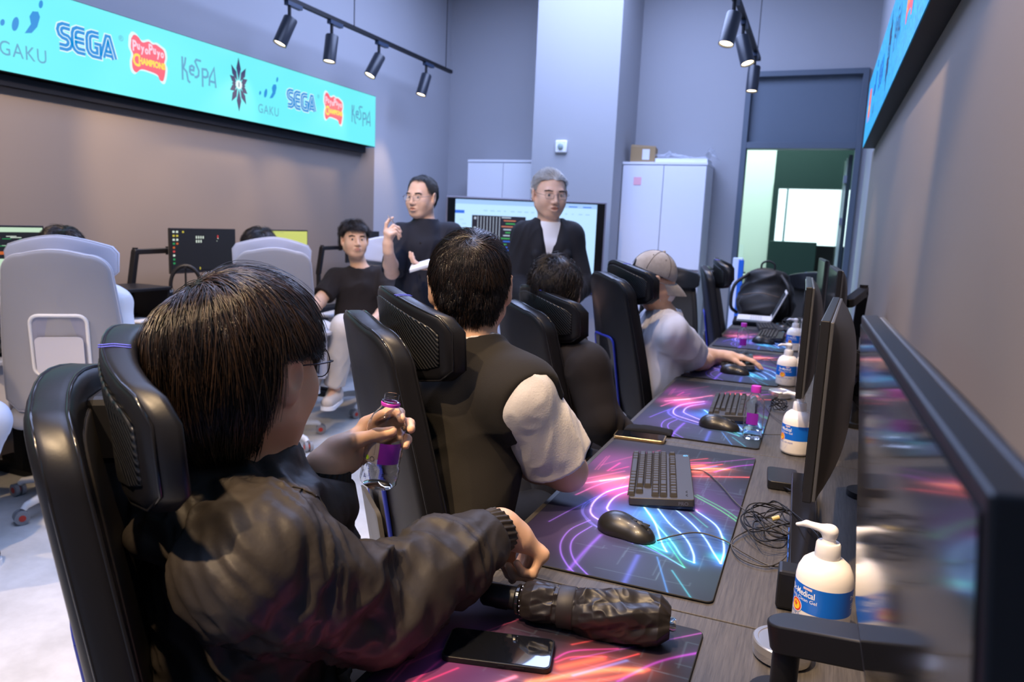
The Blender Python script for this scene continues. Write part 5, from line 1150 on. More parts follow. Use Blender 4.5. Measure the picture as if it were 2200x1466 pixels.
lmons.append(lmon('small dark monitor behind the seated young man', 5.62, .27, .50, [(0, 0, 1, 1, blkE)]))
for mo_, yc in zip(lmons, (2.40, 3.775, 4.56, 5.62)):
    arm(mo_, [(-3.86, yc-.46, .92), (-3.84, yc-.44, 1.125), (-3.83, yc-.20, 1.13), (MLX-.060, yc, 1.13)], .016, .038, (-3.86, yc-.46, ZT+.0005))
t = thing('desk_riser', 'low black riser shelf on the left desk behind the big foreground head', 'shelf', (-3.70, 3.16, ZT+.0005))
b = MB(); b.box((0, 0, .185), (.30, .34, .02)); b.build('top', M_blkp, t, 0, bev=.004)
for sy in (-1, 1): b = MB(); b.box((0, sy*.16, .088), (.28, .015, .175)); b.build('side', M_blkp, t, 0)
t = thing('computer_tower', 'black computer tower with perforated front under the left desk', 'computer', (-3.50, 2.62, 0))
b = MB(); b.box((0, 0, .24), (.42, .21, .46)); b.build('case', M_blkp, t, 0, bev=.005)
b = MB(); [b.cyl((.2115, -.08+.02*i, .08+.02*j), (.2125, -.08+.02*i, .08+.02*j), .006, n=8) for i in range(9) for j in range(16)]; b.build('perforated_front', mat('dark holes', (.002, .002, .002), .9), t, 0)['kind'] = 'stuff'
b = MB(); b.cyl((.212, .07, .43), (.214, .07, .43), .008, n=12); b.build('power_light', E_('blue light', (.02, .1, .9), 2.), t, 0)
t = thing('keyboard', 'dark keyboard at the left frame edge on the black desk', 'keyboard', (-3.52, 2.30, ZT+.0005), R(90)); b = MB(); b.prism(rrect(.42, .14, .01), 0, .022); b.build('case', M_blkp, t, 30, bev=.002); b = MB()
[b.box((-.19+.0195*i, -.045+.019*j, .026), (.016, .016, .007)) for i in range(20) for j in range(5)]; b.build('keycaps', M_key, t, 0)['kind'] = 'stuff'
t = thing('headphones', 'black headphones hanging on a stand before the dark icon monitor', 'headphones', (-3.55, 3.44, ZT+.0005), R(-50)); t.scale.z = 1.14
b = MB(); b.cyl((0, 0, 0), (0, 0, .012), .06, n=28); b.cyl((0, 0, .012), (0, 0, .27), .006, n=10); b.cyl((-.03, 0, .27), (.03, 0, .27), .008, n=10); b.build('stand', M_blkp, t, 40)
b = MB(); b.tube([(.0, .085*math.cos(a), .17+.105*math.sin(a)) for a in np.linspace(-.15, math.pi+.15, 24)], .011, 8); b.build('headband', M_blkp, t, 180)
for s2 in (-1, 1): b = MB(); b.lathe([(.0001, 0), (.036, .0), (.041, .008), (.041, .026), (.030, .032), (.0001, .030)], 24, 0, basis((0, s2, 0)), (0, s2*.070, .115)); b.build('ear_cup', M_blkg, t, 40)
t = thing('headset', 'second headset with silver ring lying on the left desk', 'headphones', (-3.50, 3.36, ZT+.05), R(30), rot=(R(70), 0, R(40)))
b = MB(); b.tube([(.07*math.cos(a), .07*math.sin(a), 0) for a in np.linspace(0, math.pi, 20)], .008, 8); b.build('headband', mat('pale grey band', (.45, .45, .47), .4), t, 180)
for s2 in (-1, 1): b = MB(); b.cyl((s2*.07, -.012, 0), (s2*.05, -.012, 0), .034, n=20); b.build('ear_cup', M_blkp, t, 40)
t = thing('notepad', 'small white notepad on the left desk edge', 'notepad', (-3.62, 3.20-.05, ZT+.001), R(20)); b = MB(); b.box((0, 0, .004), (.12, .17, .008)); b.build('paper', M_white, t, 0)
# ------------------------------------------------------------------ high back chairs
M_lea = mat('black leatherette', (.007, .007, .009), .38, spec=.35, bump=(260, .12, .0006)); M_lea2 = mat('black leatherette panel', (.008, .009, .013), .45, spec=.35, bump=(260, .12, .0006))
M_carb = stripe_mat('black carbon ribs', (.004, .005, .007), (.020, .020, .021), 46, (R(20), R(38), R(15)), .33)
M_taupe = mat('taupe chair shell', (.085, .08, .075), .45); M_blued = mat('blue trim line', (.02, .035, .34), .35)
M_gr = mat('grey chair fabric', (.33, .335, .37), .8, bump=(300, .1, .0005)); M_gr2 = mat('pale grey headrest', (.60, .63, .76), .6); M_grl = mat('light grey shell', (.62, .61, .66), .45)
M_mesh = mat('dark brown inner mesh', (.025, .021, .017), .6)
M_cred = mat('red caster hub', (.6, .05, .03), .4)
def plate(outline, fy, th, edge, n_in=3):
    """rounded slab: outline = [(x,z)], fy(x,z) = rear face depth ; returns V,F"""
    O = np.array(outline); c = O.mean(0); n = len(O); rings = []
    d1 = np.roll(O, -1, 0)-np.roll(O, 1, 0); nr = np.stack([d1[:, 1], -d1[:, 0]], 1); nr /= np.linalg.norm(nr, axis=1)[:, None]
    if ((nr*(O-c)).sum(1)).mean() < 0: nr = -nr
    lv = []
    for k in range(5): a = k*math.pi/8; lv.append((edge*(1-math.sin(a)), edge*(1-math.cos(a))))
    lv2 = [(i, th-y) for i, y in lv[::-1]]
    V = []
    for f in (.0, .35, .7): V.append((c+(O-c)*f if f else c+(O-c)*.001, 0.))
    for i, y in lv+lv2: V.append((O-nr*i, y))
    for f in (.7, .35, .001): V.append((c+(O-c)*f, th))
    P = np.concatenate([np.stack([q[:, 0], fy(q[:, 0], q[:, 1])+y, q[:, 1]], 1) for q, y in V]); m = len(V); F_ = [(k*n+i, (k+1)*n+i, (k+1)*n+(i+1) % n, k*n+(i+1) % n) for k in range(m-1) for i in range(n)]
    return P, F_
def chair_outline(w0, w1, z0, z1, r, arch=.02):
    """narrower at the top: w0 bottom half width, w1 top half width"""
    P = []
    top = [(w1-r+r*math.cos(R(a)), z1-r+r*math.sin(R(a))) for a in range(0, 91, 10)]
    top += [((w1-r)*(1-2*t), z1+arch*math.sin(math.pi*t)) for t in np.linspace(0, 1, 9)[1:-1]]
    top += [(-(w1-r)+r*math.cos(R(a)), z1-r+r*math.sin(R(a))) for a in range(90, 181, 10)]
    left = [(-(w1+(w0-w1)*math.sin(t*math.pi/2)), z1-r+(z0+.05-(z1-r))*t) for t in np.linspace(0, 1, 10)[1:]]
    bot = [(-w0*.8, z0), (0, z0-.01), (w0*.8, z0)]
    return top+left+bot+[(-x, z) for x, z in left[::-1]]
def high_chair(style, label, grp):
    blk = style == 'black'; t = thing('gaming_chair' if blk else 'desk_chair', label, 'chair', (0, 0, 0), 0, grp)
    leaA, leaB, sh = (M_lea, M_lea2, M_blkp) if blk else (M_gr, M_gr, M_grl)
    tilt = lambda z: -.245-(z-.45)*.16
    fy = lambda x, z: tilt(z)-.040+1.15*x*x
    O = chair_outline(.245, .205, .50, 1.185, .085)
    V, F_ = plate(O, fy, .056, .018); b = MB(); b.add(V, F_); bk = b.build('backrest', leaA, t, 180)
    Oi = chair_outline(.205, .170, .53, 1.150, .07, .015); V, F_ = plate(Oi, lambda x, z: fy(x, z)+.054, .006, .004); b = MB(); b.add(V, F_); b.build('inner_panel', M_mesh if blk else M_gr, bk, 180)
    P = [(x*.985, fy(np.array(x), np.array(z))-.0005+.010, z-(.002 if z > .8 else 0)) for x, z in O]; b = MB(); b.tube(P+[P[0]], .0028, 6, cap=False); b.build('piping', M_blkg if blk else M_grl, bk, 180)
    P = [(x*.985, fy(np.array(x), np.array(z))+.048, z-(.002 if z > .8 else 0)) for x, z in O]; b = MB(); b.tube(P+[P[0]], .0028, 6, cap=False); b.build('piping', M_blkg if blk else M_grl, bk, 180)
    # rear lumbar bracket
    zc = .72; rw, rh = (.215, .42) if blk else (.21, .26); zc = .70 if blk else .80
    def onback(pl, off): return [(x, float(fy(np.array(x), np.array(z)))+off, z) for x, z in pl]
    pl = rrect(rw, rh, .035, 5, 0, zc); b = MB(); b.tube(onback(pl+[pl[0]], -.004), .0055 if blk else .008, 8, cap=False); br = b.build('bracket_rim', M_blued if blk else M_white, t, 180)
    b = MB(); V = np.array(onback(rrect(rw-.01, rh-.01, .03, 5, 0, zc), -.004)); b.add(V, [tuple(range(len(V)))]); b.build('bracket_recess', M_taupe if blk else mat('grey recess', (.30, .31, .40), .6), t, 0)
    b = MB(); V = np.array(onback(rrect(rw-.03, rh*.62, .02, 4, 0, zc-rh*.16), -.022)); n = len(V); V2 = V+[0, .01, 0]; b.add(np.vstack([V, V2]), [tuple(range(n))]+[(i, (i+1) % n, n+(i+1) % n, n+i) for i in range(n)]); b.build('bracket_plate', M_grl if not blk else M_taupe, t, 30)
    # headrest: wide wing wrapping forward
    hw, z0, z1 = (.225, 1.060, 1.262) if blk else (.215, 1.06, 1.262)
    def hout(s=1., e=0.):
        P = []; 
        for tt in np.linspace(-1, 1, 17): P.append((tt*(hw-.02-e), z1-e-.045*abs(tt)**1.6))
        P += [(hw-e, z1-.075-e*.3), (hw-e-.004, z0+.045+e*.3), (hw-.03-e, z0+.018+e)]
        for tt in np.linspace(1, -1, 13)[1:-1]: P.append((tt*(hw-.05-e), z0+e+.012*tt*tt))
        P += [(-(hw-.03-e), z0+.018+e), (-(hw-e-.004), z0+.045+e*.3), (-(hw-e), z1-.075-e*.3)]
        return P
    hy = lambda x, z: -.315-(z-1.16)*.12+1.40*x*x+7*x**4
    V, F_ = plate(hout(), hy, .042, .014); b = MB(); b.add(V, F_); hd = b.build('headrest', M_lea if blk else M_gr2, t, 180)
    if blk:
        V, F_ = plate(hout(1, .022), lambda x, z: hy(x, z)-.003, .006, .003); b = MB(); b.add(V, F_); b.build('rear_panel', M_carb, hd, 180)
    P = [(x, float(hy(np.array(x), np.array(z)))+.006, z) for x, z in hout(1, .002)]; b = MB(); b.tube(P+[P[0]], .0026, 6, cap=False); b.build('piping', M_blkg if blk else M_grl, hd, 180)
    if blk:
        for x in (.085, .092):
            b = MB(); P = [(sx, float(hy(np.array(sx), np.array(z1)))+y, z1-.045*abs(sx/(hw-.02))**1.6+.0012-abs(y-.02)*.10) for y in np.linspace(.003, .039, 9) for sx in (x,)]; b.tube(P, .0008, 4); b.build('blue_stitching', mat('blue thread', (.08, .10, .7), .5), hd, 180)
    b = MB(); b.box((0, -.315, 1.13), (.09, .06, .09)); b.build('headrest_mount', sh, t, 0, bev=.01)
    # seat, arms, base
    s_ = Shape(); s_.ell((0, .02, .455), (.27, .27, .055), k=.03); s_.cone((-.20, -.18, .455), (-.20, .20, .455), .055, .05, .04); s_.cone((.20, -.18, .455), (.20, .20, .455), .055, .05, .04); V, F_ = s_.mesh(.012); mesh_obj('seat', V, F_, leaA, t)
    b = MB(); b.box((0, -.03, .385), (.24, .30, .05)); b.box((0, -.25, .46), (.10, .12, .16)); b.build('mechanism', sh, t, 0, bev=.01)
    for sx in (-1, 1):
        b = MB(); b.box((sx*.315, .0, .535), (.05, .07, .27)); b.box((sx*.27, .0, .40), (.12, .07, .03)); a = b.build('armrest', sh, t, 0, bev=.008)
        b = MB(); P = rrect(.095, .27, .04, 5, sx*.315, .02); b.prism(P, .668, .695); b.build('arm_pad', M_blkp if blk else mat('grey arm pad', (.42, .42, .45), .5), a, 40, bev=.008)
    b = MB(); b.cyl((0, 0, .09), (0, 0, .37), .026, n=20); b.build('gas_lift', M_chrome if not blk else M_blk, t, 40)
    b = MB()
    b.cyl((0, 0, .07), (0, 0, .13), .045, n=20)
    for k in range(5):
        a = k*2*math.pi/5+.3; c, s2 = math.cos(a), math.sin(a); b.tube([(0.03*c, .03*s2, .11), (.18*c, .18*s2, .10), (.31*c, .31*s2, .075), (.325*c, .325*s2, .06)], [.026, .020, .016, .014], 10)
    b.build('star_base', M_blkp if blk else M_white, t, 60)
    for k in range(5):
        a = k*2*math.pi/5+.3; c, s2 = math.cos(a), math.sin(a); b = MB(); p = np.array([.335*c, .335*s2, .031]); ax = np.array([math.cos(a+1.1), math.sin(a+1.1), 0]); b.cyl(p-ax*.024, p-ax*.006, .030, n=20); b.cyl(p+ax*.006, p+ax*.024, .030, n=20); cs = b.build('caster', M_blkp if blk else mat('grey caster', (.30, .30, .31), .5), t, 40)
        if not blk: b = MB(); b.cyl(p-ax*.0255, p+ax*.0255, .014, n=16); b.build('hub', M_cred, cs, 40)
    return t
CH = []
def put_chair(src, label, xy, deg, z=0, tip=0.): o = place(src, (xy[0], xy[1], z), R(-deg), label); CH.append(o); return o
K0 = high_chair('black', 'black high back gaming chair nearest the camera, behind the person in the black jacket', 'black high back chairs of the right row')
def set0(o, xy, deg): o.location = (xy[0], xy[1], 0); o.rotation_euler = (0, 0, R(-deg)); return o
set0(K0, (float(at(256, 790, .97)[0]+.315*math.sin(R(55))), float(at(256, 790, .97)[1]+.315*math.cos(R(55)))), 55); K0.scale.z = .975
put_chair(K0, 'black high back chair of the man in the dark vest', (-.664, 1.650), 46); CH[-1].scale.z = .978
o = put_chair(K0, 'black high back chair behind the dark haired person in black, in front of the screen', (-.687, 2.61), 46); o.scale.z = .936
put_chair(K0, 'black high back chair of the person in the grey cap', (-.62, 3.56), 52); CH[-1].scale.z = .985
put_chair(K0, 'empty black high back chair seen side on beside the backpack', (-.315, 5.03), 86)
o = put_chair(K0, 'dark chair turned away beyond the person in the cap, before the tall cabinet', (-1.02, 5.75), 165); o.scale.z = .88
o = put_chair(K0, 'dark chair standing past the far end of the desks below the doorway', (-.12, 6.95), 200); o.scale.z = .86
G0 = high_chair('grey', 'grey high back chair on the left with the handle bracket showing', 'grey high back chairs of the left row')
set0(G0, (-3.13, 2.40), -40)
put_chair(G0, 'grey high back chair in the middle of the left row, before the yellow lit monitor', (float(at(590, 560, 4.1)[0])-.255, float(at(590, 560, 4.1)[1])+.255), -45)
put_chair(G0, 'pale high back chair of the seated young man in black', (-2.97, 4.62), 168)
# ------------------------------------------------------------------ people
mat('skin', (.68, .42, .28), .5, spec=.4, sss=.12, bump=(420, .10, .0004))
mat('skin pale', (.66, .44, .34), .5, spec=.4, sss=.12)
M_hair = mat('black hair', (.007, .005, .0045), .30, spec=.7); M_hairb = mat('brown black hair', (.032, .018, .011), .30, spec=.8); M_hairg = mat('grey hair', (.42, .43, .44), .45); M_hairg2 = mat('light grey hair', (.70, .71, .73), .45); M_hairs = mat('dark greying hair', (.035, .038, .042), .45)
def top(root, name, m, nk, up, lo, side, arms, g=.016, sl=(1., .9), sr=(.066, .060, .048), neck_r=.060, h=.006, disp=None, sc=1., w=1.36, hem=None, k=.045, cuffs=True, extra=None, waist=.0):
    """a garment over the torso; arms = (shoulder, elbow, wrist); sl = (share of upper arm, share of forearm) covered"""
    S_ = Shape(); nk, up, lo = (np.asarray(v, float) for v in (nk, up, lo)); md = (up+lo)/2
    S_.cone(up, md, (.098+g)*sc, (.092+g-waist)*sc, .05, side, w); S_.cone(md, lo, (.092+g-waist)*sc, (.104+g)*sc, .05, side, w*.96)
    for a in arms:
        sh, el, wr = (np.asarray(v, float) for v in a[:3]); S_.cone(nk-[0, 0, .035], sh, (.052+g*.5)*sc, sr[0]*sc, k)
    S_.cone(nk-[0, 0, .05], nk-[0, 0, .005], .066*sc, (.060+g*.25)*sc, .04)
    for a in arms:
        sh, el, wr = (np.asarray(v, float) for v in a[:3]); u, f = sl
        if u > 0: S_.cone(sh, sh+(el-sh)*u, sr[0]*sc, (sr[0]+(sr[1]-sr[0])*u)*sc, .03, flat=(f <= 0))
        if f > 0: S_.cone(el, el+(wr-el)*f, sr[1]*sc, sr[2]*sc, .02, flat=True)
    if extra: extra(S_)
    if neck_r: S_.cone(nk-unit(np.cross(side, (0, 0, 1)))*0+[0, 0, -.030], nk+[0, 0, .10], neck_r*sc, neck_r*1.25*sc, .008, mode='sub')
    if hem is not None: S_.plane(hem, (0, 0, -1), np.array(hem)-[.4, .4, .5], np.array(hem)+[.4, .4, .03])
    V, F_ = S_.mesh(h); return mesh_obj(name, V, F_, m, root, disp=disp)
def trousers(root, m, legs, pel, side, name='trousers', r=(.098, .078, .062), disp=None, h=.009, cover=.92):
    S_ = Shape(); S_.cone(np.asarray(pel)+[0, 0, .05], pel, .115, .118, .05, side, 1.3)
    for hp, kn, an, td in legs:
        hp, kn, an = (np.asarray(v, float) for v in (hp, kn, an)); S_.cone(hp, kn, r[0], r[1], .05); S_.cone(kn, kn+(an-kn)*cover, r[1], r[2], .02, flat=True)
    V, F_ = S_.mesh(h); return mesh_obj(name, V, F_, m, root, disp=disp)
def shoes(root, legs, m, sole):
    for hp, kn, an, td in legs:
        an = np.asarray(an, float); td = unit([td[0], td[1], 0]); a = an-[0, 0, .045]; S_ = Shape(); S_.cone(a-td*.045, a+td*.16-[0, 0, .010], .044, .034, .03, (td[1], -td[0], 0), 1.1); S_.cone(a-td*.02+[0, 0, .035], a, .042, .046, .03)
        S_.cone(an+[0, 0, .0], an+[0, 0, .10], .036, .040, .008, mode='sub')
        z0 = an[2]-.088; S_.plane((0, 0, z0), (0, 0, -1), a-[.4, .4, .2], a+[.4, .4, 0]); V, F_ = S_.mesh(.006); s1 = mesh_obj('shoe', V, F_, m, root)
        b = MB(); c = a+td*.055; b.prism(rrect(.285, .092, .045, 6), z0-.012, z0+.012, 0, np.array([[td[0], -td[1], 0], [td[1], td[0], 0], [0, 0, 1]]), (c[0], c[1], 0)); b.build('sole', sole, s1, 40)
def mid(a, b): return (np.asarray(a)+np.asarray(b))/2
UP = np.array([0, 0, 1.])
def az(d): return np.array([math.sin(R(d)), math.cos(R(d)), 0.])

# ---- 1: the near person in the black jacket, holding the bottle
fw = az(45); sd = np.array([fw[1], -fw[0], 0]); Rs = at(548, 1215, .94); Ls = Rs-sd*.35+np.array([0, 0, .01]); md = mid(Rs, Ls)
nk = md+[0, 0, .075]+fw*.005; up = md-[0, 0, .06]; lo = md-[0, 0, .42]-fw*.02
El = at(824, 1300, 1.10); Wr = at(1082, 1132, 1.27)
LW = at(703, 1000, 1.16); LE = at(668, 1245, 1.17)
d1 = unit(.66*CR-.42*CD+.58*CF); n1 = unit(np.cross(-CD+.1*CR, d1)); hL = dict(d=d1, n=n1, side=1, curl=[(.62, .95, .55), (.62, .95, .55), (.72, 1.0, .6), (.85, 1.0, .6)], spread=.12, thumb=(.12, 1.05, .15), size=.98)
hR = dict(d=unit(.62*CR+.45*CF+.55*CD), n=unit(-CD*.75+CR*.45+CF*.1), side=-1, curl=[(1.35, 1.4, .7), (1.35, 1.4, .7), (1.35, 1.4, .7), (1.4, 1.4, .7)], spread=.04, thumb=(.12, .75, .35), size=1.02)
legs = [(lo+sd*.09-[0, 0, .0], lo+sd*.12+fw*.42-[0, 0, .03], lo+sd*.12+fw*.46-[0, 0, .42], fw), (lo-sd*.09, lo-sd*.14+fw*.42-[0, 0, .03], lo-sd*.14+fw*.44-[0, 0, .42], fw)]
for i, l in enumerate(legs): l[2][2] = .09
hd1 = at(524, 788, 1.03)
pr_, C, M, body = person('person in a black hooded jacket in the foreground holding an open water bottle', hd1, az(3)+[0, 0, -.04], 1.06, 1.0, neck=nk, torso=dict(up=up, lo=lo, side=sd),
    arms=[(Rs, El, Wr, hR), (Ls, LE, LW, hL)], legs=legs, h=.0038)
eyes(C, M, 1.06, 1., pr_, None)
def jk(S_):
    bk = nk-fw*.065+[0, 0, -.005]
    S_.ell(nk-fw*.035+sd*.035-[0, 0, .040], (.150, .125, .036), np.stack([unit(sd-.10*UP), unit(fw+.18*UP), unit(np.cross(unit(sd-.10*UP), unit(fw+.18*UP)))], 1), .007)
    S_.cone(bk-sd*.12-[0, 0, .035]+fw*.02, bk+sd*.12-[0, 0, .045]+fw*.02, .036, .036, .03); S_.cone(bk-sd*.05+[0, 0, .005], bk+sd*.05+[0, 0, .0], .032, .032, .03)
    S_.cone(bk+sd*.13-[0, 0, .045]+fw*.03, nk+fw*.12+sd*.02-[0, 0, .07], .034, .026, .03); S_.cone(nk+sd*.075-[0, 0, .02], nk+fw*.10-[0, 0, .06]+sd*.03, .022, .022, .03)
def jdisp(V, N):
    a = folds(.032, 14, unit(El-Rs)+.9*UP, 3.2, 3)(V, N); b_ = folds(.022, 22, unit(np.cross(El-Wr, UP))+.8*UP, 2.6, 9)(V, N); c = folds(.009, 17, unit(.4*sd-.6*UP), 4., 5)(V, N)+folds(.005, 34, unit(.5*sd-.5*UP+.3*fw), 3., 15)(V, N)
    t = np.clip(((V-Rs)@unit(El-Rs))/.2, 0, 1); q = np.linalg.norm(V-Wr, axis=1); f = np.clip((q-.05)/.08, 0, 1); u = np.clip(np.linalg.norm(V-LW, axis=1)/.12-.4, 0, 1)
    return (a*t+c*(1-t)+b_*.8)*f*u
jm = mat('black nylon jacket', (.030, .0255, .023), .55, spec=.35, bump=(38, .35, .004))
jo = top(pr_, 'jacket', jm, nk, up, lo-[0, 0, .03], sd, [(Rs, El, Wr), (Ls, LE, LW)], .026, (1., .88), (.076, .061, .046), .056, .0042, jdisp, 1.0, 1.38, extra=jk)
def cuff(parent, W, E, r, m):
    d = unit(W-E); B = basis(d); b = MB(); n = 96; P = []
    V, F_ = grid_mesh(lambda u, v: np.stack([(r*(1+.05*np.sin(v*2*math.pi*22+3*np.sin(u*4)))+.003*np.sin(u*math.pi))*np.cos(v*2*math.pi), (r*(1+.05*np.sin(v*2*math.pi*22+3*np.sin(u*4)))+.003*np.sin(u*math.pi))*np.sin(v*2*math.pi), -.045+.052*u], 1), 16, 221)
    V2, F2 = grid_mesh(lambda u, v: np.stack([(r-.004*u-.001)*np.cos(v*2*math.pi), (r-.004*u-.001)*np.sin(v*2*math.pi), .007-.03*u], 1), 5, 221)
    b.add(V, F_, 0, B, W); b.add(V2, F2, 0, B, W); return b.build('cuff', m, parent, 180)
cuff(jo, Wr-unit(Wr-El)*.012, El, .037, jm); cuff(jo, LW-unit(LW-LE)*.012, LE, .036, jm)
def snap(o, P, off=.0006):
    out = []
    for p in P:
        ok, loc, nrm, _ = o.closest_point_on_mesh(Vector([float(v) for v in p])); out.append(np.array(loc)+np.array(nrm)*off)
    return out
sv = unit(El-Rs); sB = basis(unit(sd*.75+sv*.35+.1*UP)); ring = [Rs-sd*.015+sB@np.array([.12*math.cos(a), .12*math.sin(a), .006*math.sin(a*19)]) for a in np.linspace(0, 2*math.pi, 120)]
b = MB(); b.tube(snap(jo, ring), .0016, 5); b.build('armhole_seam', jm, jo, 180)
b = MB(); P = spline([nk+sd*.060+[0, 0, .0], nk+sd*.075+fw*.05-[0, 0, .035], nk+sd*.07+fw*.10-[0, 0, .075], nk+sd*.05+fw*.125-[0, 0, .13]], 14)
for k in range(0, len(P)-1): b.box(P[k]+sd*.018, (.003, .004, .003), M=basis(P[min(k+1, len(P)-1)]-P[k-1 if k else 0]))
b.build('zip_teeth', mat('blue grey zip', (.06, .08, .12), .35, .5), jo, 0)
p = nk-fw*.02+sd*.115-[0, 0, .045]; b = MB(); b.box(p+[0, 0, .02], (.022, .010, .012)); b.tube([p+[0, 0, .015], p-[0, 0, .03]], .0018, 6); b.build('cord_toggle', M_blkp, jo, 0, bev=.002)
S_ = Shape(); S_.cone(nk-[0, 0, .06], nk+[0, 0, .012], .072, .064, .02); S_.cone(nk-[0, 0, .03], nk+[0, 0, .2], .0585, .066, .003, mode='sub'); V, F_ = S_.mesh(.0045); mesh_obj('navy_tee', V, F_, mat('navy tee', (.012, .015, .030), .8), pr_)
trousers(pr_, mat('black trousers', (.012, .012, .014), .8), legs, lo, sd, disp=folds(.01, 9, (0, 0, 1), 2, 2)); shoes(pr_, legs, mat('black shoe', (.02, .02, .022), .5), M_white)
def hl1(L):
    x, y, z = L[:, 0], L[:, 1], L[:, 2]; a = np.arctan2(np.abs(x), -y); return z > np.interp(a, [0, .7, 1.15, 1.35, 1.7, 2.1, 2.5, 3.15], [-.085, -.080, -.050, .024, .028, .032, .050, .055])
side_len = lambda L: np.where((L[:, 1] > -.026) & (L[:, 1] < .06) & (np.abs(L[:, 0]) > .02), np.minimum(np.interp(L[:, 2], [-.06, .02, .09], [.050, .085, .125]), .006+.95*np.clip(L[:, 2]-.024, 0, 1)+.35*np.clip(.072-np.abs(L[:, 0]), 0, 1)), np.interp(L[:, 2], [-.09, -.05, .02, .09], [.040, .060, .095, .125]))
hair_mesh('hair', C, M, 1.06, [M_hair, M_hairb], pr_, 16000, 1., side_len, hl1, (-.030, -.052, .098), .00055, 10, .012, .036, 1.25, .16, .9, 4, grey=.45)
glasses(C, M, 1.06, 1., pr_, mat('thin dark frame', (.03, .02, .03), .3, .6), round_=True, w=.048, h=.044)
# the open bottle in the left hand
wb = pet('open clear water bottle with purple label held in the raised left hand', False, .030, .150)
ax = unit(-CD*.97+CR*.18-CF*.16); cb = LW+d1*.082-n1*.045-ax*.070; wb.location = cb
B_ = basis(ax, up=-CF); ang = 0; Xl = unit(np.cross(ax, -CF)); Yl = np.cross(ax, Xl); wb.rotation_euler = Matrix((np.stack([Xl, Yl, ax], 1)@rotz(R(32))).tolist()).to_euler()

# ---- 2: the man in the dark vest
fw = az(28); sd = np.array([fw[1], -fw[0], 0]); Rs = at(1112, 850, 1.60); Ls = Rs-sd*.36; md = mid(Rs, Ls); nk = md+[0, 0, .095]-fw*.0; up = md-[0, 0, .06]; lo = md-[0, 0, .44]-fw*.06
El = at(1218, 1012, 1.74); Wr = El+np.array([-.23, .07, .0]); LE = Ls+np.array([.03, .10, -.26]); LWr = LE+np.array([.06, .17, .02])
legs = [(lo+sd*.09, lo+sd*.12+fw*.42-[0, 0, .03], lo+sd*.12+fw*.46-[0, 0, .42], fw), (lo-sd*.09, lo-sd*.14+fw*.42-[0, 0, .03], lo-sd*.14+fw*.44-[0, 0, .42], fw)]
for l in legs: l[2][2] = .09
flat = lambda d, n, s_: dict(d=d, n=n, side=s_, curl=[(.25, .35, .2)]*4, spread=.07, thumb=(.5, .3, .2))
p2, C, M, _ = person('man in a dark vest over a white tee, seen from behind, elbow on the desk', at(1010, 616, 1.72), az(-24)+[0, 0, -.03], 1.05, 1.02, neck=nk, torso=dict(up=up, lo=lo, side=sd), roll=R(2),
    arms=[(Rs, El, Wr, flat(unit(Wr-El), UP, -1), 1.12), (Ls, LE, LWr, flat(unit(LWr-LE), UP, 1), 1.1)], legs=legs, h=.0045)
mv = mat('dark olive knit vest', (.013, .011, .009), .92, bump=(500, .4, .0008)); mt = mat('white ribbed tee', (.66, .63, .62), .85, bump=(240, .5, .0012))
top(p2, 'tee', mt, nk, up, lo, sd, [(Rs, El, Wr), (Ls, LE, LWr)], .010, (.76, 0), (.072, .084, .05), .058, .0048, folds(.010, 14, UP, 2., 4), 1., 1.36)
def vestcut(S_):
    for q, s_ in ((Rs, 1), (Ls, -1)):
        c = q+sd*s_*.082-[0, 0, .075]; S_.ell(c, (.052, .15, .135), np.stack([sd, fw, UP], 1), .012, 'sub')
top(p2, 'vest', mv, nk, up, lo, sd, [(Rs, El, Wr), (Ls, LE, LWr)], .026, (.22, 0), (.080, .08, .05), .070, .0048, folds(.012, 7, (.8, .3, .5), 3., 6), 1., 1.40, extra=vestcut)
trousers(p2, mat('black trousers'), legs, lo, sd); shoes(p2, legs, mat('black shoe'), M_white)
def hl2(L):
    x, y, z = L[:, 0], L[:, 1], L[:, 2]; a = np.arctan2(np.abs(x), -y); return z > np.interp(a, [0, .5, .9, 1.25, 1.6, 1.9, 2.4, 3.15], [-.085, -.080, -.060, -.020, .020, .032, .055, .065])
hair_mesh('hair', C, M, 1.05, [M_hair, M_hairb], p2, 18000, 1.02, lambda L: np.interp(L[:, 2], [-.09, -.05, -.01, .03, .06, .1], [.005, .008, .014, .026, .055, .075]), hl2, (.008, -.062, .094), .0006, 6, .005, .020, .85, .50, 1.0, 5, grey=.35)

# ---- 3: the dark haired person in black
fw = az(40); sd = np.array([fw[1], -fw[0], 0]); Rs = at(1262, 790, 2.45); Ls = Rs-sd*.33; md = mid(Rs, Ls); nk = md+[0, 0, .07]; up = md-[0, 0, .06]; lo = md-[0, 0, .40]-fw*.04
El = at(1292, 905, 2.42); Wr = El+fw*.17+np.array([0, 0, -.13]); LE = Ls+np.array([.03, .10, -.25]); LWr = LE+np.array([.05, .13, -.12])
legs = [(lo+sd*.09, lo+sd*.12+fw*.42-[0, 0, .03], lo+sd*.12+fw*.46-[0, 0, .42], fw), (lo-sd*.09, lo-sd*.14+fw*.42-[0, 0, .03], lo-sd*.14+fw*.44-[0, 0, .42], fw)]
for l in legs: l[2][2] = .09
p3, C, M, _ = person('wavy haired person in black between the man in the vest and the capped person', at(1191, 628, 2.60), az(-16)+[0, 0, -.12], 1.0, 1.0, neck=nk, torso=dict(up=up, lo=lo, side=sd),
    arms=[(Rs, El, Wr, flat(unit(Wr-El), UP, -1)), (Ls, LE, LWr, flat(unit(LWr-LE), UP, 1))], legs=legs, h=.006)
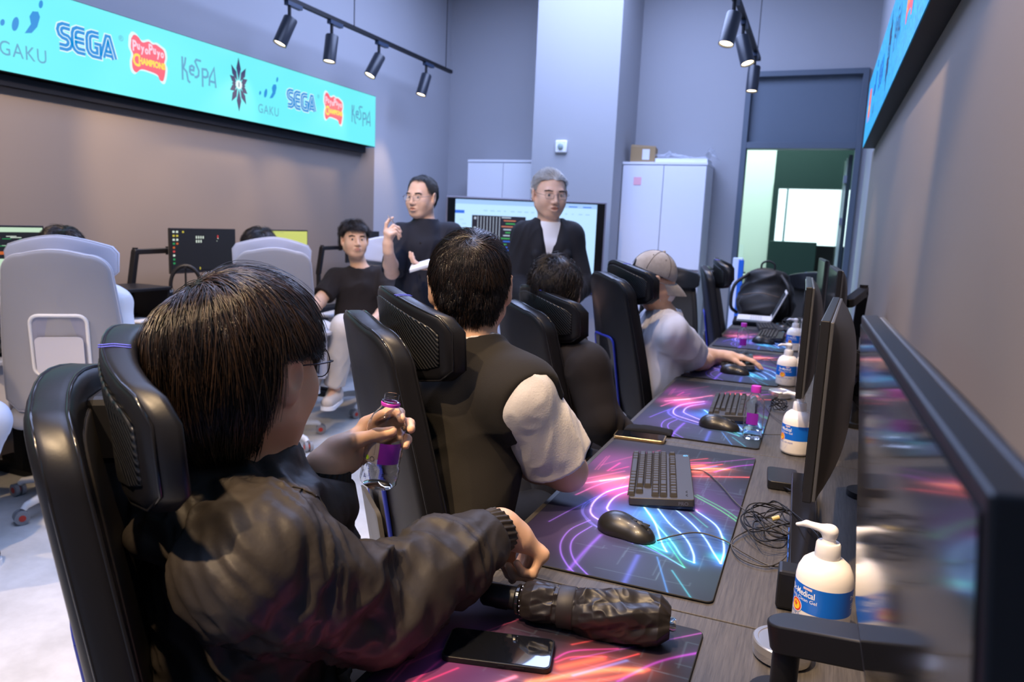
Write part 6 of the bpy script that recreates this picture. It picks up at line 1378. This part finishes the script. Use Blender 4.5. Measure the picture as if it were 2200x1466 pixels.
top(p3, 'sweatshirt', mat('black brown cloth', (.010, .007, .007), .85), nk, up, lo, sd, [(Rs, El, Wr), (Ls, LE, LWr)], .020, (1., .95), (.070, .062, .046), .058, .006, folds(.013, 12, (.2, .2, 1), 2.5, 3), 1., 1.38)
trousers(p3, mat('black brown trousers', (.018, .014, .014), .85), legs, lo, sd, disp=folds(.012, 9, fw, 2, 2)); shoes(p3, legs, mat('black shoe'), M_white)
hair_mesh('hair', C, M, 1.0, [M_hair, M_hairb], p3, 8000, 1.0, lambda L: np.interp(L[:, 2], [-.05, .02, .09], [.045, .065, .085]), hl1, (.022, -.045, .098), .0007, 8, .012, .030, .8, .5, 1.4, 6, grey=.4, curl=.55)

# ---- 4: the person in the cap and mask
fw = az(62); sd = np.array([fw[1], -fw[0], 0]); Rs = at(1448, 716, 3.30); Ls = Rs-sd*.33; md = mid(Rs, Ls)+fw*-.01; nk = md+[0, 0, .065]+fw*.01; up = md-[0, 0, .06]; lo = md-[0, 0, .40]-fw*.05
El = at(1500, 778, 3.46); Wr = at(1530, 775, 3.68); LE = Ls+fw*.14-[0, 0, .20]; LWr = LE+fw*.2+sd*.08-[0, 0, .01]; LWr[2] = .80; LE[2] = .80
legs = [(lo+sd*.09, lo+sd*.12+fw*.42-[0, 0, .03], lo+sd*.12+fw*.46-[0, 0, .42], fw), (lo-sd*.09, lo-sd*.14+fw*.42-[0, 0, .03], lo-sd*.14+fw*.44-[0, 0, .42], fw)]
for l in legs: l[2][2] = .09
hd4 = at(1405, 603, 3.42)
p4, C, M, _ = person('person in a faded grey cap and white face mask with one hand on the keyboard', hd4, az(68)-[0, 0, .38], 1.0, 1.0, neck=nk, torso=dict(up=up, lo=lo, side=sd),
    arms=[(Rs, El, Wr, dict(d=unit(np.array([.55, .75, -.10])), n=UP, side=-1, curl=[(.12, .25, .2), (.15, .3, .2), (.2, .35, .2), (.3, .4, .3)], spread=.12, thumb=(.55, .35, .2), size=1.05)), (Ls, LE, LWr, flat(unit(LWr-LE), UP, 1))], legs=legs, h=.005)
top(p4, 'tee', mat('white tee', (.62, .62, .68), .9), nk, up, lo, sd, [(Rs, El, Wr), (Ls, LE, LWr)], .024, (.80, 0), (.070, .072, .05), .060, .0055, folds(.013, 12, (.1, .1, 1), 2.5, 8), 1., 1.34)
trousers(p4, mat('black trousers'), legs, lo, sd); shoes(p4, legs, mat('black shoe'), M_white)
hair_mesh('hair', C, M, 1.0, M_hair, p4, 3500, 1.0, lambda L: np.interp(L[:, 2], [-.06, .03], [.02, .02]), hl2, (.0, -.06, .094), .0007, 4, .004, .006, 1., .2, .5, 7)
def capshape(root, C, M, sc):
    S_ = Shape(); P = lambda x, y, z: C+M@(np.array([x, y, z])*sc)
    S_.ell(P(0, -.015, .030), np.array([.089, .108, .104])*sc, M, .01); S_.plane(P(0, 0, .026), -M[:, 2], C-[.3]*3, C+[.3]*3); S_.ell(P(0, -.015, .026), np.array([.084, .103, .098])*sc, M, .004, 'sub')
    S_.ell(P(0, -.118, .028), np.array([.030, .03, .028])*sc, M, .006, 'sub')
    V, F_ = S_.mesh(.003); mc = mat('faded grey brown cotton', (.30, .265, .235), .9, noise_col=((.44, .40, .36), 14, (1, 1, 1)), bump=(300, .4, .001)); cp = mesh_obj('cap', V, F_, mc, root)
    def br(u, v):
        a = (u-.5)*2; x = a*.078*(1-.15*v); y0 = np.sqrt(np.clip(1-(a*.078/.089)**2, 0, 1))*.108-.015; y = y0+v*.075*(1-.55*a*a); z = .030-.028*a*a-.16*v*.10-.02*v*v; return np.stack([x, y, z], 1)
    V, F_ = grid_mesh(br, 30, 10); V2 = V-[0, 0, .003]; b = MB(); b.add(C+(V@M.T)*sc, F_); b.add(C+(V2@M.T)*sc, [f[::-1] for f in F_]); b.build('peak', mc, cp, 180)
    b = MB(); b.sphere(P(0, -.012, .136), .008*sc, 12); b.build('button', mc, cp, 180)
    for a in (.0, math.pi/3, 2*math.pi/3): b = MB(); b.tube([P(.090*math.cos(t_)*math.sin(a), -.015+.109*math.cos(t_)*math.cos(a), .030+.1055*math.sin(t_)) for t_ in np.linspace(.05, math.pi-.05, 24)], .0011, 4); b.build('seam', mat('dark seam', (.10, .085, .075), .9), cp, 180)
    for x, y in ((.062, .0), (.04, .055), (.05, -.06)): b = MB(); n_ = unit([x/.089**2, (y+.015)/.108**2, .07/.104**2]); q = np.array([x, y, .030+.104*math.sqrt(max(0, 1-(x/.089)**2-((y+.015)/.108)**2))]); b.lathe([(.001, 0), (.0032, .0008), (.0035, 0)], 10, 0, M@basis(n_), C+M@q*sc, cap=False); b.build('eyelet', mat('dark seam'), cp, 0)
capshape(p4, C, M, 1.0)
def maskf(u, v):
    a = (u-.5)*2; z = .010-.100*v; x = a*.066*(1-.12*v); y = .110+.016*np.sin(v*math.pi)-.062*a*a-.012*v; return np.stack([x, y, z], 1)
V, F_ = grid_mesh(maskf, 24, 16); b = MB(); b.add(C+V@M.T, F_); b.add(C+(V-[0, .0015, 0])@M.T, [f[::-1] for f in F_]); mk = b.build('face_mask', mat('white mask', (.75, .74, .78), .8), p4, 180)
for e in (-1, 1):
    for z in (.005, -.075): b = MB(); b.tube([C+M@np.array([e*.063, .055, z]), C+M@np.array([e*.078, .015, z*.5]), C+M@np.array([e*.084, -.005, -.005])], .0012, 4); b.build('ear_loop', M_white, mk, 180)

# ---- 5: the seated young man facing the camera
hd5 = at(762, 516, 5.0); vw = unit(ray(762, 516)); f5 = -vw+.22*CR; fb = unit([-vw[0]+.05, -vw[1], 0]); sd = np.array([fb[1], -fb[0], 0])   # sd = his right
Rs = at(722, 600, 5.05); Ls = at(826, 596, 5.10); md = mid(Rs, Ls); nk = md+[0, 0, .055]; up = md-[0, 0, .07]; lo = md-[0, 0, .42]-fb*.03; sd = unit(Rs-Ls)
El = at(686, 668-20, 4.92); Wr = at(664, 668, 4.75); LE = at(838, 662, 4.98); LWr = at(790, 700, 4.75)
legs = [(lo+sd*.09, at(668, 712, 4.62), at(672, 800, 4.70), fb), (lo-sd*.09, at(738, 706, 4.62), at(718, 835, 4.78), unit(fb+[-.25, -.1, 0]))]
p5, C, M, bd = person('seated young man with curly brown hair and black tee turned towards the camera', hd5, f5, 1.0, 1.02, neck=nk, torso=dict(up=up, lo=lo, side=sd),
    arms=[(Rs, El, Wr, flat(unit(Wr-El), UP, -1), 1.1), (Ls, LE, LWr, flat(unit(LWr-LE), UP, 1), 1.1)], legs=legs, h=.0042)
eyes(C, M, 1.0, 1.02, p5, None, (.002, 0)); brows(C, M, 1.0, 1.02, p5, M_hair, 1.5, bd)
top(p5, 'tee', mat('black tee', (.013, .009, .0085), .9), nk, up, lo, sd, [(Rs, El, Wr), (Ls, LE, LWr)], .018, (.75, 0), (.068, .068, .05), .062, .0055, folds(.010, 11, (.2, .1, 1), 2.5, 5), 1., 1.36)
trousers(p5, mat('cream trousers', (.62, .57, .52), .9), legs, lo, sd, disp=folds(.014, 9, (0, 0, 1), 2, 2)); shoes(p5, legs, mat('cream shoe', (.58, .50, .42), .6), M_white)
def hl5(L):
    x, y, z = L[:, 0], L[:, 1], L[:, 2]; a = np.arctan2(np.abs(x), -y); return z > np.interp(a, [0, .7, 1.3, 1.7, 2.1, 2.5, 3.15], [-.05, -.045, .0, .020, .052, .062, .066])
hair_mesh('hair', C, M, 1.0, [M_hairb, M_hair], p5, 6500, 1.02, lambda L: np.interp(L[:, 2], [-.05, .02, .09], [.015, .030, .046]), hl5, (.0, .0, .1), .0010, 8, .016, .050, .5, .8, 2.2, 8, grey=.3, curl=1.6, fore=.050, fringe=lambda q: np.array([0, .35, 0]))

# ---- 6: the man in the navy shirt, pointing with a pen
hd6 = at(906, 424, 4.30); vw = unit(ray(906, 424)); f6 = unit(-vw-.62*CR-[0, 0, .04]); fb = unit([-vw[0]-.25, -vw[1], 0])
Rs = at(862, 508, 4.32); Ls = at(966, 506, 4.36); md = mid(Rs, Ls); sd = unit(Rs-Ls); nk = md+[0, 0, .060]; up = md-[0, 0, .07]; lo = md-[0, 0, .50]
El = at(842, 585, 4.22); Wr = at(834, 538, 4.02); LE = at(980, 596, 4.30); LWr = at(938, 574, 4.12)
hM = dict(d=unit(-.0*CR-CD*.92-.25*CF), n=unit(-CR*.75-CF*.5), side=-1, curl=[(.25, .5, .4), (.9, 1.1, .6), (1.1, 1.2, .6), (1.2, 1.2, .6)], spread=.10, thumb=(.4, .8, .4), size=1.05)
hN = dict(d=unit(-CR*.9-.3*CF), n=unit(CD), side=1, curl=[(.5, .6, .4)]*4, spread=.06, thumb=(.6, -.3, .2))
legs = [(lo+sd*.09, lo+sd*.10-[0, 0, .42]+fb*.02, lo+sd*.11, fb), (lo-sd*.09, lo-sd*.10-[0, 0, .42], lo-sd*.11, fb)]
legs = [(a, b_, np.array([c[0], c[1], .10]), d) for a, b_, c, d in legs]
p6, C, M, bd = person('standing man with glasses in a navy shirt pointing with a pen and holding a notebook', hd6, f6, .99, .98, neck=nk, torso=dict(up=up, lo=lo, side=sd), skin='skin pale',
    arms=[(Rs, El, Wr, hM), (Ls, LE, LWr, hN)], legs=legs, h=.0042, mouth=1.2)
eyes(C, M, .99, .98, p6, None, (-.002, 0)); brows(C, M, .99, .98, p6, M_hair, 1.2, bd)
mn = mat('navy shirt', (.004, .006, .016), .8)
def collar(S_): S_.cone(nk-[0, 0, .05], nk+[0, 0, .030], .080, .070, .012)
so = top(p6, 'shirt', mn, nk, up, lo-[0, 0, .08], sd, [(Rs, El, Wr), (Ls, LE, LWr)], .022, (.98, 0), (.070, .064, .05), .0575, .0050, folds(.010, 10, (.2, .1, 1), 3, 5), 1., 1.36, extra=collar)
b = MB()
for k in range(5): b.cyl(nk+fb*(.118+.006*k)-[0, 0, .10+.09*k], nk+fb*(.122+.006*k)-[0, 0, .10+.09*k], .005, n=10)
b.build('buttons', M_blkp, so, 0)['kind'] = 'stuff'
trousers(p6, mat('charcoal trousers', (.02, .02, .025), .85), legs, lo, sd, cover=.98); shoes(p6, legs, mat('black shoe'), M_blkp)
def hl6(L):
    x, y, z = L[:, 0], L[:, 1], L[:, 2]; a = np.arctan2(np.abs(x), -y); return z > np.interp(a, [0, .7, 1.3, 1.65, 1.9, 2.15, 2.5, 3.15], [-.055, -.05, -.01, .012, .050, .078, .100, .104])
hair_mesh('hair', C, M, .99, [M_hairs, M_hair], p6, 7000, .98, lambda L: np.interp(L[:, 2], [-.05, .02, .09], [.010, .018, .040]), hl6, (.02, -.06, .094), .0007, 5, .006, .012, .7, .2, .4, 9, grey=.3, fore=.090)
glasses(C, M, .99, .98, p6, mat('thin metal frame', (.10, .09, .10), .3, .8), round_=False, w=.046, h=.032)
tp = hM['tips']; pc = mid(tp[0], tp[4])
t = thing('pen', 'silver pen held up by the man in the navy shirt', 'pen', (0, 0, 0)); dpen = unit(-CR*.35-CD*.5-CF*.8); b = MB(); b.cyl(pc-dpen*.05, pc+dpen*.07, .0045, n=10); b.cyl(pc+dpen*.07, pc+dpen*.082, .0045, .001, 10); b.build('barrel', mat('silver pen', (.7, .72, .75), .25, .7), t, 40)
b = MB(); b.cyl(pc-dpen*.05, pc-dpen*.056, .003, n=8); b.build('clicker', M_chrome, t, 40)
nb = at(910, 568, 4.02); t = thing('notebook', 'open white notebook held by the man in the navy shirt', 'notebook', nb); B3 = np.stack([CR, np.cross(unit([.05, .3, 1]), CR), unit([.05, .3, 1])], 1); b = MB(); Bx = np.stack([unit(CR*.94-CD*.30), unit(np.cross(unit(-CD+.40*CF*-1), unit(CR*.94-CD*.30))), np.array([0, 0, 1.])], 1)
xN = unit(CR*.95-CD*.28); zN = unit(np.cross(xN, CF*.9-CD*.25)); zN = zN if zN[2] > 0 else -zN; yN = np.cross(zN, xN); Bn = np.stack([xN, yN, zN], 1)
b.box((0, 0, 0), (.145, .20, .012), M=Bn); b.build('pages', mat('white notebook paper', (.78, .80, .84), .7), t, 0, bev=.002); b = MB(); b.add([], []) if False else b.box(-zN*.008, (.150, .205, .003), M=Bn); b.build('cover', mat('pale cover', (.5, .55, .62), .6), t, 0)

# ---- 7: the grey haired man in the blazer
hd7 = at(1181, 418, 3.95); vw = unit(ray(1181, 418)); f7 = unit(-vw+.34*CR-[0, 0, .10]); fb = unit([-vw[0]+.12, -vw[1], 0])
Rs = at(1129, 506, 3.98); Ls = at(1224, 508, 4.02); md = mid(Rs, Ls); sd = unit(Rs-Ls); nk = md+[0, 0, .062]; up = md-[0, 0, .07]; lo = md-[0, 0, .50]
El = at(1108, 612, 3.98); Wr = at(1138, 640, 3.78); LE = at(1248, 612, 4.0); LWr = at(1215, 650, 3.82)
legs = [(lo+sd*.09, lo+sd*.10-[0, 0, .42], lo+sd*.11, fb), (lo-sd*.09, lo-sd*.10-[0, 0, .42], lo-sd*.11, fb)]; legs = [(a, b_, np.array([c[0], c[1], .10]), d) for a, b_, c, d in legs]
p7, C, M, bd = person('standing grey haired man with glasses in a black blazer over a white tee', hd7, f7, 1.03, 1.04, neck=nk, torso=dict(up=up, lo=lo, side=sd), skin='skin pale',
    arms=[(Rs, El, Wr, flat(unit(Wr-El), UP, -1)), (Ls, LE, LWr, flat(unit(LWr-LE), UP, 1))], legs=legs, h=.0042, mouth=2.)
eyes(C, M, 1.03, 1.04, p7, None, (.001, 0)); brows(C, M, 1.03, 1.04, p7, M_hairs, 1.1, bd)
top(p7, 'tee', mat('bright white tee', (.78, .78, .82), .85), nk, up, lo, sd, [(Rs, El, Wr), (Ls, LE, LWr)], .012, (.5, 0), (.055, .05, .05), .060, .0055, folds(.007, 9, (.2, .1, 1), 3, 5), 1., 1.34)
def blz(S_):
    fr_ = unit(np.cross(sd, UP)); fr_ = fr_ if fr_@fb > 0 else -fr_
    S_.cone(nk+fr_*.075+[0, 0, .01], nk+fr_*.165-[0, 0, .10], .058, .062, .012, mode='sub'); S_.cone(nk+fr_*.165-[0, 0, .10], nk+fr_*.165-[0, 0, .62], .066, .060, .012, mode='sub')
    for e in (-1, 1): S_.cone(nk+sd*e*.074-[0, 0, .0]+fr_*.01, nk+sd*e*.078+fr_*.105-[0, 0, .16], .014, .020, .012); S_.cone(nk+sd*e*.078+fr_*.105-[0, 0, .16], nk+sd*e*.066+fr_*.125-[0, 0, .40], .020, .010, .012)
bl = top(p7, 'blazer', mat('black blazer cloth', (.008, .008, .012), .85), nk, up, lo-[0, 0, .12], sd, [(Rs, El, Wr), (Ls, LE, LWr)], .026, (1., .92), (.066, .060, .048), .062, .0055, folds(.014, 9, (.2, .1, 1), 3, 6), 1., 1.38, extra=blz)
trousers(p7, mat('charcoal trousers'), legs, lo, sd, cover=.98); shoes(p7, legs, mat('black shoe'), M_blkp)
def hl7(L):
    x, y, z = L[:, 0], L[:, 1], L[:, 2]; a = np.arctan2(np.abs(x), -y); return z > np.interp(a, [0, .7, 1.3, 1.6, 1.8, 2.1, 2.5, 3.15], [-.055, -.05, -.015, -.004, .036, .068, .078, .080])
hair_mesh('hair', C, M, 1.03, [M_hairg, M_hairg2], p7, 8000, 1.04, lambda L: np.interp(L[:, 2], [-.05, .02, .09], [.010, .022, .050]), hl7, (.0, .06, .085), .0008, 6, .008, .022, .15, .35, .8, 10, grey=.4, fore=.074, fringe=lambda q: np.array([0.2, -.2, .3]))
glasses(C, M, 1.03, 1.04, p7, mat('thin metal frame'), w=.044, h=.028)

# ---- 8, 9: the two people hidden by the grey chairs; 10: the knee at the left edge
fw = az(-45); sd = np.array([fw[1], -fw[0], 0]); hd8 = at(132, 545, 3.46); Rs = at(242, 650, 3.45); Ls = Rs-sd*.36; md = mid(Rs, Ls); nk = md+[0, 0, .07]; up = md-[0, 0, .06]; lo = md-[0, 0, .42]
hd8 = np.array([nk[0], nk[1], hd8[2]])*.4+hd8*.6; El = at(266, 740, 3.46); Wr = El+fw*.22+[0, 0, .02]; LE = Ls+fw*.08-[0, 0, .25]; LWr = LE+fw*.22
legs = [(lo+sd*.09, lo+sd*.12+fw*.40-[0, 0, .03], lo+sd*.12+fw*.42, fw), (lo-sd*.09, lo-sd*.14+fw*.40-[0, 0, .03], lo-sd*.14+fw*.42, fw)]; legs = [(a, b_, np.array([c[0], c[1], .10]), d) for a, b_, c, d in legs]
p8, C, M, _ = person('dark haired person in a white long sleeved top hidden behind the near grey chair', hd8, fw, 1.0, neck=nk, torso=dict(up=up, lo=lo, side=sd), arms=[(Rs, El, Wr, flat(fw, UP, -1)), (Ls, LE, LWr, flat(fw, UP, 1))], legs=legs, h=.008)
top(p8, 'sweater', mat('white knit', (.72, .72, .74), .9), nk, up, lo, sd, [(Rs, El, Wr), (Ls, LE, LWr)], .02, (1., .95), (.072, .066, .05), .06, .008, folds(.012, 10, (0, 0, 1), 3, 2)); trousers(p8, mat('black trousers'), legs, lo, sd); shoes(p8, legs, mat('black shoe'), M_white)
hair_mesh('hair', C, M, 1.0, [M_hair, M_hairb], p8, 6000, 1.0, lambda L: np.interp(L[:, 2], [-.05, .02, .09], [.05, .08, .10]), hl1, (.01, -.05, .098), .0009, 8, .012, .034, 1., .3, 1., 11, grey=.3)
fw = az(-50); sd = np.array([fw[1], -fw[0], 0]); hd9 = at(557, 538, 4.55); md = hd9-[0, 0, .27]; Rs = md+sd*.17; Ls = md-sd*.17; nk = md+[0, 0, .06]; up = md-[0, 0, .06]; lo = md-[0, 0, .40]
El = Rs+fw*.10-[0, 0, .22]; Wr = El+fw*.22; LE = Ls+fw*.10-[0, 0, .22]; LWr = LE+fw*.22
legs = [(lo+sd*.09, lo+sd*.12+fw*.40-[0, 0, .03], lo+sd*.12+fw*.42, fw), (lo-sd*.09, lo-sd*.14+fw*.40-[0, 0, .03], lo-sd*.14+fw*.42, fw)]; legs = [(a, b_, np.array([c[0], c[1], .10]), d) for a, b_, c, d in legs]
p9, C, M, _ = person('short haired person of whom only the crown shows above the middle grey chair', hd9, fw, 1.08, neck=nk, torso=dict(up=up, lo=lo, side=sd), arms=[(Rs, El, Wr, flat(fw, UP, -1)), (Ls, LE, LWr, flat(fw, UP, 1))], legs=legs, h=.008)
top(p9, 'sweater', mat('charcoal knit', (.03, .03, .034), .9), nk, up, lo, sd, [(Rs, El, Wr), (Ls, LE, LWr)], .02, (1., .95), (.07, .064, .05), .06, .009); trousers(p9, mat('black trousers'), legs, lo, sd); shoes(p9, legs, mat('black shoe'), M_white)
hair_mesh('hair', C, M, 1.08, [M_hair, M_hairb], p9, 5000, 1.06, lambda L: np.interp(L[:, 2], [-.05, .02, .09], [.02, .04, .06]), hl1, (.0, -.05, .098), .0009, 6, .012, .030, .9, .3, .8, 12, grey=.5)
kn = at(-32, 905, 2.75); an = at(-130, 1070, 2.80); an[2] = .10; fw = az(60); sd = np.array([fw[1], -fw[0], 0]); hp = kn-fw*.42+[0, 0, .02]; lo = hp+sd*.09; md = lo+[0, 0, .42]; Rs = md+sd*.18; Ls = md-sd*.18; nk = md+[0, 0, .06]
legs = [(lo+sd*.09, kn+sd*.26, an+sd*.26, fw), (hp, kn, an, fw)]; legs = [(a, b_, np.array([c[0], c[1], .10]), d) for a, b_, c, d in legs]; El = Rs-[0, 0, .24]-fw*.14; Wr = El-fw*.10-[0, 0, .2]; LE = Ls-[0, 0, .24]-fw*.14; LWr = LE-fw*.10-[0, 0, .2]
p10, C, M, _ = person('person in pale blue jeans of whom only a knee shows at the left frame edge', nk+[0, 0, .22], fw, neck=nk, torso=dict(up=md-[0, 0, .06], lo=lo, side=sd), arms=[(Rs, El, Wr, flat(fw, UP, -1)), (Ls, LE, LWr, flat(fw, UP, 1))], legs=legs, h=.009)
top(p10, 'sweater', mat('charcoal knit'), nk, md-[0, 0, .06], lo, sd, [(Rs, El, Wr), (Ls, LE, LWr)], .02, (1., .95), (.07, .064, .05), .06, .009)
trousers(p10, mat('pale blue jeans', (.42, .50, .66), .85, bump=(300, .3, .001)), legs, lo, sd, 'jeans', disp=folds(.010, 10, UP, 2, 4), h=.006); shoes(p10, legs, mat('black shoe'), M_white)
hair_mesh('hair', C, M, 1.0, M_hair, p10, 2500, 1.0, rad=.0012)
put_chair(G0, 'grey high back chair outside the left frame edge', (lo[0], lo[1]), 60)
